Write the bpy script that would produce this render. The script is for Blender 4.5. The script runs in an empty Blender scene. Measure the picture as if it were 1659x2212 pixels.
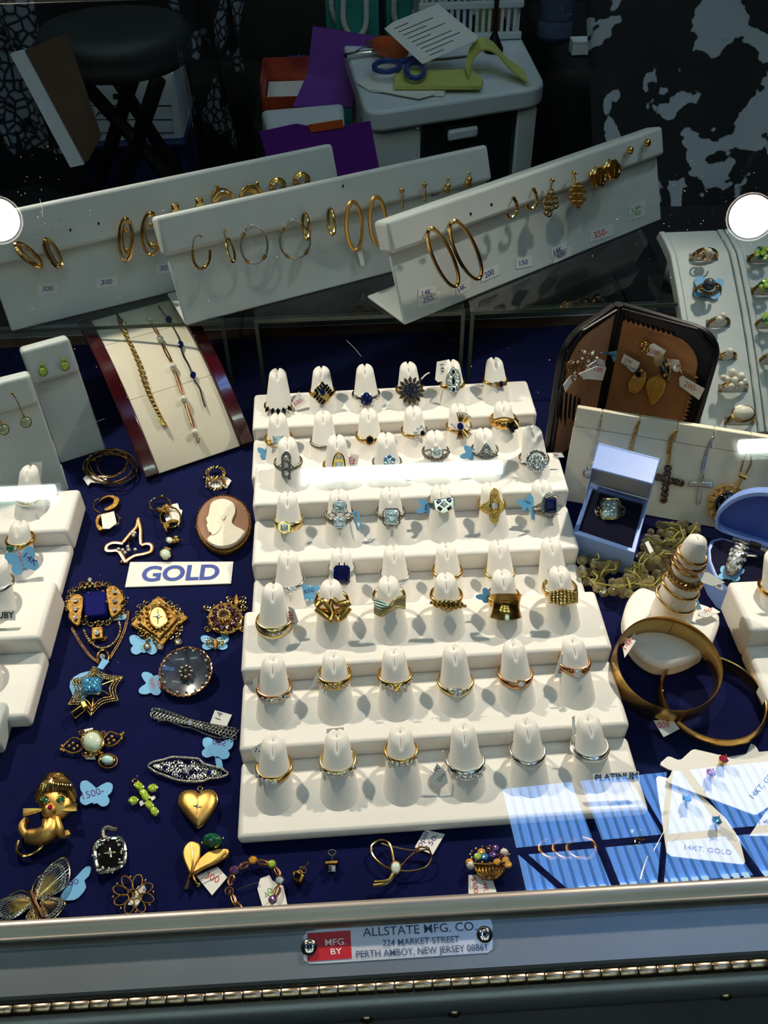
import bpy, math, random
from mathutils import Vector, Matrix
random.seed(7)
scene = bpy.context.scene
COL = scene.collection
# ------------------------------------------------------------------ camera
F, CX, CY = 1918.0, 829.5, 1106.0          # focal length and centre of the 1659 x 2212 frame
PITCH, YAW, ROLL, CAMH = math.radians(44.04), math.radians(2.255), math.radians(1.079), 0.4394
fw = Vector((math.sin(YAW)*math.cos(PITCH), math.cos(YAW)*math.cos(PITCH), -math.sin(PITCH)))
rt0 = Vector((math.cos(YAW), -math.sin(YAW), 0)); up0 = rt0.cross(fw)
rt = math.cos(ROLL)*rt0 - math.sin(ROLL)*up0; up = math.sin(ROLL)*rt0 + math.cos(ROLL)*up0
CAM = Vector((0, 0, CAMH))
cd = bpy.data.cameras.new('camera'); co = bpy.data.objects.new('camera', cd); COL.objects.link(co)
co.matrix_world = Matrix(((rt.x, up.x, -fw.x, 0), (rt.y, up.y, -fw.y, 0), (rt.z, up.z, -fw.z, CAMH), (0, 0, 0, 1)))
cd.sensor_fit = 'VERTICAL'; cd.sensor_height = 36.0; cd.lens = 36.0*F/2212.0
cd.clip_start = 0.01; cd.clip_end = 50
scene.camera = co
# ------------------------------------------------------------------ world, exposure
w = bpy.data.worlds.new('World'); scene.world = w; w.use_nodes = True
w.node_tree.nodes['Background'].inputs[0].default_value = (0.5, 0.62, 0.68, 1)
w.node_tree.nodes['Background'].inputs[1].default_value = 0.05
vs = scene.view_settings
vs.view_transform = 'Standard'; vs.look = 'None'; vs.exposure = -0.14; vs.gamma = 1.0; vs.use_curve_mapping = False
LAMP_W, TUBE_E, AISLE_FILL_E, SKY_E, DISC_E = 32.0, 22.0, 10.0, 1.05, 120.0
# ------------------------------------------------------------------ materials
def sc(v):
    v /= 255.0
    return v/12.92 if v <= 0.04045 else ((v+0.055)/1.055)**2.4
def C(r, g, b): return (sc(r), sc(g), sc(b), 1)
MATS = {}
def mat(name, col, rough=0.5, metal=0.0, var=0.0, vscale=60, bump=0.0, bscale=400, spec=0.5, sheen=0.0, trans=0.0, ior=1.5, coat=0.0, emit=0.0, alpha=1.0, var2=None, facet=0.0):
    m = bpy.data.materials.new(name); m.use_nodes = True; nt = m.node_tree
    b = nt.nodes['Principled BSDF']
    b.inputs['Base Color'].default_value = col; b.inputs['Roughness'].default_value = rough
    b.inputs['Metallic'].default_value = metal; b.inputs['Specular IOR Level'].default_value = spec
    b.inputs['Sheen Weight'].default_value = sheen; b.inputs['Transmission Weight'].default_value = trans
    b.inputs['IOR'].default_value = ior; b.inputs['Coat Weight'].default_value = coat; b.inputs['Alpha'].default_value = alpha
    if emit:
        b.inputs['Emission Color'].default_value = col; b.inputs['Emission Strength'].default_value = emit
    tc = nt.nodes.new('ShaderNodeNewGeometry')
    if var or var2:
        n = nt.nodes.new('ShaderNodeTexNoise'); n.inputs['Scale'].default_value = vscale; n.inputs['Detail'].default_value = 4
        nt.links.new(tc.outputs['Position'], n.inputs['Vector'])
        r = nt.nodes.new('ShaderNodeValToRGB')
        c2 = var2 or tuple(max(0, c*(1-var)) for c in col[:3])+(1,)
        r.color_ramp.elements[0].position = 0.35; r.color_ramp.elements[1].position = 0.65
        r.color_ramp.elements[0].color = c2; r.color_ramp.elements[1].color = col
        nt.links.new(n.outputs['Fac'], r.inputs['Fac']); nt.links.new(r.outputs['Color'], b.inputs['Base Color'])
    if bump:
        n2 = nt.nodes.new('ShaderNodeTexNoise'); n2.inputs['Scale'].default_value = bscale; n2.inputs['Detail'].default_value = 2
        nt.links.new(tc.outputs['Position'], n2.inputs['Vector'])
        bp = nt.nodes.new('ShaderNodeBump'); bp.inputs['Strength'].default_value = bump; bp.inputs['Distance'].default_value = 0.0004
        nt.links.new(n2.outputs['Fac'], bp.inputs['Height']); nt.links.new(bp.outputs['Normal'], b.inputs['Normal'])
    if facet:
        vo = nt.nodes.new('ShaderNodeTexVoronoi'); vo.inputs['Scale'].default_value = facet; nt.links.new(tc.outputs['Position'], vo.inputs['Vector'])
        bp = nt.nodes.new('ShaderNodeBump'); bp.inputs['Strength'].default_value = 1.0; bp.inputs['Distance'].default_value = 0.28/facet
        nt.links.new(vo.outputs['Distance'], bp.inputs['Height']); nt.links.new(bp.outputs['Normal'], b.inputs['Normal'])
    MATS[name] = m
    return m
def glassmat(name, tint, ior):
    m = bpy.data.materials.new(name); m.use_nodes = True; nt = m.node_tree; N = nt.nodes
    for n in list(N): N.remove(n)
    out = N.new('ShaderNodeOutputMaterial'); mx = N.new('ShaderNodeMixShader'); tr = N.new('ShaderNodeBsdfTransparent'); gl = N.new('ShaderNodeBsdfGlossy')
    fr = N.new('ShaderNodeFresnel'); fr.inputs['IOR'].default_value = ior
    ge = N.new('ShaderNodeNewGeometry'); inv = N.new('ShaderNodeMath'); inv.operation = 'SUBTRACT'; inv.inputs[0].default_value = 1.0
    mu = N.new('ShaderNodeMath'); mu.operation = 'MULTIPLY'
    nt.links.new(ge.outputs['Backfacing'], inv.inputs[1]); nt.links.new(fr.outputs[0], mu.inputs[0]); nt.links.new(inv.outputs[0], mu.inputs[1])
    tr.inputs[0].default_value = tint; gl.inputs['Roughness'].default_value = 0.0; gl.inputs[0].default_value = (1, 1, 1, 1)
    nt.links.new(mu.outputs[0], mx.inputs[0]); nt.links.new(tr.outputs[0], mx.inputs[1]); nt.links.new(gl.outputs[0], mx.inputs[2]); nt.links.new(mx.outputs[0], out.inputs[0])
    MATS[name] = m
GOLD = C(226, 180, 100)
mat('gold', GOLD, 0.17, 1.0, var=0.15, vscale=300)
mat('gold_satin', C(226, 180, 100), 0.36, 1.0, var=0.1, vscale=300, bump=0.3, bscale=3000)
mat('gold_bangle', C(228, 184, 104), 0.25, 1.0, var=0.2, vscale=120, bump=0.15, bscale=900)
mat('gold_pale', C(228, 202, 142), 0.2, 1.0, var=0.12, vscale=300)
mat('gold_rose', C(222, 166, 118), 0.22, 1.0, var=0.2, vscale=300)
mat('gold_antique', C(164, 126, 66), 0.32, 1.0, var=0.6, vscale=600, bump=0.7, bscale=2500)
mat('silver', C(222, 220, 214), 0.16, 1.0, var=0.12, vscale=300)
mat('silver_dark', C(165, 160, 150), 0.28, 1.0, var=0.6, vscale=900, bump=0.5, bscale=3000)
mat('diamond', C(238, 240, 244), 0.04, 0.7, var=0.3, vscale=1800, facet=1500, spec=1.0, ior=2.2)
def gem(name, r, g, b, **k): mat(name, C(r, g, b), 0.06, 0.0, var=0.3, vscale=650, spec=0.7, ior=1.75, facet=700, **k)
mat('sapphire', C(13, 20, 80), 0.06, 0.0, var=0.3, vscale=650, spec=0.5, ior=1.6); mat('dark_stone', C(11, 11, 20), 0.06, 0.0, var=0.3, vscale=650, spec=0.5, ior=1.6); gem('garnet', 52, 7, 11); gem('emerald', 12, 95, 55); gem('ruby', 165, 14, 60)
gem('peridot', 165, 200, 52); gem('amethyst', 90, 45, 120); gem('citrine', 222, 160, 50); mat('topaz', C(60, 150, 205), 0.05, 0.4, var=0.2, vscale=420, spec=1.0, ior=1.8, facet=480); mat('aqua', C(196, 222, 230), 0.05, 0.4, var=0.12, vscale=420, spec=1.0, ior=1.8, facet=520); gem('malachite', 10, 95, 62)
mat('lapis', C(12, 18, 100), 0.65, var=0.3, vscale=200, spec=0.05)
mat('opal', C(225, 220, 205), 0.12, var2=C(190, 225, 200), vscale=350, coat=0.8)
mat('opal_blue', C(150, 205, 205), 0.12, var2=C(190, 225, 215), vscale=350, coat=0.8)
mat('pearl', C(225, 220, 205), 0.16, coat=0.7, var=0.1, vscale=80)
mat('jade', C(150, 170, 140), 0.2, coat=0.5, var=0.1)
mat('onyx', C(10, 10, 12), 0.08, coat=0.6, var=0.2)
mat('bronze_dark', C(92, 74, 54), 0.35, 1.0, var=0.5, vscale=600)
mat('mother_of_pearl_grey', C(40, 44, 58), 0.25, var2=C(78, 82, 96), vscale=120, coat=0.6)
mat('cameo_white', C(235, 225, 205), 0.45, var=0.08, vscale=150)
mat('cameo_brown', C(150, 108, 82), 0.3, var=0.1, vscale=60, coat=0.3)
mat('leatherette', C(235, 230, 224), 0.5, var=0.03, vscale=40, bump=0.25, bscale=1800)
mat('leatherette_cool', C(192, 200, 200), 0.55, var=0.05, vscale=30, bump=0.2, bscale=1800)
mat('ivory_pad', C(228, 218, 196), 0.55, var=0.05, vscale=30, bump=0.2, bscale=1800)
mat('velvet_blue', C(11, 17, 66), 0.95, var=0.22, vscale=45, bump=0.5, bscale=2500, spec=0.05, sheen=0.08)
mat('velvet_navy', C(14, 14, 50), 0.95, var=0.3, vscale=200, bump=0.6, bscale=4000, spec=0.05, sheen=0.15)
mat('paper', C(238, 234, 228), 0.7, var=0.03, vscale=60)
mat('paper_blue', C(110, 178, 226), 0.6, var=0.05, vscale=60)
mat('sticker_white', C(206, 212, 214), 0.7, var=0.03, vscale=60)
mat('ink_purple', C(70, 40, 130), 0.6, var=0.1); mat('ink_red', C(205, 60, 60), 0.6, var=0.1); mat('ink_blue', C(28, 60, 158), 0.6, var=0.05)
mat('ink_black', C(35, 38, 46), 0.6, var=0.1); mat('ink_green', C(100, 180, 90), 0.6, var=0.1); mat('ink_navy', C(45, 72, 105), 0.6, var=0.05)
mat('aluminium', C(152, 150, 142), 0.45, 1.0, var=0.1, vscale=25, bump=0.1, bscale=300)
mat('aluminium_painted', C(130, 138, 140), 0.42, 0.7, var=0.1, vscale=25)
mat('steel', C(165, 150, 125), 0.28, 1.0, var=0.15, vscale=90)
mat('case_grey', C(120, 128, 140), 0.5, 0.3, var=0.15, vscale=12)
mat('red_print', C(178, 22, 34), 0.4, var=0.08)
mat('plate_silver', C(205, 210, 214), 0.35, 0.4, var=0.06)
mat('white_print', C(235, 235, 235), 0.5, var=0.02)
mat('mahogany', C(70, 10, 20), 0.14, var=0.4, vscale=25, coat=0.6)
mat('wood_strip', C(70, 45, 30), 0.6, var=0.3, vscale=60)
mat('black_leather', C(9, 8, 12), 0.4, spec=0.25, var=0.3, vscale=120, bump=0.3, bscale=900)
mat('tan_suede', C(172, 114, 66), 0.9, var=0.2, vscale=80, bump=0.3, bscale=2500, sheen=0.2)
mat('box_blue', C(126, 156, 222), 0.4, var=0.05)
mat('box_blue_inside', C(50, 85, 180), 0.35, var=0.08)
mat('satin_grey', C(190, 196, 196), 0.5, var=0.1)
mat('thread_gold', C(165, 158, 70), 0.6, var=0.3, vscale=800)
mat('crystal', C(250, 236, 180), 0.0, trans=0.86, ior=1.5, var=0.12, vscale=300)
glassmat('plastic_film', (0.93, 0.94, 0.95, 1), 1.5)
glassmat('glass', (0.93, 0.955, 0.945, 1), 1.62)
glassmat('thin_glass', (0.95, 0.97, 0.965, 1), 1.1)
glassmat('acrylic', (0.93, 0.95, 0.95, 1), 1.5)
mat('acrylic_edge', C(90, 112, 98), 0.3, trans=0.7, var=0.1, vscale=30)
# ------------------------------------------------------------------ geometry helpers
def ray(px, py): return (fw + rt*((px-CX)/F) - up*((py-CY)/F)).normalized()
def P(px, py, z=0.0):
    d = ray(px, py); return CAM + d*((z-CAMH)/d.z)
def PY(px, py, y):
    d = ray(px, py); return CAM + d*(y/d.y)
def proj(p):
    d = Vector(p)-CAM; k = d.dot(fw); return (CX+F*d.dot(rt)/k, CY-F*d.dot(up)/k)
def S(p): return F/(Vector(p)-CAM).dot(fw)     # pixels per metre at a point
def cat(pts, n=5, closed=True):
    out = []; m = len(pts); pts = [Vector(p) for p in pts]
    rng = range(m if closed else m-1)
    for i in rng:
        a, b = pts[i], pts[(i+1) % m]
        z = pts[i-1] if (closed or i > 0) else a; c = pts[(i+2) % m] if (closed or i+2 < m) else b
        for k in range(n):
            t = k/n
            out.append(0.5*((2*a)+(b-z)*t+(2*z-5*a+4*b-c)*t*t+(3*a-z-3*b+c)*t**3))
    if not closed: out.append(pts[-1])
    return out
class MB:
    def __init__(s, M=None): s.v = []; s.f = []; s.M = M
    def add(s, v, f):
        o = len(s.v); s.v += [(s.M @ Vector(p)) if s.M else Vector(p) for p in v]; s.f += [tuple(i+o for i in q) for q in f]; return s
    def box(s, c, d, rz=0):
        c = Vector(c); R = Matrix.Rotation(rz, 3, 'Z'); v = []
        for z in (-.5, .5):
            for x, y in ((-.5, -.5), (.5, -.5), (.5, .5), (-.5, .5)): v.append(c+R@Vector((x*d[0], y*d[1], z*d[2])))
        return s.add(v, [(3, 2, 1, 0), (4, 5, 6, 7), (0, 1, 5, 4), (1, 2, 6, 5), (2, 3, 7, 6), (3, 0, 4, 7)])
    def hexa(s, q): return s.add(q, [(3, 2, 1, 0), (4, 5, 6, 7), (0, 1, 5, 4), (1, 2, 6, 5), (2, 3, 7, 6), (3, 0, 4, 7)])
    def loft(s, rings, cap=True, closed=False):
        n = len(rings[0]); v = [p for r in rings for p in r]; f = []
        m = len(rings)
        for i in range(m if closed else m-1):
            j = (i+1) % m
            for k in range(n): f.append((i*n+k, i*n+(k+1) % n, j*n+(k+1) % n, j*n+k))
        if cap and not closed: f += [tuple(range(n-1, -1, -1)), tuple((m-1)*n+k for k in range(n))]
        return s.add(v, f)
    def tube(s, pts, r, n=6, closed=False, flat=1.0, fn=None):
        pts = [Vector(p) for p in pts]; m = len(pts)
        if m < 2: return s
        rr = r if isinstance(r, (list, tuple)) else [r]*m; rings = []; nrm = None
        for i in range(m):
            a = pts[i-1] if (i > 0 or closed) else pts[i]; b = pts[(i+1) % m] if (i < m-1 or closed) else pts[i]
            t = (b-a)
            if t.length < 1e-9: t = Vector((1, 0, 0))
            t.normalize()
            if nrm is None:
                nrm = fn.copy() if fn else (Vector((0, 0, 1)) if abs(t.z) < .9 else Vector((0, 1, 0)))
            if fn: nrm = fn.copy()
            nrm = nrm-t*nrm.dot(t)
            if nrm.length < 1e-6: nrm = t.orthogonal()
            nrm.normalize(); bi = t.cross(nrm)
            rings.append([pts[i]+(nrm*math.cos(2*math.pi*k/n)*flat+bi*math.sin(2*math.pi*k/n))*rr[i] for k in range(n)])
        return s.loft(rings, True, closed)
    def sph(s, c, r, nu=10, nv=6, ax=None):
        c = Vector(c); A = ax or (Vector((r, 0, 0)), Vector((0, r, 0)), Vector((0, 0, r))); rings = []
        for j in range(1, nv):
            a = -math.pi/2+math.pi*j/nv; rings.append([c+(A[0]*math.cos(2*math.pi*k/nu)+A[1]*math.sin(2*math.pi*k/nu))*math.cos(a)+A[2]*math.sin(a) for k in range(nu)])
        v = [p for q in rings for p in q]+[c-A[2], c+A[2]]; f = []; n = nu; L = len(v)
        for i in range(nv-2):
            for k in range(n): f.append((i*n+k, i*n+(k+1) % n, (i+1)*n+(k+1) % n, (i+1)*n+k))
        for k in range(n): f.append((L-2, (k+1) % n, k)); f.append((L-1, (nv-2)*n+k, (nv-2)*n+(k+1) % n))
        return s.add(v, f)
    def cyl(s, a, b, r0, r1=None, n=14): return s.tube([a, b], [r0, r0 if r1 is None else r1], n)
    def lathe(s, c, prof, n=24, A=None):
        c = Vector(c); A = A or (Vector((1, 0, 0)), Vector((0, 1, 0)), Vector((0, 0, 1)))
        return s.loft([[c+(A[0]*math.cos(2*math.pi*k/n)+A[1]*math.sin(2*math.pi*k/n))*max(r, 1e-6)+A[2]*z for k in range(n)] for r, z in prof])
    def prism(s, top, d):
        n = len(top); d = Vector(d); v = [Vector(p) for p in top]+[Vector(p)+d for p in top]
        return s.add(v, [tuple(range(n)), tuple(range(2*n-1, n-1, -1))]+[(i, n+i, n+(i+1) % n, (i+1) % n) for i in range(n)])
    def gem(s, c, ux, uy, n, sh='o', h=None):
        c = Vector(c); m = min(ux.length, uy.length); h = h or m*0.9
        if sh == 'o': o = [(math.cos(2*math.pi*k/12), math.sin(2*math.pi*k/12)) for k in range(12)]
        elif sh == 'r': o = [(.72, 1), (1, .72), (1, -.72), (.72, -1), (-.72, -1), (-1, -.72), (-1, .72), (-.72, 1)]
        elif sh == 's': o = [(.92, 1), (1, .92), (1, -.92), (.92, -1), (-.92, -1), (-1, -.92), (-1, .92), (-.92, 1)]
        elif sh == 'd': o = [(1, 0), (0, 1), (-1, 0), (0, -1)]
        elif sh == 't': o = [(0, 1), (-.95, -.7), (.95, -.7)]
        else: o = [(0, 1), (-.55, .55), (-.8, 0), (-.55, -.55), (0, -1), (.55, -.55), (.8, 0), (.55, .55)]
        lv = [(.35, -h*.6), (1, 0), (.96, h*.12), (.78, h*.32), (.5, h*.42)]
        return s.loft([[c+(ux*x+uy*y)*k+n*z for x, y in o] for k, z in lv])
    def build(s, name, m, parent=None, smooth=35, bevel=0.0, seg=2, kind=None, label=None, subsurf=0):
        me = bpy.data.meshes.new(name); off = rootloc(parent)
        me.from_pydata([tuple(p-off) for p in s.v], [], s.f); me.validate()
        import bmesh
        bm = bmesh.new(); bm.from_mesh(me); bmesh.ops.recalc_face_normals(bm, faces=bm.faces); bm.to_mesh(me); bm.free()
        if smooth:
            for p in me.polygons: p.use_smooth = True
            me.set_sharp_from_angle(angle=math.radians(smooth))
        me.materials.append(MATS[m] if isinstance(m, str) else m)
        o = bpy.data.objects.new(name, me); COL.objects.link(o)
        if parent: o.parent = parent
        if bevel:
            b = o.modifiers.new('bevel', 'BEVEL'); b.width = bevel; b.segments = seg; b.limit_method = 'ANGLE'; b.angle_limit = math.radians(40)
        if subsurf:
            b = o.modifiers.new('sub', 'SUBSURF'); b.levels = subsurf; b.render_levels = subsurf
        if kind: o['kind'] = kind
        if label: o['label'] = label
        return o
def rootloc(o):
    v = Vector((0, 0, 0))
    while o: v += o.location; o = o.parent
    return v
def thing(name, label, catg, loc=(0, 0, 0), group=None):
    o = bpy.data.objects.new(name, None); COL.objects.link(o); o.location = loc; o.empty_display_size = 0.01
    return tag(o, label, catg, group)
def tag(o, label, catg, group=None):
    o['label'] = label; o['category'] = catg
    if group: o['group'] = group
    return o
def struct(o): o['kind'] = 'structure'; return o
# a surface in the scene: a plane on which pixels of the photograph are laid out
class Surf:
    def __init__(s, p, n): s.p = Vector(p); s.n = Vector(n).normalized()
    def at(s, px, py, w=0.0):
        d = ray(px, py); p = s.p+s.n*w; return CAM + d*((p-CAM).dot(s.n)/d.dot(s.n))
VEL = Surf((0, 0, 0), (0, 0, 1))
TEXTQ = []
def text(body, surf, a, b, h, m, parent, w=0.0002, shear=0.0, bold=0.0, name='writing'):
    TEXTQ.append((body, surf, a, b, h, m, parent, w, shear, bold, name))
class D:
    """draws small parts on a surface in photo pixels relative to (cx, cy)"""
    def __init__(s, parent, surf, cx=0, cy=0, w=0.0): s.pa = parent; s.s = surf; s.cx = cx; s.cy = cy; s.w = w; s.g_ = {}
    def at(s, x, y, w=0.0): return s.s.at(x+s.cx, y+s.cy, s.w+w)
    def mb(s, key): return s.g_.setdefault(key, MB())
    def stone(s, m, x, y, rx, ry=None, sh='o', rot=0, w=0.001, name='stone', h=None, cab=False, label=None):
        ry = ry or rx; c = s.at(x, y, w); k = math.radians(rot)
        ux = s.at(x+rx*math.cos(k), y+rx*math.sin(k), w)-c; uy = s.at(x+ry*math.sin(k), y-ry*math.cos(k), w)-c
        big = max(rx, ry) >= 5
        t = MB() if big else s.mb((m, 'small_stones'))
        if cab: t.sph(c, 1, 18, 10, (ux, uy, s.s.n*(h or min(ux.length, uy.length)*.6)))
        else: t.gem(c, ux, uy, s.s.n, sh, h)
        if big: return t.build(name, m, s.pa, smooth=35 if cab else 0, label=label)
    def bead(s, m, x, y, r, w=None, name='beading', sep=False):
        c = s.at(x, y, 0); R = r/S(c); w = R*.6 if w is None else w; c = s.at(x, y, w)
        t = MB() if sep else s.mb((m, name)); t.sph(c, R, 8, 6)
        if sep: return t.build(name, m, s.pa)
    def plate(s, m, pts, w1=0.002, w0=0.0003, sm=0, name='plate', bevel=0.0, key=None, closed=True, label=None):
        q = [s.at(x, y, w1) for x, y in pts]
        if sm: q = cat(q, sm)
        t = MB(); t.prism(q, -s.s.n*(w1-w0)); return t.build(name, m, s.pa, bevel=bevel, label=label)
    def wire(s, m, pts, r, closed=False, w=0.001, sm=4, name='wire', n=6, flat=1.0, sep=False):
        q = [s.at(p[0], p[1], w if len(p) < 3 else p[2]) for p in pts]; R = r/S(q[0])
        if sm: q = cat(q, sm, closed)
        t = MB() if sep else s.mb((m, name)); t.tube(q, R, n, closed, flat, s.s.n if flat != 1 else None)
        if sep: return t.build(name, m, s.pa)
    def oval(s, m, x, y, rx, ry, r, w=0.001, rot=0, n=24, name='wire', a0=0, a1=360, flat=1.0, sep=False, wv=0.0):
        k = math.radians(rot); pts = []; full = a1-a0 >= 360
        for i in range(n if full else n+1):
            a = math.radians(a0+(a1-a0)*i/n); u, v = rx*math.cos(a), ry*math.sin(a)
            pts.append((x+u*math.cos(k)-v*math.sin(k), y+u*math.sin(k)+v*math.cos(k), w+wv*math.sin(a)))
        return s.wire(m, pts, r, full, w, 0, name, 6, flat, sep)
    def end(s):
        for (m, nm), t in s.g_.items():
            if t.v: t.build(nm, m, s.pa, kind='stuff' if nm in ('small_stones', 'beading') else None)
        s.g_ = {}
def ptag(parent, pts, m='paper', surf=None, w=0.004, words=(), name='price_tag', sm=0, w0=None):
    """a paper tag with its writing; words = (text, p0, p1, height, ink)"""
    surf = surf or VEL
    d = D(parent, surf); o = d.plate(m, pts, w, w-0.0004 if w0 is None else w0, sm or (3 if len(pts) == 22 else 0), name)
    for (t, a, b, h, ink) in words: text(t, surf, a, b, h, ink, o, w+0.0001)
    return o
def butterfly(cx, cy, r, rot=0, sy=0.85):
    o = [(0, -.5), (.28, -.75), (.62, -.98), (.92, -.88), (.98, -.55), (.9, -.2), (.74, .02), (.88, .3), (.82, .68), (.5, .86), (.16, .64), (0, .72), (-.16, .64), (-.5, .86), (-.82, .68), (-.88, .3), (-.74, .02), (-.9, -.2), (-.98, -.55), (-.92, -.88), (-.62, -.98), (-.28, -.75)]
    k = math.radians(rot)
    return [(cx+r*(x*math.cos(k)-y*math.sin(k)), cy+r*sy*(x*math.sin(k)+y*math.cos(k))) for x, y in o]
# ------------------------------------------------------------------ the room
FZ = -0.82
def slab(name, c, d, m): return struct(MB().box(c, d).build(name, m, bevel=0))
mat('carpet_dark', C(26, 26, 28), 0.95, var=0.3, vscale=30); mat('wall_dark', C(34, 36, 38), 0.9, var=0.3, vscale=6); mat('ceiling_dark', C(38, 40, 44), 0.9, var=0.2, vscale=4)
slab('floor', (0, 0, FZ-.05), (10, 12, .1), 'carpet_dark')
slab('wall_back', (0, 5.5, 1.9), (10, .1, 5.6), 'wall_dark')
slab('wall_left', (-5, 0, 1.9), (.1, 12, 5.6), 'wall_dark'); slab('wall_right', (5, 0, 1.9), (.1, 12, 5.6), 'wall_dark')
slab('wall_front', (0, -6, 1.9), (10, .1, 5.6), 'wall_dark')
CZ = 4.7
slab('ceiling', (0, 0, CZ+.05), (10, 12, .1), 'ceiling_dark')
# glass pane geometry (a slanted top): z = GZ(y)
GA = math.atan(.14/.67)
def GZ(y): return .12+(y-.13)*.14/.67
GN = Vector((0, -math.sin(GA), math.cos(GA))); GP = Vector((0, .13, .12))
def mirror_at(px, py, z):
    d = ray(px, py); h = CAM+d*((GP-CAM).dot(GN)/d.dot(GN)); r = d-GN*(2*d.dot(GN)); return h+r*((z-h.z)/r.z), h, r
# fluorescent fittings hanging from the ceiling; the glass mirrors one row, the aisle rows are added fill
mat('tube_light', (0.86, 1.0, 0.93, 1), 0.5, emit=TUBE_E, var=0.01); mat('aisle_fill_tube', (0.86, 1.0, 0.93, 1), 0.5, emit=AISLE_FILL_E, var=0.01); mat('fitting_white', C(200, 205, 200), 0.6, var=0.05)
TZ = 4.4
def fitting(x0, x1, y, label, tubes=1):
    t = thing('ceiling_light', label, 'light', ((x0+x1)/2, y, TZ), 'fluorescent fittings of the hall')
    MB().box(((x0+x1)/2, y, TZ+.09), (x1-x0+.06, .16, .07)).build('housing', 'fitting_white', t, bevel=.01)
    for s in (-1, 1): MB().cyl(((x0+x1)/2+s*.4*(x1-x0), y, TZ+.12), ((x0+x1)/2+s*.4*(x1-x0), y, CZ), .008).build('hanger', 'fitting_white', t)
    for k in range(tubes): MB().cyl((x0, y+(k-(tubes-1)/2)*.1, TZ+.02), (x1, y+(k-(tubes-1)/2)*.1, TZ+.02), .042, n=12).build('tube', 'tube_light' if tubes == 1 else 'aisle_fill_tube', t)
a, _, _ = mirror_at(650, 1022, TZ); b, _, _ = mirror_at(1085, 1008, TZ); ty = (a.y+b.y)/2
c, _, _ = mirror_at(115, 1062, TZ); d, _, _ = mirror_at(1600, 955, TZ); Ltube = b.x-a.x
fitting(a.x, b.x, ty, 'fluorescent fitting mirrored in the middle of the glass top')
fitting(c.x-Ltube, c.x, ty-.03, 'fluorescent fitting mirrored at the left edge of the glass top')
fitting(d.x, d.x+Ltube, ty+.06, 'fluorescent fitting mirrored at the right edge of the glass top')
for j, y in enumerate((-1.3, -2.7, -4.2)):  # unseen rows behind the camera, added to brighten the faces of the earring stands
    for i, x in enumerate((-2.8, -.6, 1.6)):
        fitting(x, x+1.25, y, 'added unseen twin tube fill light over the aisle, %s row, %s' % (('nearest', 'middle', 'farthest')[j], ('left', 'centre', 'right')[i]), 2)
# corrugated skylight whose blue daylight the glass mirrors at the lower right
SZ = 4.6
sky = struct(bpy.data.objects.new('window_1', None)); COL.objects.link(sky); sky.location = (1.5, .3, SZ)
mat('sky_panel', (0.13, 0.36, 0.86, 1), 0.5, emit=7.5*SKY_E, var2=(0.2, 0.5, 1.0, 1), vscale=1.2); mat('sky_panel_pale', (0.2, 0.45, 0.9, 1), 0.5, emit=10.0*SKY_E, var2=(0.3, 0.6, 1.0, 1), vscale=1.2)
mat('sky_bright', (0.6, 0.85, 1, 1), 0.5, emit=14*SKY_E, var=.05); mat('bar_dark', C(20, 22, 26), 0.7, var=.2)
q = [mirror_at(x, y, SZ)[0] for x, y in ((1085, 1700), (1659, 1640), (1800, 1880), (1140, 1935))]
def qmix(u, v): return (q[0]*(1-u)+q[1]*u)*(1-v)+(q[3]*(1-u)+q[2]*u)*v
NS = 30
for i in range(NS):
    for j in range(2):
        v0, v1 = ((0.02, .575), (.635, .985))[j]
        for part, (u0, u1) in enumerate(((0, .62), (.62, .96))):
            ua, ub = (i+u0)/NS, (i+u1)/NS
            pts = [qmix(ua, v0), qmix(ub, v0), qmix(ub, v1), qmix(ua, v1)]
            dz = Vector((0, 0, -.012 if part else 0))
            MB().prism([p+dz for p in pts], (0, 0, .012)).build('roof_slat', 'sky_panel' if part else 'sky_panel_pale', sky, smooth=0)
    if i % 7 != 4:
        pts = [qmix((i+.1)/NS, .955), qmix((i+.66)/NS, .955), qmix((i+.66)/NS, 1.03), qmix((i+.1)/NS, 1.03)]
        MB().prism([p+Vector((0, 0, -.02)) for p in pts], (0, 0, .01)).build('roof_light', 'sky_bright', sky, smooth=0)
def roofbar(u0, v0, u1, v1, wd=.05, z=-.06): MB().tube([qmix(u0, v0)+Vector((0, 0, z)), qmix(u1, v1)+Vector((0, 0, z))], wd, 4).build('roof_bar', 'bar_dark', sky, smooth=0)
roofbar(.26, -.02, .27, .6, .022); roofbar(.27, .6, .28, 1.0, .022); roofbar(.66, -.02, .74, 1.0, .022); roofbar(.0, .6, .12, 1.0, .016); roofbar(.42, 1.0, .62, -.02, .016); roofbar(.46, .0, .5, .6, .012); roofbar(-.05, .605, 1.05, .605, .018)
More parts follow.
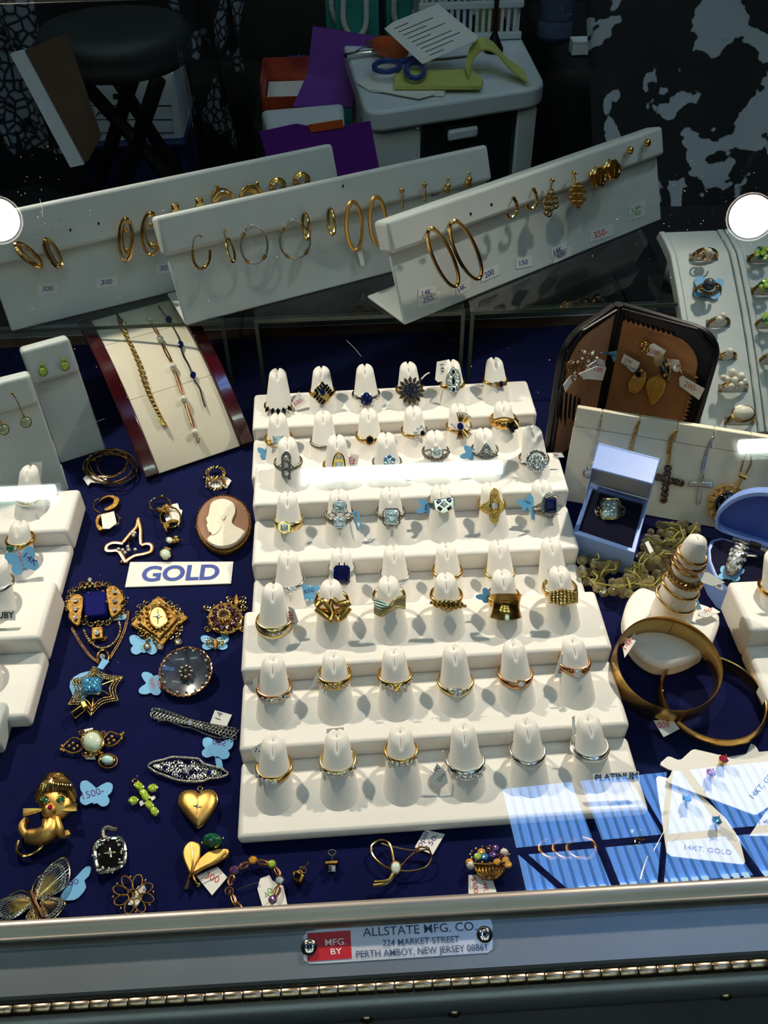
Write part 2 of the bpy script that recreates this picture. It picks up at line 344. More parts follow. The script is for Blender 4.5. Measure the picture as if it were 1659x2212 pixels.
# ------------------------------------------------------------------ table and display case
mat('table_black', C(16, 16, 20), 0.8, var=.2)
t = thing('table', 'table under the jewellery showcase, covered in black', 'table', (0, .5, FZ))
MB().box((0, .5, -.06), (1.9, 1.0, .04)).build('table_top', 'table_black', t, bevel=.004)
for x in (-.9, .9):
    for y in (.06, .94): MB().box((x, y, (FZ-.08)/2), (.05, .05, -.08-FZ)).build('leg', 'table_black', t)
X0, X1, YF, YB = -.47, .52, .1, .80
case = thing('display_case', 'aluminium framed glass showcase lined with blue velvet', 'display case', (0, .45, -.04))
MB().box(((X0+X1)/2, (YF+YB)/2, -.025), (X1-X0, YB-YF, .03)).build('base', 'case_grey', case, bevel=.002)
MB().box(((X0+X1)/2, (.104+.685)/2, -.005), (X1-X0-.008, .685-.104, .01)).build('velvet_lining', 'velvet_blue', case)
MB().box(((X0+X1)/2, .6935, -.0045), (X1-X0-.008, .015, .009)).build('wood_strip', 'wood_strip', case)
MB().box(((X0+X1)/2, .712, -.0045), (X1-X0-.008, .021, .009)).build('rear_track', 'aluminium_painted', case, bevel=.001)
MB().box(((X0+X1)/2, .7595, -.0045), (X1-X0-.008, .073, .009)).build('rear_ledge', 'bar_dark', case)
MB().box(((X0+X1)/2, YF+.002, .035), (X1-X0, .004, .13)).build('front_panel', 'case_grey', case)
for x in (X0, X1):
    yz = [(YF, -.01), (YB, -.01), (YB, GZ(YB)-.004), (YF+.03, .115), (YF, .108)]
    MB().prism([Vector((x-.002, y, z)) for y, z in yz], (.004, 0, 0)).build('side_panel', 'case_grey', case)
# glass top, 4 mm pane lying in the frame
gq = [Vector((X0+.002, .129, GZ(.129))), Vector((X1-.002, .129, GZ(.129))), Vector((X1-.002, YB-.002, GZ(YB-.002))), Vector((X0+.002, YB-.002, GZ(YB-.002)))]
MB().prism(gq, -GN*.004).build('glass_top', 'glass', case, smooth=0)
seam = PY(407, 200, YB)
MB().box(((X0+seam.x)/2, YB-.006, .118), (seam.x-X0-.004, .003, .236)).build('rear_glass_door', 'thin_glass', case, smooth=0)
MB().box(((X1+seam.x)/2, YB+.002, .118), (X1-seam.x-.004, .003, .236)).build('rear_glass_door', 'thin_glass', case, smooth=0)
MB().box((seam.x, YB-.0065, .118), (.0006, .0036, .236)).build('door_edge', 'thin_glass', case, smooth=0)
MB().box(((X0+X1)/2, YB, GZ(YB)+.008), (X1-X0, .016, .014)).build('rear_rail', 'aluminium', case, bevel=.002)
# front frame: bead rail, name plate face, hinge, lip
def xprof(prof, x0, x1): return [[Vector((x, y, z)) for y, z in prof] for x in (x0, x1)]
MB().loft(xprof([(.1315, .112), (.1318, .1195), (.1312, .1215), (.1295, .1226), (.1278, .1222), (.1268, .1212), (.1256, .1208), (.1248, .1214), (.1238, .1208), (.1234, .1188), (.1234, .112)], X0, X1)).build('rail', 'aluminium', case, smooth=50)
FACE = Surf((0, .115, .1155), (0, -.16, 1))
MB().loft(xprof([(.1238, .1172), (.1214, .1172), (.1085, .1150), (.1078, .1140), (.1078, .108), (.1238, .108)], X0, X1)).build('face_strip', 'aluminium_painted', case, smooth=30)
hm = None
for i in range(150):
    x = X0+.004+i*.00645
    if x > X1-.006: break
    if hm is None:
        hm = MB().tube([(x, .1052, .1118), (x+.0004, .1052, .1118), (x+.0058, .1052, .1118), (x+.0062, .1052, .1118)], [.0019, .0021, .0021, .0019], 10).build('hinge_knuckle', 'steel', case, smooth=50); hx = x
    else:
        k = hm.copy(); COL.objects.link(k); k.location.x = x-hx
MB().box(((X0+X1)/2, .1068, .1098), (X1-X0, .0045, .0022)).build('hinge_leaf', 'steel', case)
MB().loft(xprof([(.1075, .098), (.1075, .1065), (.1035, .1072), (.1012, .106), (.0992, .103), (.0988, .099), (.1, .097)], X0, X1)).build('lip', 'aluminium_painted', case, smooth=60)
for px, py in ((120, 2160), (785, 2121), (993, 2108), (1634, 2070), (1190, 2100), (430, 2140)):
    if px in (1190, 430): continue
    c = PY(px, py, .0985); c = Vector((c.x, .0993, min(.1005, max(.097, c.z))))
    MB().sph(c, .0022, 12, 8, (Vector((.0026, 0, 0)), Vector((0, .0016, 0)), Vector((0, 0, .0022)))).build('rivet', 'steel', case)
pl = D(case, FACE)
plate = pl.plate('plate_silver', [(664, 2012), (700, 2006), (1045, 1983), (1060, 1986), (1064, 2000), (1064, 2050), (1054, 2058), (700, 2081), (668, 2082), (656, 2074), (655, 2022)], .0008, .0001, name='name_plate', label='silver maker plate with a red block')
pr = D(plate, FACE); pr.plate('red_print', [(664, 2016), (757, 2010), (760, 2070), (664, 2077)], .00095, .0008, name='red_block')
for s_, a, b, h, m in (('ALLSTATE MFG. CO.', (784, 2023), (1030, 2009), 19, 'ink_navy'), ('224 MARKET STREET', (827, 2044), (993, 2035), 14, 'ink_navy'), ('PERTH AMBOY, NEW JERSEY 08861', (770, 2069), (1052, 2053), 15, 'ink_navy'), ('MFG.', (703, 2043), (748, 2040), 14, 'white_print'), ('BY', (715, 2062), (739, 2060), 13, 'white_print')):
    text(s_, FACE, a, b, h, m, plate, .00105, 0, .004)
for x, y in ((668, 2046), (1047, 2019)):
    c = FACE.at(x, y, .0008); sc_ = MB().lathe(c, [(.0028, 0), (.0028, .0006), (.0022, .0012), (.0012, .0014), (.0011, .0008), (.0001, .0007)], 18, (Vector((1, 0, 0)), FACE.n.cross(Vector((1, 0, 0))), FACE.n)).build('screw', 'silver', plate)
    MB().sph(c+FACE.n*.0009, .0008, 8, 6).build('screw_socket', 'onyx', sc_)
# dust specks and scratches lying on the glass
dust = MB(); rd = random.Random(21)
def gl(px, py): d_ = ray(px, py); return CAM+d_*((GP-CAM).dot(GN)/d_.dot(GN))+GN*.00015
for (cx_, cy_, sp_, n_) in ((40, 470, 110, 70), (1600, 480, 110, 90), (500, 700, 420, 60), (400, 1000, 400, 30), (1000, 1300, 500, 30)):
    for i in range(n_):
        p = gl(cx_+rd.gauss(0, sp_), cy_+rd.gauss(0, sp_*.7))
        if p.y < .14 or p.y > .79: continue
        r_ = rd.choice((.00016, .0002, .0003)); dust.lathe(p, [(r_, 0), (r_*.7, .00012), (r_*.1, .00015)], 6, (Vector((1, 0, 0)), GN.cross(Vector((1, 0, 0))), GN))
for (x0, y0, x1, y1) in ((152, 930, 226, 905), (748, 735, 780, 770), (86, 430, 92, 470)): dust.tube([gl(x0, y0), gl((x0+x1)/2+2, (y0+y1)/2), gl(x1, y1)], .00006, 4)
mat('dust', C(225, 222, 215), .8, var=.05); dust.build('dust', 'dust', case, kind='stuff')
# ------------------------------------------------------------------ the two halogen lamps whose reflections show in the glass
mat('lamp_black', C(20, 20, 22), 0.4, 0.5, var=.1); mat('lamp_lens', (1, 0.9, 0.78, 1), 0.3, emit=DISC_E, var=.02)
for nm, (px, py), xs in (('left', (-5, 475), -.40), ('right', (1622, 468), .46)):
    p, h, r = mirror_at(px, py, 0); L = h+r*.50
    aim = Vector((.03, .21, .0)); ax = (aim-L).normalized(); u = ax.orthogonal().normalized(); v = ax.cross(u)
    # the lens faces between the goods and its own mirror image, so that the glass shows its disc
    t = thing('spot_lamp', 'halogen spot lamp on a bent arm at the %s rear of the showcase' % nm, 'lamp', (xs, YB, GZ(YB)+.015), 'lamps of the showcase')
    MB().lathe(L, [(.0235, -.002), (.0255, .004), (.027, -.02), (.02, -.05), (.01, -.062), (.001, -.063)], 28, (u, v, ax)).build('lamp_shade', 'lamp_black', t)
    MB().lathe(L+ax*.001, [(.0225, -.002), (.0225, .0), (.012, .0025), (.0005, .003)], 28, (u, v, ax)).build('lens', 'lamp_lens', t)
    b0 = Vector((xs, YB, GZ(YB)+.016)); tail = L-ax*.06
    MB().tube(cat([b0, b0+Vector((0, .03, .12)), (b0+tail)/2+Vector((0, .06, .13)), tail+Vector((0, .02, .05)), tail], 8, False), .004, 8).build('arm', 'lamp_black', t)
    MB().lathe(b0, [(.02, -.001), (.02, .006), (.008, .012), (.001, .013)], 20).build('clamp', 'lamp_black', t)
    ld = bpy.data.lights.new('lamp_beam', 'SPOT'); ld.energy = LAMP_W; ld.color = (1, .81, .67); ld.spot_size = math.radians(66); ld.spot_blend = 1.0; ld.shadow_soft_size = .012
    lo = bpy.data.objects.new('lamp_beam', ld); COL.objects.link(lo); lo.parent = t; lo.location = L+ax*.012-t.location; lo.rotation_euler = ax.to_track_quat('-Z', 'Y').to_euler()
# ------------------------------------------------------------------ stepped ring trays with leaning ring fingers
AX = Vector((0, .0232, .0212))               # a finger leans back from its step
def frad(s): return (.0106-.0047*s) if s < .84 else (.0106-.0047*s)*math.sqrt(max(0, 1-((s-.84)/.16)**3.0))
def finger_mesh():
    t = MB(); nu, nv = 56, 26; rings = []
    back = Vector((0, .68, -.73))
    for j in range(nv+1):
        s = j/nv; s = 1-(1-s)**1.35; r = max(frad(s), .0003); ring = []
        for k in range(nu):
            a = 2*math.pi*k/nu; p = AX*s+Vector((r*math.cos(a), r*math.sin(a), 0))
            if s > .83:
                e = math.exp(-(p.x/.0008)**2); q = min(1, (s-.83)/.1)
                p += (back*.0014*q-AX.normalized()*.0026*max(0, (s-.84)/.16))*e
            ring.append(p)
        rings.append(ring)
    t.loft(rings)
    return t
FM = None
def tray(label, x0, y0, rot, n, d, r, b, W, cols, group, front=0.48, skip=()):
    """n steps from the front; returns finger base points [step][column]"""
    global FM
    R = Matrix.Rotation(rot, 3, 'Z'); O = Vector((x0, y0, 0)); T = thing('ring_tray', label, 'ring display', (x0, y0, 0), group); res = []
    for i in range(n):
        q = [O+R@Vector((x, y, z)) for z in (0.0002, b+i*r) for x, y in ((-W/2, i*d), (W/2, i*d), (W/2, (i+1)*d+.0001), (-W/2, (i+1)*d+.0001))]
        MB().hexa(q).build('step', 'leatherette', T, bevel=.0028, seg=3, smooth=60)
        row = []
        for x in cols:
            c = O+R@Vector((x, i*d+d*front, b+i*r-.0004)); row.append(c)
            if (i, len(row)-1) in skip: continue
            if FM is None:
                m = finger_mesh(); o = m.build('ring_finger', 'leatherette', None, smooth=75); FM = o.data; o.parent = T; o.location = c-T.location
            else:
                o = bpy.data.objects.new('ring_finger', FM); COL.objects.link(o); o.parent = T; o.location = c-T.location
        res.append(row)
    return res
cols6 = [(-2.5+k)*.0338 for k in range(6)]
t1 = tray('white stepped tray of eighteen ring fingers nearest the front of the case', .0368, .2142, .0137, 3, .0444, .0104, .007, .213, [c-.003 for c in cols6], 'stepped ring trays')
t2 = tray('white stepped tray of eighteen ring fingers in the middle of three trays', .0361, .3491, .0031, 3, .0414, .0131, .007, .213, [c+.002 for c in cols6], 'stepped ring trays')
t3 = tray('white stepped tray of twelve ring fingers at the back, before the acrylic risers', .0312, .4766, .0166, 2, .0435, .0092, .02, .213, [c*.98-.004 for c in cols6], 'stepped ring trays')
ROWS = dict(H=t1[0], G=t1[1], F=t1[2], E=t2[0], D=t2[1], C=t2[2], B=t3[0], A=t3[1])
RN = dict(A='back row', B='second row', C='third row', D='fourth row', E='fifth row', F='sixth row', G='seventh row', H='front row')
CN = ('first', 'second', 'third', 'fourth', 'fifth', 'sixth')
HN = Vector((0, -.66, .75))
class Ring:
    """a ring pushed on a finger; yf = photo row of the band's front, wpx = its width"""
    def __init__(s, base, yf, wpx, m, desc, where, bw=.0016, bt=.0011, front=1.0, group='rings on the stepped trays', name='ring', phi=0, prof=None, dx=0, ridges=False):
        best = None
        for k in range(10, 86):
            q = k/100; p = base+AX*q-Vector((0, frad(q), 0)); e = abs(proj(p)[1]-yf)
            if best is None or e < best[0]: best = (e, q)
        q = s.q = best[1]; r = frad(q); f = base+AX*q-Vector((0, r, 0)); s.R = R = max(r+bt*.75, wpx/2/S(f)-bt/2)
        s.c = base+AX*q+Vector((dx, R-r-bt*.4, 0)); s.m = m
        s.t = thing(name, desc+', '+where, 'ring', s.c, group)
        N = 48; rings = []
        for k in range(N):
            a = -math.pi/2+2*math.pi*k/N; fr = (1+math.cos(a+math.pi/2))/2
            wd = bw*(1+(front-1)*fr**4); o = Vector((math.cos(a), math.sin(a), 0)); u = Vector((0, 0, 1))
            pr = prof(fr, a+math.pi/2) if prof else 0
            # towards the front the band lies against the leaning finger
            u = (u*(1-.6*fr)+Vector((0, .68, .73))*(.6*fr)).normalized()
            c = s.c+o*R; c.z -= .17*(o.y+1)*R
            rings.append([c+o*(math.cos(2*math.pi*j/10)*bt*(1+pr)+pr*bt*.8)+u*(math.sin(2*math.pi*j/10)*wd) for j in range(10)])
        MB().loft(rings, False, True).build('band', m, s.t, smooth=60)
        if ridges:
            for e in (-.0009, .0001, .0011): MB().tube([s.c+Vector((math.cos(2*math.pi*j/48)*(R+bt*.8), math.sin(2*math.pi*j/48)*(R+bt*.8), e-.17*(math.sin(2*math.pi*j/48)+1)*R)) for j in range(48)], .00045, 6, True).build('ridge', m, s.t)
        k = math.radians(phi); n = Matrix.Rotation(k, 3, 'Z') @ HN
        fp = s.c+Matrix.Rotation(k, 3, 'Z') @ Vector((0, -R-bt*.3, 0)); px, py = proj(fp)
        s.surf = Surf(fp, n); s.px, s.py = px, py; s.d = D(s.t, s.surf, px, py)
    def on(s, m, x, r, ry=None, sh='o', y=0, w=.0009, h=None):
        """a stone x pixels along the band's front, seated on the band and facing outwards"""
        k = S(s.c); a = -math.pi/2+math.asin(max(-.95, min(.95, x/k/s.R))); o = Vector((math.cos(a), math.sin(a), 0)); n = (o*.66+Vector((0, 0, .75))).normalized()
        c = s.c+o*(s.R+.0006); c.z -= .17*(o.y+1)*s.R; tx = Vector((-math.sin(a), math.cos(a), 0)); ty = n.cross(tx).normalized(); c += ty*(-y/k)+n*w
        t = MB() if max(r, ry or r) >= 4.4 else s.d.mb((m, 'small_stones')); t.gem(c, tx*(r/k), ty*((ry or r)/k), n, sh, h)
        if max(r, ry or r) >= 4.4: t.build('stone', m, s.t, smooth=0)
    def row(s, n, span, m, r, ry=None, sh='o', y=0, start=0):
        for i in range(n): s.on(m, (-1+2*i/(n-1))*span+start, r, ry, sh, y)
    def tag(s, pts, words=(), m='paper', w=-.004, up=0):
        pts = [(s.px+x, s.py+y) for x, y in pts]
        return ptag(s.t, pts, m, s.surf, w, [(t, (s.px+a[0], s.py+a[1]), (s.px+b[0], s.py+b[1]), h, i) for t, a, b, h, i in words])
    def fly(s, x, y, r, rot=0, words=(), w=-.004):
        o = s.tag([(a-s.px+x, b-s.py+y) for a, b in butterfly(s.px, s.py, r, rot)], words, 'paper_blue', w); return o
def ring(k, yf, wpx, m, desc, **kw): return Ring(ROWS[k[0]][int(k[1])-1], yf, wpx, m, desc, '%s from left, %s' % (CN[int(k[1])-1], RN[k[0]]), **kw)
def rowstones(d, n, span, m, r, sag, sh='o', y=0, ry=None, start=0):
    for i in range(n):
        u = -1+2*i/(n-1); d.stone(m, u*span+start, y-sag*u*u, r, ry, sh, name='stone', w=.0008)
def filigree(d, m, pts, seed=1, r=1.0, nb=10, bx=14, by=20):
    rnd = random.Random(seed); d.wire(m, pts, r*1.3, True, .0008)
    for i in range(nb):
        x, y = rnd.uniform(-bx, bx), rnd.uniform(-by, by); d.oval(m, x, y, rnd.uniform(2, 4.5), rnd.uniform(2, 4), r*.8, .0009, n=8)
# --- back row A
R = ring('A1', 888, 60, 'gold', 'gold ring with five black marquise stones', bw=.0012)
for i in range(5): R.on('dark_stone', -22+11*i, 4.6, 8, 'm', y=-1, w=.0012); R.on('diamond', -16.5+11*i, 2.6, 5.5, 's', w=.001) if i < 4 else None
R.d.end()
R.tag([(28, -18), (44, -44), (60, -22), (38, -2)], [('500-', (36, -12), (56, -24), 9, 'ink_red')])
R = ring('A2', 856, 48, 'gold', 'gold ring with a lozenge head of black stones', bw=.0013, front=1.6)
R.d.plate('gold', [(-2, -34), (26, -8), (6, 16), (-22, -6)], .0022, .0002, name='lozenge', bevel=.0004)
R.d.stone('sapphire', 1, -10, 6, 8, w=.0026)
for i in range(4): R.d.stone('dark_stone', -14+5.5*i, -2+4.4*i, 2.6, 6, 's', 40, .0024); R.d.stone('dark_stone', -12+5*i, -12-5*i, 2.6, 6, 's', -40, .0024); R.d.stone('dark_stone', 8+4*i, -22+5*i, 2.6, 6, 's', 40, .0024)
R.d.end()
R = ring('A3', 864, 60, 'silver', 'silver ring with a royal blue oval stone and pave shoulders', bw=.0014, front=2.4)
R.d.stone('sapphire', 0, -2, 11, 14, w=.0022, h=.003); R.d.oval('silver', 0, -2, 11.5, 14.5, 1.2, .0018)
for i in range(5):
    for s_ in (-1, 1): R.d.stone('diamond', s_*(13+3.4*i), -9-.8*i, 1.6, 1.6); R.d.stone('diamond', s_*(13+3*i), 4-2*i, 1.5, 1.5)
R.d.end()
R = ring('A4', 852, 46, 'gold_antique', 'large dark blue flower cluster ring with pointed dark petals')
for i in range(15):
    a = 2*math.pi*i/15; R.d.plate('bronze_dark', [(2+math.cos(a+e)*r, -10+math.sin(a+e)*r) for r, e in ((15, -.17), (25, -.14), (31, .05), (24, .18), (15, .17))], .0022+.0006*(i % 2), .0006, name='petal')
R.d.plate('silver_dark', [(2+18*math.cos(2*math.pi*k/16), -10+18*math.sin(2*math.pi*k/16)) for k in range(16)], .003, .0004, name='cluster_base')
for rr, n in ((0, 1), (7, 6), (14, 11)):
    for i in range(n): a = 2*math.pi*i/n+.2; R.d.stone('dark_stone' if (i+n) % 3 else 'sapphire', 2+rr*math.cos(a), -10+rr*math.sin(a), 3.9, 3.9, w=.0045-.001*rr/14)
R.d.end(); R.d.wire('paper', [(24, -34), (34, -44), (42, -48)], 1.6, name='string'); R.d.end()
R = ring('A5', 838, 44, 'gold', 'long white gold filigree navette ring with dark stones')
R.d.plate('silver', [(0, -48), (12, -36), (16, -20), (14, 0), (2, 14), (-10, 4), (-17, -14), (-13, -34)], .0018, .0002, 3, name='filigree_panel', bevel=.0003)
for y, ry in ((-36, 5), (-17, 8), (2, 5)): R.d.stone('dark_stone', 0, y, 4, ry, 'm', w=.0024)
for i in range(12): a = 2*math.pi*i/12; R.d.stone('diamond', 11*math.cos(a), -17+26*math.sin(a), 2.2, 2.2, w=.002); R.d.oval('silver', 8*math.cos(a+.3), -17+16*math.sin(a+.3), 3, 3, .7, .002, n=8)
R.d.end(); R.tag([(-36, -58), (-16, -62), (-16, -18), (-34, -14), (-40, -20)], [('14K', (-30, -52), (-27, -30), 9, 'ink_black')])
R = ring('A6', 830, 54, 'gold', 'slim gold ring with one small dark blue stone', bw=.0011)
R.d.stone('sapphire', 9, -2, 6, 8, 'm', w=.0014); R.d.plate('gold', [(-8, -6), (20, -9), (22, 0), (2, 6)], .0012, .0002, name='shoulder', bevel=.0003); R.d.stone('diamond', -6, -1, 3, 3); R.d.end()
# --- row B
R = ring('B1', 960, 62, 'gold', 'gold ring with a pale blue rectangular stone', bw=.0014)
R.d.stone('aqua', 0, -10, 12, 11, 's', w=.0024, h=.003)
for s_ in (-1, 1):
    for k in range(4): R.d.stone('citrine', s_*(17+5*(k % 2)), -10+6*(k//2), 4.5, 3, 'm', 40*s_)
R.d.wire('silver', [(-12, -20), (12, -20)], 1); R.d.end(); R.fly(-26, 16, 17, -15, [('5', (-26, 22), (-14, 18), 9, 'ink_purple')])
R = ring('B2', 966, 50, 'silver_dark', 'plain thin silver band', bw=.0013)
R = ring('B3', 953, 56, 'gold', 'gold rope twist ring with a dark blue oval stone', bw=.0015, prof=lambda fr, a: .35*fr*math.sin(a*22))
R.d.stone('dark_stone', 0, -3, 6, 9, w=.0016); R.d.oval('gold', 0, -3, 7, 10, 1.2, .0012); R.d.end()
R = ring('B4', 942, 54, 'gold', 'gold ring with diamonds sprayed round a dark stone', bw=.0011)
for x, y in ((-2, -10), (4, -18), (11, -23), (0, 0), (5, 7), (18, -18), (8, -4), (22, -10)): R.d.stone('diamond', x+2, y+2, 5.6, 4.4, 'm', 50)
R.d.stone('dark_stone', 16, -8, 5, 6, w=.002); R.d.end()
R = ring('B5', 932, 46, 'gold', 'gold fan shaped ballerina ring with a blue oval centre', bw=.001)
for i in range(9):
    for s_ in (-1, 1):
        a = math.radians(-34+8.5*i)+.35; x0, y0 = 10*math.sin(a), -s_*10*math.cos(a); x1, y1 = 27*math.sin(a), -s_*27*math.cos(a)
        R.d.wire('gold', [(x0, y0-12), (x1, y1-12)], 1.5, w=.0014, sm=0); R.d.stone('diamond', x1*1.08, y1*1.08-12, 2.3, 2.3, w=.0018)
R.d.stone('sapphire', 0, -12, 7, 9, w=.0024)
for i in range(5): R.d.stone('diamond', 13+i*2.2, -14+2*i, 3, 2, 'm'); R.d.stone('diamond', -12-i*1.8, -9-2*i, 3, 2, 'm')
R.d.end()
R = ring('B6', 918, 54, 'gold', 'wide ribbed gold crossover ring with black stones', bw=.0028, bt=.0014, front=1.35, prof=lambda fr, a: .25*math.sin(a*16))
R.d.wire('gold', [(-26, -12), (-4, -17), (18, -12), (28, 2)], 3.2, w=.002)
for i in range(5): R.d.stone('dark_stone', 11+4*(i % 3), -2+6*(i//2), 4, 5.2, 's', -25, .0026)
for i in range(3): R.d.stone('dark_stone', 25, -10+6*i, 3.4, 4, 's', 20, .002)
R.d.end()
# --- row C
R = ring('C1', 1012, 54, 'silver_dark', 'antique silver ring with three stones in line', phi=-6)
filigree(R.d, 'silver_dark', [(0, -38), (9, -28), (9, -12), (16, -4), (9, 6), (7, 18), (0, 24), (-8, 14), (-9, 4), (-16, -6), (-9, -14), (-9, -28)], 3, 1.2, 16, 9, 20)
R.d.plate('silver_dark', [(0, -37), (9, -27), (10, -4), (7, 17), (0, 22), (-8, 13), (-10, -8), (-8, -28)], .0008, .0002, 2, name='filigree_panel')
for y in (-24, -8, 9): R.d.stone('diamond', 0, y, 5.5, 5.5, w=.0018)
R.d.end()
R = ring('C2', 1020, 52, 'gold', 'gold navette ring with white filigree and clear stones', phi=4)
R.d.plate('gold', [(0, -46), (10, -36), (13, -18), (10, 4), (2, 16), (-9, 6), (-14, -14), (-10, -36)], .0012, .0002, 3, name='filigree_panel', bevel=.0003)
for y, r in ((-34, 5), (-16, 8), (3, 5)): R.d.stone('diamond', 0, y, r, r*.9, 'r', w=.0018)
R.d.oval('gold', 0, -15, 13, 29, 1.5, .0014); R.d.end()
R.tag([(24, -42), (44, -38), (38, -6), (20, -14)], [('14K', (32, -10), (38, -34), 8, 'ink_red'), ('DIA', (25, -14), (29, -36), 7, 'ink_red')])
R = ring('C3', 1014, 52, 'silver', 'silver ring with a blue and white hexagonal head')
R.d.plate('silver', [(4, -34), (16, -24), (15, -8), (4, -1), (-8, -8), (-9, -24)], .0016, .0002, name='hexagon_head', bevel=.0003)
for i in range(6): a = math.pi/6+math.pi*i/3; R.d.stone('topaz', 3.5+9.5*math.cos(a), -17+12*math.sin(a), 3.6, 4.4, 's', 60*i, .002)
R.d.stone('diamond', 3.5, -17, 6, 6, w=.0022); R.d.end()
R = ring('C4', 988, 56, 'silver_dark', 'antique silver solitaire with a round diamond', front=1.8)
R.d.plate('silver', [(14*math.cos(math.pi/8+math.pi*k/4), -12+13*math.sin(math.pi/8+math.pi*k/4)) for k in range(8)], .002, .0002, name='octagon_head', bevel=.0004)
R.d.stone('diamond', 0, -12, 8.5, 8.5, w=.0026)
for s_ in (-1, 1): filigree_pts = [(s_*14, -18), (s_*28, -13), (s_*14, -4)]; R.d.wire('silver_dark', filigree_pts, 1.6, True)
R.d.end()
R = ring('C5', 984, 54, 'silver_dark', 'silver ring with a peaked pierced triangular head')
R.d.plate('silver_dark', [(0, -30), (6, -24), (14, -10), (27, -2), (14, 4), (0, 7), (-14, 4), (-27, -2), (-14, -10), (-6, -24)], .0012, .0002, name='filigree_panel', bevel=.0002)
R.d.stone('diamond', 0, -12, 5, 5, w=.002); R.d.stone('diamond', 0, -23, 3, 3); R.d.stone('diamond', -9, -4, 3, 3); R.d.stone('diamond', 9, -4, 3, 3)
for i in range(12): R.d.oval('silver', -18+3.3*i, -2-(6-abs(i-6))*1.3, 2.4, 2.4, .7, .0014, n=8)
R.d.end(); R.fly(-36, -6, 18, -70)
R = ring('C6', 1006, 56, 'silver', 'silver swirl cluster ring crowded with round diamonds', phi=4)
for i in range(20): a = 2*math.pi*i/20; R.d.stone('diamond', 20*math.cos(a)-2, -12+21*math.sin(a), 4, 3.6, w=.0016)
for i in range(8): a = 2*math.pi*i/8; R.d.stone('diamond', 10*math.cos(a)-2, -12+10*math.sin(a), 4.6, 4.6, w=.0024)
R.d.stone('diamond', -2, -12, 5.5, 5.5, w=.003); R.d.plate('silver', [(-2+21*math.cos(2*math.pi*k/20), -12+21*math.sin(2*math.pi*k/20)) for k in range(20)], .0012, .0002, name='cluster_base')
R.d.oval('silver', -2, -12, 20, 22, 1.6, .0026, a0=180, a1=380); R.d.oval('silver', 0, -10, 12, 14, 1.4, .003, a0=0, a1=200); R.d.end()
R.tag([(30, -30), (52, -30), (58, -20), (40, -20)], [('5', (34, -22), (44, -23), 5, 'ink_red')])
# --- row D
R = ring('D1', 1142, 62, 'gold_pale', 'pale gold ring with a hexagonal diamond head', front=2.6, phi=-14)
R.d.plate('gold_pale', [(-16, -14), (2, -18), (14, -10), (14, 6), (-2, 12), (-16, 4)], .0022, .0002, name='hexagon_head', bevel=.0006); R.d.stone('diamond', -1, -3, 8, 8, 'r', w=.0026); R.d.end()
R = ring('D2', 1128, 52, 'silver_dark', 'silver filigree ring with two stacked aquamarines', front=1.6)
for y in (-36, 0): R.d.stone('aqua', 0, y, 13, 12, 'r', w=.002, h=.003); R.d.oval('silver_dark', 0, y, 14, 13, 1.5, .0016)
for s_ in (-1, 1): R.d.stone('diamond', s_*8, -18, 3.5, 3.5); R.d.oval('silver_dark', s_*17, -18, 7, 5, 1.2); R.d.oval('silver_dark', s_*13, -24, 4, 4, 1.1)
R.d.end(); R.d.wire('paper_blue', [(24, -20), (38, -24), (42, -6), (52, 14)], 2.5, name='ribbon_tag', flat=.2, w=-.001); R.d.wire('paper_blue', [(30, -18), (36, 4), (40, 16)], 2.5, name='ribbon_tag', flat=.2, w=-.001); R.d.end()
R = ring('D3', 1122, 52, 'silver_dark', 'silver ring with one octagonal aquamarine', front=1.6)
R.d.stone('aqua', 0, -6, 14, 17, 'r', w=.002, h=.0034); R.d.wire('silver_dark', [(13, -24), (18, -17), (18, 6), (12, 13), (-12, 13), (-18, 6), (-18, -17), (-13, -24)], 1.8, True, .002, 0)
for s_ in (-1, 1): R.d.oval('silver_dark', s_*22, -8, 5, 4, 1.1)
R.d.end(); R.tag([(-10, -66), (8, -69), (10, -52), (-8, -50)], [('0', (-12, -60), (-4, -62), 6, 'ink_red')], w=-.012)
R = ring('D4', 1096, 54, 'silver_dark', 'wide silver ring with a chequered lozenge of sapphires', front=2.6)
R.d.plate('silver', [(-20, -18), (26, -24), (27, 2), (2, 12), (-16, 4)], .0022, .0002, name='head_plate', bevel=.0006); R.d.stone('diamond', 4, -8, 9, 8, 'd', w=.0026)
for x, y, a in ((-7, -14, -38), (15, -17, 38), (-5, 1, 38), (16, 0, -38)): R.d.stone('sapphire' if y < -5 else 'dark_stone', x, y, 5.2, 3.6, 's', a, .0026)
R.d.end(); R.fly(-36, -2, 18, -80, [('10K', (-32, 10), (-30, -12), 7, 'ink_purple')])
R = ring('D5', 1104, 56, 'gold', 'pierced yellow gold navette ring with one central diamond', phi=4)
R.d.plate('gold', [(0, -52), (9, -44), (11, -30), (19, -17), (20, -6), (11, 6), (8, 22), (0, 26), (-9, 18), (-12, 4), (-30, -12), (-12, -24), (-9, -42)], .0016, .0002, 3, name='filigree_panel', bevel=.0003)
R.d.stone('diamond', 0, -13, 7.5, 7.5, w=.0024); R.d.oval('gold', 0, -13, 9, 9, 1.2, .002)
for i in range(14): a = 2*math.pi*i/14; R.d.oval('gold_antique', 9*math.cos(a)*(.8+.2*(i % 2)), -13+24*math.sin(a), 2.6, 4, .9, .0018, n=8)
R.d.end()
R = ring('D6', 1106, 56, 'silver_dark', 'silver filigree ring with a dark blue rectangular stone', phi=12, front=1.6)
R.d.plate('silver_dark', [(4, -44), (18, -34), (20, -10), (16, 8), (4, 12), (-10, 4), (-14, -12), (-10, -34)], .0014, .0002, 2, name='filigree_panel', bevel=.0002)
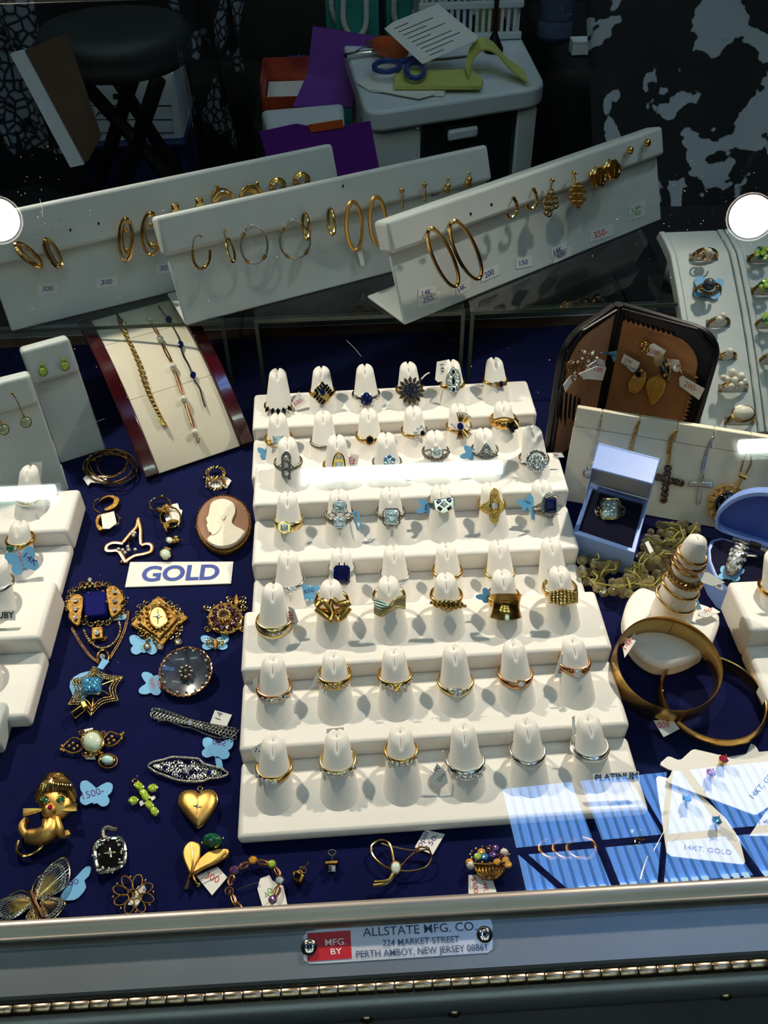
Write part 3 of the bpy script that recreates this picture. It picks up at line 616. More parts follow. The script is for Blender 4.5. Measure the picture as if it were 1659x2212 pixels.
R.d.stone('sapphire', 6, -16, 12, 15, 's', w=.0026, h=.003)
for i in range(9): R.d.oval('silver', -4+3*i, -39+abs(i-4)*1.0, 2.5, 2.5, .8, .0018, n=8); R.d.oval('silver', -4+3*i, 6-abs(i-4)*.8, 2.5, 2.5, .8, .0018, n=8); R.d.oval('silver_dark', -14-2.2*i, -18+.9*i, 3-.15*i, 5-.4*i, .8, .001, n=8)
R.d.end(); R.fly(-44, -20, 19, -30, [('14K', (-52, -24), (-38, -16), 7, 'ink_navy')]); R.tag([(-44, -16), (-32, -20), (-28, 16), (-34, 14)], (), 'paper_blue', -.003)
# --- row E
R = ring('E1', 1272, 66, 'silver', 'silver engagement ring with one round diamond', bw=.0012)
R.d.stone('diamond', 6, 2, 9, 9, w=.0018); R.d.stone('diamond', -6, -1, 3.5, 3.5); R.d.stone('diamond', 18, -2, 3.5, 3.5); R.d.end(); R.fly(44, 6, 22, 100, [('650', (34, 8), (56, 4), 9, 'ink_navy')])
R = ring('E2', 1246, 52, 'silver', 'silver ring with a large midnight blue cushion cut stone', front=1.5)
R.d.stone('sapphire', 0, -6, 18, 21, 'r', w=.0028, h=.004)
for s_ in (-1, 1): R.d.plate('silver', [(s_*17, -14), (s_*28, -18), (s_*28, -8), (s_*17, 2)], .0014, .0002, name='shoulder', bevel=.0003); R.d.wire('silver', [(s_*6, -27), (s_*5, -33)], 1.6, w=.003, sm=0); R.d.bead('silver', s_*17, 4, 1.8, .003)
R.d.end()
R = ring('E3', 1258, 56, 'silver', 'thin silver ring with a tiny diamond', bw=.001); R.d.stone('diamond', 16, -3, 3, 3); R.d.end()
R = ring('E4', 1250, 58, 'gold', 'plain thin yellow gold band', bw=.0011)
R = ring('E5', 1252, 58, 'gold_pale', 'thin pale gold ring with a single small clear stone', bw=.0011); R.d.stone('diamond', -8, -1, 4, 3); R.d.end()
# --- row F
R = ring('F1', 1368, 76, 'gold_pale', 'wide pale gold band with a channel of small diamonds', bw=.0033, bt=.0013, front=1.1)
for i in range(7): R.on('diamond', -6+5.6*i, 2.6, y=-1); R.d.end(); R.tag([(32, -62), (44, -56), (54, -28), (44, -14), (36, -24)], [('14K', (46, -24), (42, -52), 8, 'ink_red'), ('Dia', (38, -26), (36, -52), 7, 'ink_red')])
def lump(R, m, segs, w=.0016, name='gold_fold'):
    for i, (pts, rr) in enumerate(segs): R.d.wire(m, pts, rr, w=w+.0003*i, n=10, sm=6, name=name, sep=True)
R = ring('F2', 1320, 74, 'gold', 'polished gold ring with a crumpled free form knot', bw=.0014)
lump(R, 'gold', [([(-34, -8), (-18, 4), (-6, 14), (2, 18)], 7), ([(-32, -14), (-20, -24), (-6, -12), (0, 0)], 7), ([(2, -28), (-2, -14), (2, 2), (-4, 16)], 6), ([(2, -28), (16, -18), (30, -20), (38, -12)], 7), ([(38, -10), (28, 4), (16, 14), (8, 6)], 8), ([(16, 0), (26, -8), (34, -8)], 6)])
R = ring('F3', 1308, 72, 'gold_pale', 'gold bow ring of fine ribs gathered in the middle', bw=.0014)
for i in range(6):
    y = -14+5.5*i; lump(R, 'gold_pale', [([(-34, y*.95-2), (-18, y*1.1+4), (0, y*.35+2), (12, y*.5-8), (34, y*.9-10)], 3.6)], .0012+.0004*(3-abs(i-2.5)), 'rib')
R = ring('F4', 1306, 70, 'gold', 'domed gold ring of thick twisted rope strands', bw=.0016)
for i in range(7): x = -30+10*i; sy = 13-abs(i-3)*2.4; lump(R, 'gold', [([(x-9, -sy*.4-3), (x-2, -sy*.55+abs(i-3)*-1), (x+4, sy*.5-2), (x+10, sy*.75-4)], 5.2-abs(i-3)*.6)], .0018, 'strand')
R = ring('F5', 1312, 72, 'gold', 'very wide smooth gold ring with concave front', bw=.0024, bt=.0009)
t_ = MB(); rows = []
for j in range(9):
    v = j/8; ys = -30+v*50; row = []
    for i in range(17):
        u = -1+2*i/16; x = u*(35-6*math.sin(math.pi*v)); rr = .001+.0045*(1-u*u)-.0022*math.sin(math.pi*v)*(1-u*u*.6); row.append(R.d.at(x, ys+8*(1-u*u)*(v-.2), rr))
    rows.append(row)
vv = [p for r in rows for p in r]; ff = [(j*17+i, j*17+i+1, (j+1)*17+i+1, (j+1)*17+i) for j in range(8) for i in range(16)]
nb = len(vv); vv += [p-R.surf.n*.0012 for p in vv]; ff += [tuple(nb+k for k in reversed(q_)) for q_ in ff]
for i in range(16): ff += [(i, nb+i, nb+i+1, i+1), (8*17+i, 8*17+i+1, nb+8*17+i+1, nb+8*17+i)]
for j in range(8): ff += [(j*17, (j+1)*17, nb+(j+1)*17, nb+j*17), (j*17+16, nb+j*17+16, nb+(j+1)*17+16, (j+1)*17+16)]
t_.add(vv, ff).build('concave_front', 'gold', R.t, smooth=60); R.fly(-44, -26, 17, -50, [], -.006)
R = ring('F6', 1292, 74, 'gold_pale', 'wide domed gold ring with textured square ribs', bw=.0022, front=2.0, bt=.0012)
for i in range(8):
    x = -28+8*i; hh = 17-abs(i-3.5)*1.6
    lump(R, 'gold_pale', [([(x, -hh-6), (x+.5, -6), (x, hh-4)], 4.2)], .0016+.0008*(3.5-abs(i-3.5))/3.5, 'rib')
    for k in range(5): R.d.bead('gold_pale', x, -hh-2+hh*.42*k, 3.0, .0030+.0008*(3.5-abs(i-3.5))/3.5)
R.d.end(); R.tag([(-34, -66), (10, -70), (10, -30), (-32, -28)], (), 'paper', -.010)
# --- row G
R = ring('G1', 1512, 76, 'gold_rose', 'rose gold band with a row of round diamonds', bw=.0018, front=1.2); R.row(7, 27, 'diamond', 5, start=6); R.d.end(); R.tag([(-44, -44), (-34, -54), (-34, -30), (-42, -26)])
R = ring('G2', 1482, 74, 'gold', 'gold band pave set with tiny champagne diamonds', bw=.0020, front=1.3)
for r_ in range(2):
    for i in range(15): R.on('diamond' if i % 2 else 'citrine', -30+4.3*i, 2.3, y=-2+4*r_)
R.d.end(); R.tag([(-46, -14), (-36, -34), (-30, -10), (-54, 6)])
R = ring('G3', 1484, 74, 'gold', 'gold diamond band with a small gold cross', bw=.0018, front=1.3)
for i in range(4): R.on('diamond', -30+7.4*i, 4, 4.4); R.on('diamond', 10+7.4*i, 4, 4.4)
R.d.wire('gold', [(-2, -4), (8, 7)], 1.8, w=.002, sm=0); R.d.wire('gold', [(8, -4), (-2, 7)], 1.8, w=.002, sm=0); R.d.end()
R = ring('G4', 1498, 70, 'gold_pale', 'gold ring with a square cluster of four diamonds', bw=.0013, front=1.5)
R.d.plate('gold_pale', [(-9, -13), (9, -14), (10, 5), (-8, 7)], .0018, .0002, name='square_setting', bevel=.0003)
for x in (-4, 5):
    for y in (-8, 1): R.d.stone('diamond', x, y, 4.3, 4.3, 's', w=.0022)
for s_ in (-1, 1): R.d.stone('diamond', s_*16, -8, 3.6, 3); R.d.stone('diamond', s_*23, -12, 3, 2.4)
R.d.end(); R.tag([(-32, -80), (4, -80), (4, -60), (-30, -50)], w=-.012)
R = ring('G5', 1480, 68, 'gold_rose', 'smooth gold ring with one square set diamond', bw=.0017, front=1.3)
R.d.plate('gold_rose', [(-2, -13), (16, -14), (17, 3), (0, 5)], .0018, .0002, name='square_setting', bevel=.0003); R.d.stone('diamond', 7, -5, 6.5, 6, 'o', w=.0022); R.d.end()
R = ring('G6', 1452, 66, 'gold_rose', 'gold solitaire with a round diamond between scrolled shoulders', bw=.0014, front=1.6)
R.d.stone('diamond', 0, 0, 8.5, 8.5, w=.002)
for s_ in (-1, 1): R.d.oval('gold_rose', s_*13, -4, 4.5, 4.5, 1.4); R.d.oval('gold_rose', s_*21, -8, 4, 3.5, 1.3)
R.d.end(); R.tag([(-38, -38), (-32, -40), (-30, 12), (-50, 8)], [('8', (-36, 2), (-32, -8), 8, 'ink_red')])
# --- front row H
R = ring('H1', 1686, 76, 'gold', 'gold ring with five round diamonds on its left side', bw=.0013, front=1.3)
R.row(5, 17, 'diamond', 5.2, start=-14)
R.d.end(); R.tag([(-50, -70), (-26, -84), (-22, -40), (-34, -42)], [('14', (-40, -64), (-26, -58), 11, 'ink_purple')], w=-.008)
R = ring('H2', 1672, 80, 'gold_pale', 'pale gold ring with six diamonds in a straight row', bw=.0014, front=1.2); R.row(6, 32, 'diamond', 6); R.d.end(); R.tag([(-25, -100), (12, -104), (16, -70), (-24, -66)], [('C', (-14, -84), (2, -82), 10, 'ink_red')], w=-.018)
R = ring('H3', 1648, 70, 'gold', 'gold ring with grey white stones in dark claws', bw=.0014, front=1.2); R.row(7, 29, 'diamond', 5)
for i in range(8): R.on('silver_dark', -33+9.4*i, 1.5, y=-4)
R.d.end()
R = ring('H4', 1676, 84, 'silver', 'wide white gold band with a channel of square diamonds', bw=.0024, bt=.0013, front=1.2)
R.row(8, 34, 'diamond', 4.6, 4, 's')
R.d.end(); R.tag([(-80, 14), (-66, -30), (-46, -12), (-42, 12), (-56, 24)], [('14K', (-72, -6), (-58, -20), 10, 'ink_navy'), ('Dia', (-58, 10), (-48, -6), 9, 'ink_navy')], w=-.002)
R = ring('H5', 1650, 74, 'silver', 'plain rounded silver band', bw=.0013); R.tag([(-40, -92), (-4, -98), (-4, -60), (-36, -56)], [('O', (-26, -80), (-15, -81), 10, 'ink_purple')], w=-.018)
R = ring('H6', 1640, 80, 'silver', 'silver band with fine parallel ridges', bw=.0019, ridges=True)
R.tag([(-48, -94), (-42, -98), (-40, -40), (-46, -40)], w=-.008)
# PLATINUM sign
s = thing('sign', 'small white PLATINUM sign propped on the front step of the ring tray', 'sign', P(1330, 1690, .007))
SG = Surf(P(1330, 1695, .0145), (0, -.5, .86)); d = D(s, SG); d.plate('paper', [(1281, 1671), (1380, 1666), (1382, 1688), (1284, 1693)], 0.0, -.0006, name='card')
text('PLATINUM', SG, (1286, 1687), (1379, 1682), 14, 'ink_navy', s, .0002, 0, .03)
# ------------------------------------------------------------------ acrylic risers
def riser(label, xa, xb, y0=.602, y1=.775, z=.07):
    t = thing('acrylic_riser', label, 'riser', ((xa+xb)/2, (y0+y1)/2, 0), 'clear acrylic risers')
    MB().box(((xa+xb)/2, (y0+y1)/2, z-.0015), (xb-xa, y1-y0, .003)).build('top', 'acrylic', t, smooth=0)
    for x in (xa+.0015, xb-.0015):
        MB().box((x, (y0+y1)/2, (z-.003)/2+.0001), (.003, y1-y0, z-.0034)).build('side', 'acrylic', t, smooth=0)
        MB().box((x, y0-.0003, (z-.003)/2), (.003, .0006, z-.003)).build('side_edge', 'acrylic_edge', t, smooth=0)
    MB().box(((xa+xb)/2, y0-.0003, z-.0015), (xb-xa, .0006, .003)).build('front_edge', 'acrylic_edge', t, smooth=0)
riser('clear acrylic riser under the first earring bar, beside the bracelet ramp', -.30, P(482, 705, .07).x)
riser('clear acrylic riser behind the ring trays, under the second earring bar', P(548, 690, .07).x, P(1004, 668, .07).x)
riser('clear acrylic riser behind the leather wallet, under the third earring bar', P(1016, 668, .07).x, P(1470, 645, .07).x)
# ------------------------------------------------------------------ white earring stands
UP = Vector((0, 0, 1))
class Stand:
    def __init__(s, label, bl, br, z, tilt, hb, ht, L=None, wh=.007, group='white earring stands', name='earring_stand', m='leatherette_cool', foot=.05, ext=.002):
        A, B = P(*bl, z), P(*br, z); e = (B-A); s.L = L or e.length; e.normalize(); nh = Vector((e.y, -e.x, 0)); k = math.radians(tilt)
        n = nh*math.cos(k)+UP*math.sin(k); v = n.cross(e); s.A, s.e, s.n, s.v = A, e, n, v
        s.face = Surf(A, n); s.head = Surf(A+n*wh, n)
        hb_ = (s.head.at(*hb)-A).dot(v); ht_ = (s.head.at(*ht)-A).dot(v); s.hb, s.ht = hb_, ht_
        s.t = thing(name, label, 'earring stand', A+e*s.L/2, group)
        def bx(u0, u1, v0, v1, w0, w1): return [A+e*u+v*vv+n*w for w in (w0, w1) for u, vv in ((u0, v0), (u1, v0), (u1, v1), (u0, v1))]
        MB().hexa(bx(0, s.L, .0006, hb_+.004, -.003, 0)).build('front_board', m, s.t, bevel=.0012)
        MB().hexa(bx(-ext, s.L+ext, hb_, ht_, -.011, wh)).build('header', m, s.t, bevel=.003, seg=3, smooth=60)
        q = [A+e*u-nh*b+UP*zz for zz in (.0003, .0028) for u, b in ((0, .001), (s.L, .001), (s.L, foot), (0, foot))]
        MB().hexa(q).build('foot', m, s.t, bevel=.0008)
def sticker(st, words, pts=None):
    for (t, a, b, h, ink) in words:
        d = D(st.t, st.face); k = (b[0]-a[0])*.3+3; kk = (b[1]-a[1])*.3
        o = d.plate('sticker_white', [(a[0]-k, a[1]+6-kk), (b[0]+k, b[1]+6+kk), (b[0]+k, b[1]-h-5+kk), (a[0]-k, a[1]-h-5-kk)], .0004, .0001, name='price_sticker')
        text(t, st.face, a, b, h, ink, o, .0006, .15)
lb = Stand('white earring bar above the bracelet ramp, partly behind the second bar', (26, 718), (373, 632), .07, 22, (26, 566), (10, 455), L=.272, ext=.012)
mb_ = Stand('white earring bar standing in the middle of the three bars', (402, 705), (840, 591), .07, 24, (366, 552), (345, 466), L=.277)
rb = Stand('white earring bar with large gold hoops in front of the other bars', (875, 704), (1434, 474), .07, 20, (858, 546), (838, 478), L=.288)
sticker(lb, [('300', (91, 630), (115, 628), 11, 'ink_purple'), ('300', (218, 616), (243, 613), 11, 'ink_purple'), ('30', (345, 585), (362, 583), 11, 'ink_purple')])
sticker(mb_, [('901', (932, 427), (950, 421), 10, 'ink_black')])
sticker(rb, [('14K', (913, 639), (933, 634), 11, 'ink_purple'), ('250-', (914, 655), (941, 648), 12, 'ink_purple'), ('14K', (993, 632), (1008, 621), 11, 'ink_purple'), ('200', (1049, 601), (1069, 591), 12, 'ink_purple'), ('150', (1123, 574), (1141, 570), 11, 'ink_purple'), ('14K', (1199, 550), (1216, 541), 11, 'ink_purple'), ('400-', (1205, 560), (1226, 549), 10, 'ink_purple'), ('350-', (1285, 515), (1314, 505), 14, 'ink_red'), ('14K', (1367, 458), (1387, 448), 9, 'ink_green'), ('90', (1374, 468), (1386, 462), 8, 'ink_green')])
ORD = ('first', 'second', 'third', 'fourth', 'fifth', 'sixth', 'seventh', 'eighth', 'ninth', 'tenth', 'eleventh', 'twelfth')
BARN = {id(lb): 'first bar', id(mb_): 'middle bar', id(rb): 'front bar'}
cnt = {}
def earring(st, desc, x, y):
    i = cnt.get(id(st), 0); cnt[id(st)] = i+1
    t = thing('earring', '%s, %s from left on the %s' % (desc, ORD[i], BARN[id(st)]), 'earring', st.head.at(x, y, .001), 'earrings on the white bars')
    d = D(t, st.head, x, y, .0025); c = st.head.at(x, y, 0)
    return d
def pin(d, m='gold', x=0, y=0):
    c = d.s.at(d.cx+x, d.cy+y, 0); MB().cyl(c-d.s.n*.004, c+d.s.n*.0035, .0005, n=6).build('post', m, d.pa)
# first bar
for x, y, rot, L in ((34, 526, 42, 37), (98, 517, 62, 34)):
    d = earring(lb, 'slender gold leaf hoop earring', x, y); pin(d); k = math.radians(rot); cx, cy = L*math.cos(k), L*math.sin(k)
    d.oval('gold', cx, cy, L, 11, 4.2, .002, rot, 28, 'hoop', wv=.004); d.oval('gold_pale', cx+3, cy, L-6, 6, 2, .003, rot, 24, 'inner_hoop'); d.end()
for x, y, rx in ((270, 470, 15), (324, 458, 20)):
    d = earring(lb, 'tall oval gold hoop earring with a hanging drop', x, y); pin(d); d.oval('gold', 2, 47, rx, 46, 3.6, .003, 0, 30, 'hoop', wv=-.003); d.oval('gold_pale', 4, 40, rx-6, 34, 2.4, .004, 0, 24, 'inner_hoop'); d.bead('gold', 2, 28, 5); d.bead('gold', 5, 72, 8); d.end()
for x, y in ((380, 440), (432, 427)):
    d = earring(lb, 'short gold barrel stud earring', x, y); pin(d); d.plate('gold', [(-9, 0), (8, -3), (9, 24), (-8, 26)], .006, 0, name='barrel', bevel=.002); d.plate('gold_pale', [(-8, 14), (8, 12), (8, 22), (-7, 24)], .0066, .006, name='bright_band'); d.end()
for x, y, f_ in ((470, 402, 1), (556, 394, -1)):
    d = earring(lb, 'gold leaping dolphin earring', x, y); pin(d)
    o = [(-10, 34), (-12, 20), (-4, 6), (-2, -5), (4, 3), (18, 4), (32, 14), (38, 30), (36, 38), (30, 28), (22, 22), (10, 24), (0, 34), (-6, 40)]
    d.plate('gold', [(a*f_ if f_ > 0 else (a*-1.0), b) for a, b in (o if f_ > 0 else reversed(o))], .005, .001, 3, name='dolphin_body', bevel=.0012); d.wire('gold_pale', [(-6*f_, 28), (4*f_, 14), (18*f_, 12), (30*f_, 24)], 2.4, w=.0052); d.end()
for x, y in ((599, 388), (651, 376)):
    d = earring(lb, 'round ribbed gold hoop stud earring', x, y); pin(d); d.oval('gold', 1, 14, 15, 15, 4.5, .003, 0, 24, 'hoop'); d.oval('gold_pale', 1, 14, 10, 10, 2.5, .004, 0, 20, 'inner_hoop'); d.end()
# middle bar
d = earring(mb_, 'open gold wire hoop earring', 433, 512); pin(d); d.oval('gold', 2, 36, 19, 32, 3.2, .003, 0, 30, 'hoop', -15, 195); d.wire('gold', [(-17, 26), (-14, 4), (-4, -4), (4, 0)], 1.2, w=.003); d.end()
d = earring(mb_, 'narrow gold wire hoop earring seen edge on', 486, 497); pin(d); d.oval('gold', 12, 44, 7, 26, 2.8, .003, -14, 28, 'hoop', wv=.003); d.wire('gold', [(4, 22), (-2, 8), (0, -2), (4, 2)], 1.2, w=.003); d.end()
for x, y, rx, ry in ((546, 484, 29, 40), (634, 473, 33, 40)):
    d = earring(mb_, 'grey steel wire hoop earring with gold collars', x, y); pin(d, 'silver'); d.oval('silver_dark', 3, 46, rx, ry, 2.3, .003, 0, 36, 'hoop', -130, 222)
    for a in (40, 120, 215): k = math.radians(a); d.wire('gold_antique', [(3+rx*math.cos(k-.14), 46+ry*math.sin(k-.14)), (3+rx*math.cos(k+.14), 46+ry*math.sin(k+.14))], 4.2, w=.003, sm=0, name='collar')
    d.wire('silver', [(-20, 16), (-6, 2), (2, 0)], 1.1, w=.003); d.end()
for x, y, rx in ((655, 459, 7), (710, 449, 7)):
    d = earring(mb_, 'small flat gold hoop earring', x, y); pin(d); d.oval('gold', 6, 30, rx, 28, 3.4, .004, -6, 28, 'hoop', wv=.004); d.end()
for x, y in ((762, 436), (813, 425)):
    d = earring(mb_, 'thick satin gold hoop earring', x, y); pin(d); d.oval('gold_satin', 3, 52, 17, 52, 4.6, .003, -3, 34, 'hoop', wv=-.006); d.end()
    if x == 762: ptag(d.pa, [(772, 545), (782, 540), (788, 572), (780, 576)], 'paper', mb_.face, .004, [])
for x, y, l in ((868, 411, 38), (917, 399, 34)):
    d = earring(mb_, 'gold ball stud earring with a fine chain drop', x, y); pin(d); d.bead('gold', 0, 0, 6, .004)
    for i in range(5): d.oval('gold', 1, 10+i*l/6, 2.4, 4, 1, .003, 0, 10, 'chain')
    d.end()
for x, y in ((967, 388), (1013, 374)):
    d = earring(mb_, 'gold bead drop earring', x, y); pin(d); d.bead('gold', 0, 0, 3.4, .003); d.bead('gold', 0, 14, 7.5, .004); d.plate('gold', [(-6, 16), (6, 16), (7, 30), (-7, 31)], .005, .001, name='drop', bevel=.0012); d.end()
# front bar
for x, y, cx, cy, rx, ry, rot in ((925, 492, 32, 64, 20, 68, -24), (972, 478, 34, 62, 22, 68, -24)):
    d = earring(rb, 'large plain gold hoop earring', x, y); pin(d); d.oval('gold', cx, cy, rx, ry, 4.4, .008, rot, 44, 'hoop', wv=-.010); d.wire('gold', [(0, 0), (6, 0), (10, 6)], 2.2, w=.003, name='clasp'); d.end()
for x, y in ((1107, 426), (1150, 407)):
    d = earring(rb, 'small gold half hoop earring', x, y); pin(d); d.wire('gold', [(0, 0), (8, 12), (9, 30), (0, 43), (-10, 42), (-12, 34)], 3.6, w=.004, name='hoop'); d.end()
d = earring(rb, 'gold cluster drop earring of small rings', 1192, 392); pin(d); d.bead('gold', 0, -2, 5.5, .003); d.wire('gold', [(0, 4), (-2, 18)], 1.6, w=.003, sm=0)
for x, y in ((-2, 22), (-8, 32), (3, 32), (-12, 44), (-2, 44), (8, 42), (-10, 56), (0, 56), (9, 52), (-12, 66), (-6, 70)): d.oval('gold', x, y, 5, 6, 2, .004, 20, 12, 'chain_links')
d.end()
d = earring(rb, 'gold brick lattice drop earring', 1241, 376); pin(d); d.bead('gold', -2, -2, 5, .003); d.wire('gold', [(-1, 4), (3, 22)], 2, w=.003, sm=0)
for r_, n in enumerate((1, 2, 3, 2, 3, 2, 1)):
    for i in range(n): x = 8+(i-(n-1)/2)*12; y = 22+r_*8; d.plate('gold_satin', [(x-5.5, y-5), (x+5.5, y-5), (x+5.5, y+4), (x-5.5, y+4)], .0042+.0006*(r_ % 2), .002, name='lattice_brick', bevel=.0004)
d.end()
for x, y in ((1292, 362), (1322, 346)):
    d = earring(rb, 'ribbed gold shell earring', x, y); pin(d)
    for i in range(5): a = -16+8*i; d.wire('gold', [(a*.3, 0), (a, 14), (a*.95, 28), (a*.4, 40)], 4.4, w=.004+.0016*(2-abs(i-2)), n=8, sep=True, name='shell_rib')
    d.end()
for x, y in ((1361, 325), (1398, 309)):
    d = earring(rb, 'plain gold ball stud earring', x, y); pin(d); d.bead('gold', 0, 0, 8.5, .002, 'ball', True)
for st, pts in ((lb, ((152, 497), (213, 483))), (mb_, ((741, 402),)), (rb, ((1017, 462), (1062, 442)))):
    for x, y in pts: d = D(st.t, st.head); d.plate('onyx', [(x-2, y-3), (x+2, y-3), (x+2, y+3), (x-2, y+3)], .0002, .0001, name='pin_hole')
# ------------------------------------------------------------------ peridot and jade earring stands
pe = Stand('small white stand with two green peridot earrings', (133, 1003), (230, 972), 0, 20, (68, 834), (46, 757), wh=.006, ext=.0, foot=.03)
A2 = P(150, 1062, 0); ja = Stand('small white stand with two pale jade drop earrings', (12, 1100), (150, 1060), 0, 20, (-40, 905), (-62, 840), wh=.006, ext=.0, foot=.03)
for i, (x, y) in enumerate(((91, 790), (138, 778))):
    t = thing('earring', 'peridot stud earring of two green stones, %s of the pair' % ('left', 'right')[i], 'earring', pe.head.at(x, y, .001), 'peridot earrings'); d = D(t, pe.head, x, y)
    pin(d); d.stone('peridot', 0, 0, 5.2, 5.6, w=.002); d.stone('peridot', 2, 13, 8.5, 9, w=.003); d.oval('gold', 2, 13, 8.8, 9.4, 1, .002); d.end()
for i, (x, y, bx, by) in enumerate(((26, 849, 56, 912), (-26, 866, 8, 928))):
    t = thing('earring', 'pale jade drop earring on a long gold wire, %s of the pair' % ('right', 'left')[i], 'earring', ja.head.at(x, y, .001), 'jade earrings'); d = D(t, ja.head)
    pin(d, 'gold', x, y); d.bead('gold', x, y, 3, .002); d.wire('gold', [(x, y, .003), (x+10, y+16, .008), (bx-6, by-16, .009)], 1.2, w=.006); d.stone('jade', bx, by, 11, 11, w=.009, cab=True, h=.002); d.oval('gold', bx, by, 11.4, 11.4, 1.3, .009); d.bead('gold', bx-5, by-14, 3, .009); d.end()
# ------------------------------------------------------------------ bracelet ramp
A, B = P(345, 1030, 0), P(520, 970, 0); e = (B-A); LW = e.length; e.normalize(); nh = Vector((e.y, -e.x, 0)); RL = .15; NP = 30; RP = [(0.0, 0.0, math.radians(48))]
for i in range(NP):
    a_ = math.radians(48-48*(i+.5)/NP); RP.append((RP[-1][0]+RL/NP*math.cos(a_), RP[-1][1]+RL/NP*math.sin(a_), math.radians(48-48*(i+1)/NP)))
def rpt(u, i, w):
    b, h, a_ = RP[i]; n_ = nh*math.sin(a_)+UP*math.cos(a_); return A+e*u-nh*b+UP*(h+.003)+n_*w
t = thing('bracelet_ramp', 'curved ivory bracelet ramp with glossy dark red wooden sides', 'bracelet display', A+e*LW/2)
def ramp_part(name, u0, u1, i0, i1, top, bot, m, bevel=0):
    return MB().loft([[rpt(u, i, top) for i in range(i0, i1+1)]+[rpt(u, i, bot) for i in range(i1, i0-1, -1)] for u in (u0, u1)]).build(name, m, t, smooth=40, bevel=bevel)
for i0, i1 in ((0, 12), (12, 23), (23, 30)): ramp_part('pad', 0, LW, i0, i1, 0, -.0025, 'ivory_pad', .0005)
ramp_part('side_rail', -.0105, -.0002, 0, 30, .003, -.0026, 'mahogany', .0008); ramp_part('side_rail', LW+.0002, LW+.0105, 0, 30, .003, -.0026, 'mahogany', .0008)
q = [A+e*u-nh*b+UP*z for z in (.0005, RP[22][1]-.001) for u, b in ((.004, RP[22][0]), (LW-.004, RP[22][0]), (LW-.004, RP[22][0]+.005), (.004, RP[22][0]+.005))]; MB().hexa(q).build('prop', 'mahogany', t)
class RampSurf(Surf):
    def at(s, px, py, w=0.0):
        d_ = ray(px, py); best = None
        for i in range(NP):
            b, h, a_ = RP[i]; n_ = nh*math.sin(a_)+UP*math.cos(a_); p0_ = A-nh*b+UP*(h+.003)+n_*w; p = CAM+d_*((p0_-CAM).dot(n_)/d_.dot(n_)); k_ = (p-p0_).dot(-nh*math.cos(a_)+UP*math.sin(a_))
            if best is None or abs(k_-RL/NP/2) < best[0]: best = (abs(k_-RL/NP/2), p)
        return best[1]
RS = RampSurf(A, nh*math.sin(.5)+UP*math.cos(.5)); onr = RS.at
b1 = thing('bracelet', 'thick braided gold curb bracelet on the bracelet ramp', 'bracelet', onr(310, 800), 'bracelets on the ramp'); d = D(b1, RS)
cp = cat([Vector(p+(0,)) for p in ((262, 690), (268, 716), (286, 752), (303, 792), (315, 832), (330, 868), (345, 897), (353, 912))], 7, False)
for i, p in enumerate(cp[::2]):
    d.wire('gold_pale' if i % 2 else 'gold', [(p.x-9, p.y-11, .001), (p.x-3, p.y-2, .0032), (p.x+3, p.y+2, .0034), (p.x+9, p.y+11, .001)], 2.3, sm=2, name='link_row' if i % 2 else 'link_row_dark')
d.wire('gold', [(345, 902), (356, 918)], 5, w=.002, sm=0, name='clasp'); d.end()
b2 = thing('bracelet', 'gold bar link bracelet with white pearls on the bracelet ramp', 'bracelet', onr(375, 800), 'bracelets on the ramp'); d = D(b2, RS)
pk = [(320, 684), (323, 688), (346, 732), (374, 792), (398, 862), (422, 934)]
for x, y in pk[1:]: d.bead('pearl', x, y, 8 if y > 700 else 6, .0022, 'pearl', True)
for (x0, y0), (x1, y1) in zip(pk[1:-1], pk[2:]):
    for s_ in (-3, 3): d.wire('gold_rose', [(x0+4+s_*.5, y0+10), ((x0+x1)/2+s_, (y0+y1)/2), (x1-4+s_*.5, y1-11)], 1.6, w=.0016, name='bar_link')
d.oval('gold', 428, 950, 3, 6, 1, .001); d.end()
b3 = thing('bracelet', 'silver wave bracelet with oval blue sapphires on the bracelet ramp', 'bracelet', onr(415, 800), 'bracelets on the ramp'); d = D(b3, RS)
d.wire('silver', [(343, 662), (352, 676), (364, 690), (374, 708), (384, 726), (390, 742), (395, 766), (406, 786), (412, 800), (420, 820), (432, 840), (438, 862), (444, 880)], 2.2, w=.0014, name='wave_chain')
for x, y in ((364, 690), (390, 744), (417, 810)): d.stone('sapphire', x, y, 6.5, 8, w=.0022)
d.end()
# ------------------------------------------------------------------ ring trays cut by the edge of the picture, at the near side of the small stands
lt1 = tray('white stepped ring tray beside the small earring stands, cut by the picture edge', -.195-.1065, .3865, 0, 2, .0425, .012, .008, .213, [.213/2-.030], 'stepped ring trays')
lt2 = tray('white stepped ring tray in front of its twin, cut by the picture edge', -.1915-.1065, .2895, 0, 2, .046, .012, .012, .213, [.213/2-.030], 'stepped ring trays')
ER = 'rings of the trays at the picture edge'
R = Ring(lt1[1][0], 1088, 62, 'gold_pale', 'thin pale gold ring with a scroll tag', 'on the tray by the jade earrings', group=ER); R.d.stone('diamond', 14, -2, 4, 4); R.d.end(); R.tag([(8, -90), (34, -92), (32, -58), (20, -50)], w=-.014)
R = Ring(lt1[0][0], 1182, 62, 'gold', 'gold ring with a round green emerald and blue butterfly tag', 'near the picture edge', group=ER); R.d.stone('emerald', -14, 2, 8, 8, w=.002); R.d.stone('diamond', -26, -3, 4, 4); R.d.stone('diamond', -3, 1, 4, 4); R.d.end()
R.fly(14, 30, 34, -20, [('14K', (14, 20), (40, 40), 14, 'ink_purple'), ('Pearl + R', (2, 12), (14, 50), 8, 'ink_red')], w=.0035)
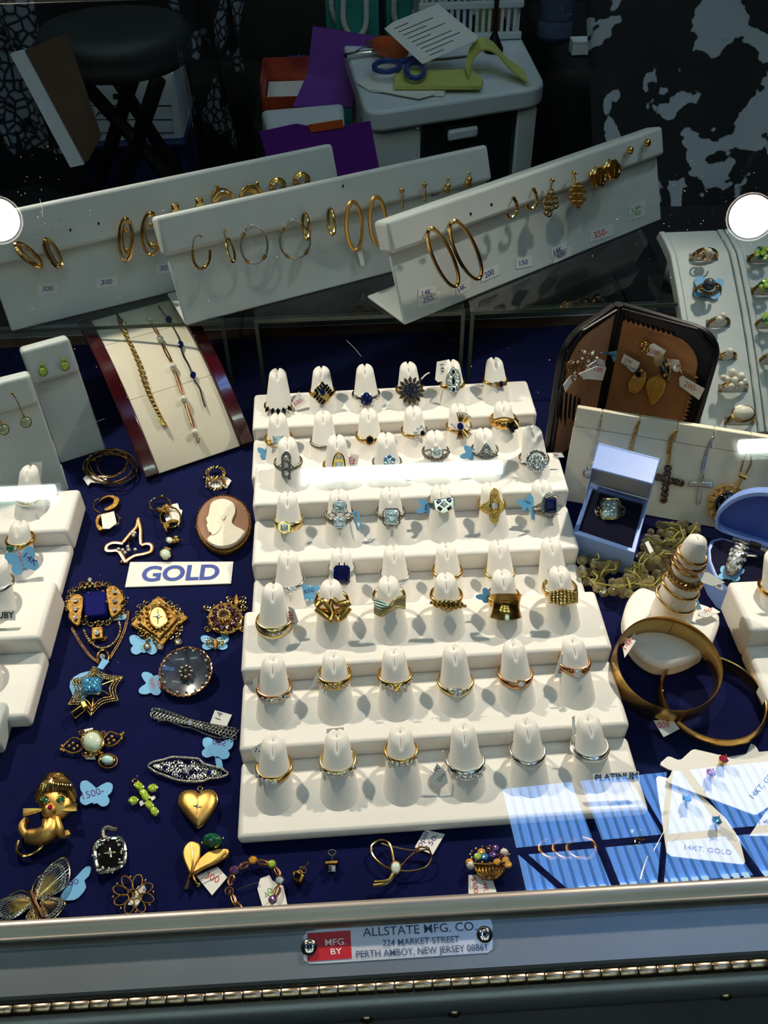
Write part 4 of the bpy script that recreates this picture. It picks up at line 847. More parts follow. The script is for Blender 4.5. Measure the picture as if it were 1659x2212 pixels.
R = Ring(lt2[1][0], 1278, 66, 'silver', 'silver ring with a magenta ruby, above a RUBY sign', 'at the picture edge', group=ER); R.d.stone('ruby', -6, 0, 8, 8, w=.002); R.d.end()
R = Ring(lt2[0][0], 1432, 66, 'silver', 'thin silver ring with a white 350 price tag', 'at the picture edge', group=ER); R.tag([(10, -66), (34, -62), (36, -44), (22, -8), (6, -10)], [('350-', (14, -18), (30, -56), 10, 'ink_red')], w=-.006)
s = thing('sign', 'small white RUBY sign leaning on a ring finger at the picture edge', 'sign', P(15, 1340, .02)); c = lt2[1][0]; SG = Surf(Vector((c.x, c.y-.0125, c.z+.004)), (0, -.6, .8)); d = D(s, SG)
d.plate('paper', [(-40, 1320), (33, 1318), (33, 1340), (-40, 1342)], .0, -.0006, name='card'); text('RUBY', SG, (-16, 1336), (31, 1334), 13, 'ink_black', s, .0002, 0, .03)
b = thing('ring_box', 'grey white box corner below the ring trays at the picture edge', 'box', P(-20, 1620, 0)); q = P(12, 1632, .0); MB().box((q.x-.05, q.y+.0125, .009), (.1, .024, .017)).build('box_body', 'leatherette_cool', b, bevel=.002)
# ------------------------------------------------------------------ jewels lying on the blue velvet
def jewel(name, label, catg, x, y, group='jewels lying on the velvet'):
    t = thing(name, label, catg, P(x, y, 0), group); return t, D(t, VEL)
def spiral(d, m, x, y, r, r0=1.2, turns=1.4, rot=0, w=.0016, mir=1):
    pts = []
    for i in range(14):
        u = i/13; a = math.radians(rot)+u*turns*2*math.pi*mir; q = r*(1-u*.85); pts.append((x+q*math.cos(a), y+q*math.sin(a)*.9))
    d.wire(m, pts, r0, w=w, sm=2, name='scroll')
# coil of thin bangles with a tag
t, d = jewel('hoop_coil', 'coil of large thin gold hoops with a white tag below the peridot stand', 'earring', 240, 1012)
for i, (x, y, rx, ry, rot, w, wv) in enumerate(((238, 1012, 58, 34, 4, .002, 0), (232, 1002, 44, 30, -8, .006, .003), (246, 1006, 52, 36, 10, .004, .002), (236, 1012, 50, 30, -4, .004, 0), (244, 1000, 34, 26, -30, .009, .004))): d.oval('gold_antique' if i % 2 else 'gold', x, y, rx, ry, 1.7, w, rot, 44, 'hoop', wv=wv, sep=True)
d.bead('gold', 196, 986, 4); d.bead('gold', 205, 994, 3.5); d.end(); ptag(t, [(179, 1033), (186, 1027), (232, 1028), (228, 1044), (196, 1042), (190, 1049)], 'paper', w=.003)
# twisted hoops with 14K tag
t, d = jewel('hoop_earrings', 'pair of small twisted gold hoops holding a white 14K tag', 'earring', 467, 1032)
ptag(t, [(446, 1030), (452, 1028), (490, 1030), (500, 1038), (490, 1054), (444, 1052)], 'paper', w=.002, words=[('14K', (456, 1048), (474, 1045), 9, 'ink_purple')])
for cy, w in ((1022, .004), (1044, .005)):
    d.oval('gold', 466, cy, 19, 13, 3.6, w, 0, 30, 'hoop', sep=True)
    for i in range(16): a = 2*math.pi*i/16; d.wire('gold_pale', [(466+15*math.cos(a), cy+10*math.sin(a)), (466+22*math.cos(a+.2), cy+16*math.sin(a+.2))], 1.3, w=w+.001, sm=0, name='twist')
d.bead('gold', 441, 1032, 3.5); d.end()
# crescent earrings
t, d = jewel('hoop_earrings', 'pair of crescent shaped gold creole earrings tied to a white tag', 'earring', 232, 1105)
d.plate('gold_antique', [(258, 1078), (252, 1092), (240, 1100), (228, 1103), (226, 1098), (240, 1090), (246, 1080), (236, 1073), (224, 1076), (214, 1084), (222, 1074), (238, 1069), (250, 1072)], .004, .0005, 3, name='crescent', bevel=.001)
d.plate('gold_antique', [(222, 1109), (210, 1114), (206, 1126), (209, 1140), (216, 1146), (224, 1140), (215, 1134), (213, 1124), (220, 1114), (234, 1106)], .004, .0005, 3, name='crescent', bevel=.001)
d.oval('gold', 222, 1092, 20, 16, 1.4, .003, 10, 24, 'wire', 90, 280); d.oval('gold', 240, 1122, 18, 16, 1.4, .003, 0, 24, 'wire', -100, 60); d.bead('gold', 258, 1120, 3.5); d.end()
ptag(t, [(218, 1112), (246, 1104), (252, 1130), (236, 1142), (222, 1142)], 'paper', w=.005)
# knot earrings
t, d = jewel('hoop_earrings', 'pair of gold hoops with leafy knots and a white tag', 'earring', 355, 1105)
ptag(t, [(368, 1090), (384, 1087), (388, 1100), (394, 1102), (386, 1136), (362, 1134), (354, 1112)], 'paper', w=.002, words=[('K', (358, 1120), (368, 1112), 9, 'ink_purple')])
d.oval('gold', 346, 1090, 23, 16, 1.7, .004, 0, 28, 'hoop', sep=True); d.oval('gold', 368, 1118, 22, 22, 2, .004, 0, 28, 'hoop', sep=True)
for x, y, a in ((354, 1094, -40), (348, 1100, 20), (360, 1098, 60), (362, 1128, -30), (356, 1136, 70), (374, 1124, 0)): k = math.radians(a); d.plate('gold', [(x-12*math.cos(k), y-12*math.sin(k)), (x-4*math.sin(k), y+4*math.cos(k)), (x+12*math.cos(k), y+12*math.sin(k)), (x+4*math.sin(k), y-4*math.cos(k))], .006, .002, 2, name='leaf', bevel=.0006)
d.bead('gold', 360, 1138, 8, .003, 'knot', True); d.bead('gold', 350, 1072, 3.5); d.end()
# triangular lavalier
t, d = jewel('pendant', 'rose gold triangular openwork pendant with tiny pearls and a dark stone', 'pendant', 278, 1165)
d.wire('gold_rose', [(299, 1122), (295, 1138), (282, 1152), (266, 1172)], 4.2, w=.002, flat=.35); d.wire('gold_rose', [(299, 1122), (304, 1142), (304, 1160), (305, 1176)], 4.2, w=.002, flat=.35)
for pts in ([(266, 1174), (246, 1172), (232, 1178), (230, 1188), (240, 1190), (256, 1190), (268, 1208), (272, 1214)], [(305, 1178), (318, 1174), (328, 1178), (327, 1190), (312, 1196), (292, 1200), (278, 1208), (272, 1214)]): d.wire('gold_rose', pts, 4.6, w=.002, flat=.35)
d.stone('dark_stone', 282, 1166, 6.5, 6.5, w=.003)
for x, y in ((286, 1151), (291, 1151), (256, 1186), (265, 1188), (270, 1194), (278, 1188), (292, 1187), (276, 1181), (288, 1157)): d.bead('pearl', x, y, 3.8, .003, 'seed_pearl', False)
d.wire('gold_rose', [(282, 1160), (276, 1180), (270, 1200)], 1, w=.002); d.bead('gold_rose', 263, 1214, 4.5); d.bead('gold_rose', 273, 1215, 4.5); d.bead('gold_rose', 299, 1122, 5); d.end()
# opal studs
t, d = jewel('opal_earrings', 'pair of small white opal stud earrings set in gold', 'earring', 370, 1180)
for x, y, r in ((366, 1167, 7), (357, 1197, 11)): d.stone('opal', x, y, r, r*.9, w=.004, cab=True); d.oval('gold', x, y, r+.5, r, 1.5, .003)
for x, y in ((380, 1162), (383, 1168), (376, 1170), (358, 1186), (364, 1188)): d.bead('gold', x, y, 6, .003)
d.wire('gold', [(388, 1166), (402, 1165)], 1.1, w=.003, sm=0); d.end()
# cameo
t, d = jewel('cameo_brooch', 'large oval shell cameo brooch with a white bearded profile', 'brooch', 483, 1128)
ov = lambda cx, cy, rx, ry, n=40, rot=0: [(cx+rx*math.cos(2*math.pi*i/n)*math.cos(rot)-ry*math.sin(2*math.pi*i/n)*math.sin(rot), cy+rx*math.cos(2*math.pi*i/n)*math.sin(rot)+ry*math.sin(2*math.pi*i/n)*math.cos(rot)) for i in range(n)]
d.plate('gold_antique', ov(483, 1130, 60, 61), .005, .0004, name='backing', bevel=.001); d.plate('cameo_brown', ov(482, 1127, 56, 57), .0068, .005, name='shell', bevel=.0008)
d.plate('cameo_white', [(447, 1166), (452, 1158), (464, 1150), (468, 1142), (463, 1146), (456, 1150), (451, 1148), (448, 1140), (446, 1134), (448, 1128), (445, 1120), (450, 1112), (452, 1100), (456, 1086), (468, 1079), (482, 1077), (498, 1082), (507, 1092), (508, 1106), (502, 1120), (502, 1130), (512, 1138), (529, 1147), (522, 1160), (508, 1172), (490, 1180), (470, 1180), (456, 1174)], .0086, .0068, 2, name='profile', bevel=.0007)
d.plate('cameo_white', [(478, 1112), (484, 1108), (487, 1114), (483, 1122), (479, 1120)], .0094, .0086, 2, name='ear'); d.plate('cameo_white', [(462, 1140), (470, 1132), (478, 1134), (474, 1144), (462, 1154), (456, 1152)], .0093, .0086, 2, name='beard'); d.plate('cameo_white', [(452, 1168), (470, 1156), (490, 1158), (512, 1142), (526, 1150), (510, 1170), (488, 1178), (468, 1178)], .0093, .0084, 2, name='shoulder')
for i in range(60): a = 2*math.pi*i/60; d.bead('gold_antique', 483+59*math.cos(a), 1129+60*math.sin(a), 1.7, .0045)
d.end()
# GOLD sign
t = thing('sign', 'white paper sign with the word GOLD in blue lettering', 'sign', P(385, 1241, 0)); d = D(t, VEL); d.plate('paper', [(281, 1214), (504, 1213), (499, 1260), (270, 1268)], .0012, .0003, name='card'); text('GOLD', VEL, (307, 1255), (476, 1250), 31, 'ink_blue', t, .0014, .18, .03)
# lapis brooch with chains
t, d = jewel('chain_brooch', 'gold brooch with a square lapis, leaf wings and looped chains', 'brooch', 208, 1330)
d.plate('lapis', [(180, 1284), (184, 1278), (222, 1274), (228, 1280), (230, 1322), (226, 1328), (188, 1332), (182, 1326)], .006, .001, name='lapis_slab', bevel=.0012, label='deep blue lapis slab')
for s_, cx, cy in ((-1, 165, 1316), (1, 244, 1298)):
    d.plate('gold_antique', [(cx-s_*16, cy-26), (cx+s_*4, cy-34), (cx+s_*16, cy-22), (cx+s_*24, cy-4), (cx+s_*16, cy+4), (cx+s_*18, cy+18), (cx-s_*2, cy+36), (cx-s_*10, cy+18)], .0036, .001, 2, name='leaf_wing', bevel=.0006)
    for k in range(3): d.stone('diamond', cx+s_*3, cy-20+19*k, 4.6, 4.6, w=.0046)
for i in range(22):
    a = 2*math.pi*i/22; x, y = 206+62*math.cos(a), 1304+44*math.sin(a)
    spiral(d, 'gold', x, y, 8, 1.4, 1.2, i*40, .0014, 1 if i % 2 else -1); d.bead('gold_pale', 206+58*math.cos(a+.14), 1304+41*math.sin(a+.14), 3, .002)
for s_ in (-1, 1): spiral(d, 'gold_antique', 195+s_*18, 1264, 11, 1.7, 1.2, 90, .002, s_)
for x, y in ((188, 1262), (200, 1262), (194, 1268), (194, 1256), (206, 1268), (184, 1270)): d.bead('gold_pale', x, y, 4, .003)
d.stone('diamond', 194, 1252, 4.8, 4.8, w=.003)
for x, y in ((230, 1300), (186, 1332), (192, 1282), (222, 1278)): d.bead('gold', x, y, 3.4, .005)
d.plate('gold_antique', [(197, 1355), (222, 1352), (222, 1378), (197, 1382)], .003, .001, name='drop_frame', bevel=.0006); d.stone('diamond', 209, 1366, 6, 6, w=.004); spiral(d, 'gold_antique', 196, 1384, 8, 1.4); spiral(d, 'gold_antique', 224, 1380, 8, 1.4, mir=-1); d.wire('gold', [(210, 1338), (210, 1354)], 2, sm=0)
d.wire('gold_antique', [(182, 1362), (190, 1380), (206, 1396), (222, 1400), (240, 1394), (254, 1378), (260, 1360), (257, 1344)], 2.6, w=.0016, name='beaded_arc')
for i, p in enumerate(cat([Vector(q+(0,)) for q in ((182, 1362), (190, 1380), (206, 1396), (222, 1400), (240, 1394), (254, 1378), (260, 1360), (257, 1344))], 4, False)): d.bead('gold_pale', p.x, p.y, 2.6, .003)
for pts in ([(156, 1358), (166, 1376), (180, 1398), (196, 1418), (212, 1430)], [(276, 1322), (272, 1350), (262, 1378), (250, 1400), (238, 1420)]):
    for p in cat([Vector(q+(0,)) for q in pts], 7, False): d.oval('gold_rose', p.x, p.y, 2.2, 3.0, .9, .001, 30, 8, 'chain')
d.oval('gold', 223, 1418, 12, 14, 2.2, .002); d.stone('diamond', 221, 1418, 6, 6, w=.003); d.wire('gold', [(222, 1400), (222, 1408)], 2, sm=0); d.end()
ptag(t, [(236, 1338), (252, 1318), (266, 1324), (274, 1330), (268, 1338)], 'paper_blue', w=.0008, sm=2); ptag(t, [(210, 1442), (222, 1422), (236, 1428), (222, 1446)], 'paper_blue', w=.005)
# spider web brooch
t, d = jewel('web_brooch', 'spider web brooch of beaded gold wire with a blue topaz', 'brooch', 207, 1490)
tips = [(203, 1440), (265, 1462), (255, 1513), (196, 1546), (148, 1522), (156, 1468)]; C0 = (206, 1484)
for rr in (1.0, .86, .72):
    for i in range(6):
        a, b = tips[i], tips[(i+1) % 6]; A_ = [C0[k]+(a[k]-C0[k])*rr for k in (0, 1)]; B_ = [C0[k]+(b[k]-C0[k])*rr for k in (0, 1)]; M_ = [(A_[k]+B_[k])/2+(C0[k]-(A_[k]+B_[k])/2)*.2 for k in (0, 1)]
        pts = cat([Vector(tuple(q)+(0,)) for q in (A_, M_, B_)], 7, False); d.wire('gold_antique', [(p.x, p.y) for p in pts], 1.3, w=.002, sm=0, name='web_strand')
        for p in pts: d.bead('gold_pale', p.x, p.y, 2.0, .0024)
for x, y in tips: d.wire('gold', [C0, (x, y)], 1.9, w=.002, sm=0, name='web_spoke')
d.stone('topaz', 197, 1482, 22, 18, 'r', 0, .005, h=.007, label='large blue topaz')
for x, y in ((178, 1466), (180, 1496), (216, 1470), (212, 1500)): d.bead('gold', x, y, 3, .005)
MB().box(P(167, 1536, .003), (.0066, .0046, .004), .5).build('spider_body', 'dark_stone', t); d.wire('gold', [(154, 1540), (176, 1524), (184, 1534), (162, 1552), (154, 1540)], 1.8, w=.005, sm=0, name='cage'); d.plate('gold', [(172, 1516), (184, 1512), (190, 1524), (178, 1530)], .006, .002, name='spider_head', bevel=.0006); d.end()
ptag(t, [(150, 1484), (160, 1462), (190, 1450), (220, 1456), (226, 1466), (190, 1500), (170, 1520)], 'paper_blue', w=.0008, sm=2)
# square gold brooch
t, d = jewel('square_brooch', 'diamond shaped yellow gold brooch with scrolls and an oval boss', 'brooch', 343, 1340)
d.plate('gold_antique', [(342, 1285), (372, 1310), (408, 1333), (382, 1352), (350, 1396), (322, 1370), (280, 1350), (306, 1318)], .0028, .0006, 1, name='square_plate', bevel=.0008)
d.plate('gold_antique', [(340, 1298), (384, 1334), (344, 1378), (298, 1346)], .0046, .0028, name='raised_square', bevel=.0008); d.plate('gold_satin', ov(341, 1333, 19, 23, 28), .0064, .0046, name='oval_boss', bevel=.0008); d.stone('diamond', 341, 1331, 5, 5, w=.0068); d.oval('gold', 341, 1333, 20, 24, 1.8, .0058)
d.wire('gold', [(341, 1316), (341, 1348)], 1, w=.0065, sm=0); d.wire('gold', [(330, 1332), (352, 1332)], 1, w=.0065, sm=0)
for i in range(18):
    a = 2*math.pi*i/18; spiral(d, 'gold', 343+50*math.cos(a), 1340+42*math.sin(a), 9, 1.4, 1.3, i*50, .0022, 1 if i % 2 else -1); d.bead('gold_pale', 343+44*math.cos(a+.17), 1340+37*math.sin(a+.17), 3.2, .004); d.bead('gold', 341+25*math.cos(a), 1334+29*math.sin(a), 3, .005)
for x, y in ((318, 1396), (345, 1397), (385, 1386)): d.wire('gold', [(x, y-16), (x, y-6)], 1.4, sm=0); d.stone('diamond', x, y, 5, 5.5, w=.003); d.oval('gold_antique', x, y, 6.5, 7, 1.6, .002)
d.end(); ptag(t, butterfly(311, 1394, 32, 0, .72), 'paper_blue', w=.0009, words=[('00', (304, 1404), (318, 1402), 11, 'ink_green')])
# garnet brooch
t, d = jewel('garnet_brooch', 'round gold brooch ringed with dark garnets and pointed ends', 'brooch', 486, 1340)
d.plate('gold', ov(486, 1334, 38, 34, 32), .004, .0006, name='dish', bevel=.001)
for i in range(10): a = 2*math.pi*i/10; d.stone('garnet', 486+25*math.cos(a), 1334+21*math.sin(a), 8.5, 7.5, rot=math.degrees(a), w=.0046)
d.stone('garnet', 482, 1326, 7, 6.5, w=.008)
for i in range(14): a = 2*math.pi*i/14; d.bead('gold_pale', 483+13*math.cos(a), 1328+11*math.sin(a), 3.2, .006); d.bead('gold', 486+38*math.cos(a), 1334+33*math.sin(a), 3, .004)
for s_, bx, by in ((-1, 510, 1296), (1, 464, 1388)):
    d.plate('gold_antique', [(bx-5, by+s_*-6), (bx, by+s_*16), (bx+6, by-s_*4), (bx, by-s_*10)], .004, .001, 2, name='point', bevel=.0006)
    for q in (-1, 1): spiral(d, 'gold', bx+q*13, by-s_*4, 8, 1.4, 1.3, 0, .002, q); d.oval('gold', bx+q*12, by+s_*2, 9, 4, 1.2, .002, -20*q)
for q in (-1, 1): spiral(d, 'gold', 486+q*40, 1312, 8, 1.4); spiral(d, 'gold', 486+q*38, 1358, 8, 1.4)
d.end(); ptag(t, butterfly(464, 1389, 31, 0, .55), 'paper_blue', w=.0009)
# grey dish brooch
t, d = jewel('dish_brooch', 'round grey shell dish brooch with a gold rim and pearl cluster', 'brooch', 405, 1464)
c = P(405, 1464, 0); rr = .0152; T_ = Matrix.Rotation(math.radians(14), 3, 'X'); A_ = tuple(T_ @ Vector(v) for v in ((1, 0, 0), (0, 1, 0), (0, 0, 1)))
DS = Surf(c+Vector((0, 0, .0052)), A_[2]); d = D(t, DS)
MB().lathe(c+Vector((0, 0, .0052)), [(.0001, -.0012), (.006, -.001), (.011, .0004), (.0146, .0018), (.0148, .001), (.012, -.0012), (.0001, -.0028)], 40, A_).build('dish', 'mother_of_pearl_grey', t)
MB().tube([c+Vector((0, 0, .0052))+(A_[0]*math.cos(2*math.pi*i/72)+A_[1]*math.sin(2*math.pi*i/72))*(.0152+.0003*math.sin(i*2.6))+A_[2]*(.0018+.0003*math.cos(i*2.6)) for i in range(72)], .0007, 6, True).build('rim', 'gold_rose', t)
for i in range(16): a = 2*math.pi*i/16+.1; MB().sph(c+Vector((0, 0, .0052))+(A_[0]*math.cos(a)+A_[1]*math.sin(a))*.0133+A_[2]*.0022, .0007, 8, 6).build('rim_pearl', 'pearl' if i % 2 else 'silver_dark', t)
for i in range(9): a = 2*math.pi*i/8; q = 0 if i == 8 else .0034; MB().sph(c+Vector((0, 0, .0052))+(A_[0]*math.cos(a)+A_[1]*math.sin(a))*q+A_[2]*(.001 if i < 8 else .002), .0013, 10, 8).build('centre_pearl', 'silver_dark', t)
MB().cyl(c+Vector((0, 0, .0003)), c+Vector((0, 0, .0036)), .004).build('pin_back', 'gold_antique', t)
ptag(t, butterfly(328, 1478, 26, -80, .95), 'paper_blue', w=.0012, words=[('900-', (322, 1466), (330, 1492), 9, 'ink_red'), ('SET', (338, 1470), (342, 1490), 7, 'ink_red')])
# filigree bow bar pin
t, d = jewel('bar_pin', 'silver filigree bow bar pin with a white 14K tag', 'brooch', 420, 1560)
d.wire('silver_dark', [(326, 1541), (338, 1530), (372, 1540), (404, 1552), (440, 1562), (478, 1572), (502, 1578), (516, 1576), (500, 1592), (470, 1594), (440, 1584), (412, 1572), (396, 1570), (360, 1556), (342, 1558), (344, 1548), (328, 1550)], 1.8, True, .0016, 2, name='frame')
for i in range(24):
    u = i/23; x, y = 334+u*170, 1541+u*44; k_ = .35+1.0*abs(u-.44)
    for v_ in (-1, 0, 1): d.oval('silver_dark' if v_ else 'silver', x+v_*2, y+v_*9*k_, 4.6, 4.4*k_+1, 1.1, .0022, 20, 9, 'filigree')
    d.bead('silver', x, y+14*k_, 2, .003); d.bead('silver', x+3, y-13*k_, 2, .003)
d.stone('diamond', 410, 1561, 6, 6, w=.004); d.end(); ptag(t, [(450, 1572), (464, 1534), (501, 1544), (489, 1570)], 'paper', w=.0015, words=[('14', (476, 1556), (482, 1541), 13, 'ink_black')])
# opal brooch
t, d = jewel('opal_brooch', 'gold scroll brooch with a large oval opal and a small opal drop', 'brooch', 198, 1612)
d.stone('opal', 200, 1602, 20, 20, w=.004, cab=True, h=.0035); d.oval('gold', 200, 1602, 23, 24, 2.4, .003)
for i in range(28): a = 2*math.pi*i/28; d.bead('gold_pale', 200+21*math.cos(a), 1602+22*math.sin(a), 2, .005)
for pts in ([(178, 1600), (160, 1594), (144, 1604), (136, 1616), (152, 1626), (170, 1624), (180, 1612)], [(222, 1598), (236, 1582), (252, 1586), (264, 1590), (252, 1606), (236, 1612), (222, 1606)]): d.wire('gold_antique', pts, 2.2, w=.002)
for x, y in ((150, 1612), (158, 1606), (160, 1618), (168, 1612), (234, 1598), (242, 1592), (246, 1600), (236, 1606), (134, 1612), (132, 1620), (138, 1622), (262, 1588), (266, 1584), (262, 1596), (186, 1628), (196, 1632), (208, 1630), (216, 1626)): d.bead('gold', x, y, 4.2, .002)
for s_ in (-1, 1): spiral(d, 'gold_antique', 200+s_*24, 1584, 8, 1.5, mir=s_); spiral(d, 'gold', 200+s_*16, 1630, 8, 1.5, mir=-s_)
d.stone('opal_blue', 232, 1641, 13, 9, w=.003, cab=True); d.oval('gold_antique', 233, 1644, 20, 15, 2, .0016); d.oval('gold', 232, 1641, 15, 11, 1.6, .002); d.end(); ptag(t, [(181, 1576), (200, 1572), (202, 1582), (184, 1586)], 'paper', w=.001); ptag(t, [(180, 1632), (204, 1628), (206, 1640), (186, 1640)], 'paper', w=.001)
# filigree navette bar pin
t, d = jewel('bar_pin', 'long white gold filigree bar pin with a blue butterfly 500 tag', 'brooch', 405, 1663)
OUT = [(320, 1655), (336, 1645), (352, 1642), (372, 1636), (400, 1637), (428, 1640), (440, 1650), (460, 1656), (480, 1662), (492, 1672), (474, 1680), (452, 1682), (436, 1688), (404, 1688), (378, 1684), (352, 1674), (336, 1668)]
d.wire('silver_dark', OUT, 3.2, True, .0014, 3, flat=.6, name='frame')
for p in cat([Vector(q_+(0,)) for q_ in OUT], 5): d.bead('silver', p.x, p.y, 2.3, .0024)
rnd = random.Random(5)
for i in range(120):
    u = rnd.uniform(-1, 1); x = 406+u*70; y = 1663+u*8+rnd.uniform(-1, 1)*19*(1-abs(u)**1.6); d.oval('silver', x, y, rnd.uniform(3, 6), rnd.uniform(2.5, 5), .8, .0014, rnd.uniform(0, 90), 8, 'filigree')
d.stone('diamond', 402, 1663, 9, 9, 'd', w=.003); d.stone('sapphire', 356, 1658, 6, 7, 'd', w=.002); d.stone('sapphire', 452, 1669, 6, 7, 'd', w=.002); d.end()
ptag(t, butterfly(468, 1618, 34, 8, .7)+[], 'paper_blue', w=.0018, words=[('500', (487, 1612), (458, 1607), -11, 'ink_purple')]); ptag(t, [(464, 1636), (478, 1636), (482, 1660), (468, 1658)], 'paper_blue', w=.001)
# lion brooch
t, d = jewel('lion_brooch', 'gold lion cub brooch with green eyes and a ruby nose', 'brooch', 115, 1740)
HEAD = [(78, 1716), (82, 1694), (96, 1676), (116, 1668), (142, 1672), (158, 1688), (162, 1716), (154, 1742), (138, 1756), (112, 1768), (94, 1760), (80, 1742)]
c = P(120, 1720, .006); t_ = MB(); ux = P(162, 1722, .006)-c; uy = P(120, 1668, .006)-c; t_.sph(P(120, 1728, .006), 1, 24, 12, (ux*.9, uy*.8, Vector((0, 0, .0055)))); t_.build('head', 'gold_satin', t)
rl = random.Random(3)
for i in range(27):
    a = math.radians(208-i*236/26); x1, y1 = 120+43*math.cos(a), 1708-37*math.sin(a); k_ = abs(math.cos(a)); y1 += 30*max(0, k_-.55)
    d.wire('gold' if i % 2 else 'gold_antique', [(119+6*math.cos(a), 1684-4*math.sin(a), .0125), ((119+x1)/2+4*math.cos(a), (1684+y1)/2-7, .0122), (x1, y1, .006)], 3.2, sm=4, name='mane_lock', sep=True)
for i in range(13):
    x = 90+i*5; d.wire('gold_pale' if i % 2 else 'gold', [(119+(x-119)*.45, 1684, .0128), (x, 1694, .0135), (x+(x-119)*.14, 1709+rl.uniform(-3, 3)-abs(x-119)*.06, .0118)], 2.6, sm=4, name='fringe_lock', sep=True)
for x, y, s_ in ((96, 1728, 1), (131, 1727, -1)): d.stone('emerald', x, y, 8, 6, rot=10*s_, w=.0112); d.oval('gold', x, y, 9, 7, 1.6, .011)
d.stone('ruby', 108, 1744, 6, 6, w=.013)
c = P(107, 1752, .009); MB().sph(c, .004, 14, 10).build('muzzle', 'gold_satin', t)
for s_ in (-1, 1):
    for k in range(6): d.wire('gold', [(108+s_*10, 1748), (108+s_*34, 1744-3*s_+2*k), (108+s_*58, 1746+s_*-6+3*k-4)], 1.3, w=.009, name='whisker')
body = MB(); body.tube(cat([P(x, y, z) for x, y, z in ((112, 1764, .005), (112, 1784, .006), (104, 1800, .006), (84, 1808, .005), (60, 1806, .0045))], 5, False), [.0035+.0016*math.sin(i/20*math.pi) for i in range(21)], 12); body.build('body', 'gold_satin', t)
for pts, r in (([(100, 1772, .007), (98, 1790, .009), (92, 1806, .006), (80, 1808, .004)], 9), ([(122, 1770, .007), (128, 1790, .008), (134, 1804, .005), (147, 1801, .003)], 9), ([(60, 1806, .004), (50, 1796, .005), (48, 1784, .005), (58, 1772, .004)], 9)): d.wire('gold_satin', pts, r, n=10, sep=True, name='leg')
d.wire('gold', [(104, 1808), (90, 1830), (66, 1846), (46, 1848), (36, 1836), (40, 1816)], 3.2, w=.003, name='tail', sep=True); d.end()
ptag(t, butterfly(206, 1716, 36, 6, .8), 'paper_blue', w=.0018, words=[('1500-', (180, 1727), (226, 1713), 15, 'ink_purple')])
# peridot cross
t, d = jewel('cross_pendant', 'small cross pendant of oval green peridots lying on the velvet', 'pendant', 312, 1722)
for x, y, a in ((300, 1698, 30), (310, 1713, 40), (330, 1702, -25), (288, 1729, -25), (314, 1720, 50), (322, 1738, 55), (333, 1752, 70)): d.stone('peridot', x, y, 10, 8, rot=a, w=.003); d.oval('gold', x, y, 10.5, 8.5, 1, .002, a)
d.oval('gold', 292, 1688, 6, 5, 1.4, .002); d.end(); ptag(t, [(300, 1732), (308, 1728), (312, 1736), (304, 1742)], 'paper', w=.001); ptag(t, [(324, 1722), (334, 1718), (336, 1724), (328, 1730)], 'paper', w=.001)
# heart locket
t, d = jewel('locket', 'satin gold heart locket with a star set diamond', 'locket', 428, 1748)
HT = [(430, 1715), (440, 1709), (454, 1707), (465, 1714), (469, 1728), (464, 1746), (452, 1766), (438, 1782), (428, 1788), (416, 1778), (400, 1760), (388, 1742), (387, 1726), (394, 1713), (408, 1708), (420, 1709)]
def scaled(pts, k, cx=428, cy=1744): return [(cx+(x-cx)*k, cy+(y-cy)*k) for x, y in pts]
rr = []
for k, z in ((.97, .0006), (1.0, .0018), (.985, .0026), (1.0, .0034), (.95, .005), (.8, .0062), (.5, .0069), (.1, .0071)): rr.append(cat([P(x, y, z) for x, y in scaled(HT, k)], 3))
MB().loft(rr).build('heart', 'gold_satin', t, smooth=60); d.wire('gold', HT, 1.6, True, .0026, name='edge')
for a in range(4): k = math.radians(90*a+8); L_ = 13 if a % 2 else 9; d.wire('gold_pale', [(426, 1741), (426+L_*math.cos(k), 1741+L_*math.sin(k))], 1.1, w=.0073, sm=0, name='star')
d.stone('diamond', 426, 1741, 3.5, 3.5, w=.0074); d.oval('gold', 432, 1704, 5, 5, 1.2, .002); d.end()
# onyx pendant
t, d = jewel('pendant', 'silver framed black onyx pendant with a central diamond star', 'pendant', 237, 1850)
d.plate('onyx', [(208, 1826), (222, 1816), (252, 1812), (266, 1822), (268, 1856), (258, 1872), (220, 1882), (210, 1870)], .0026, .0005, name='onyx_slab', bevel=.0006)
d.wire('silver', [(205, 1828), (222, 1814), (254, 1810), (268, 1822), (270, 1856), (260, 1874), (218, 1886), (208, 1870)], 4.2, True, .0026, 2, name='frame')
rnd = random.Random(8)
for x0, y0 in ((214, 1826), (260, 1820), (264, 1862), (216, 1876), (240, 1880), (208, 1850), (267, 1840), (236, 1812)):
    for k in range(6): d.bead('silver', x0+rnd.uniform(-8, 8), y0+rnd.uniform(-6, 6), 3, .004)
for a in range(4): k = math.radians(90*a-6); d.wire('gold_pale', [(238, 1842), (238+12*math.cos(k), 1842+10*math.sin(k))], 2, w=.003, sm=0, name='star')
d.stone('diamond', 238, 1842, 5, 5, w=.004); d.wire('silver_dark', [(224, 1812), (222, 1796), (232, 1788), (244, 1792), (254, 1792)], 5, w=.004, name='bail'); d.end()
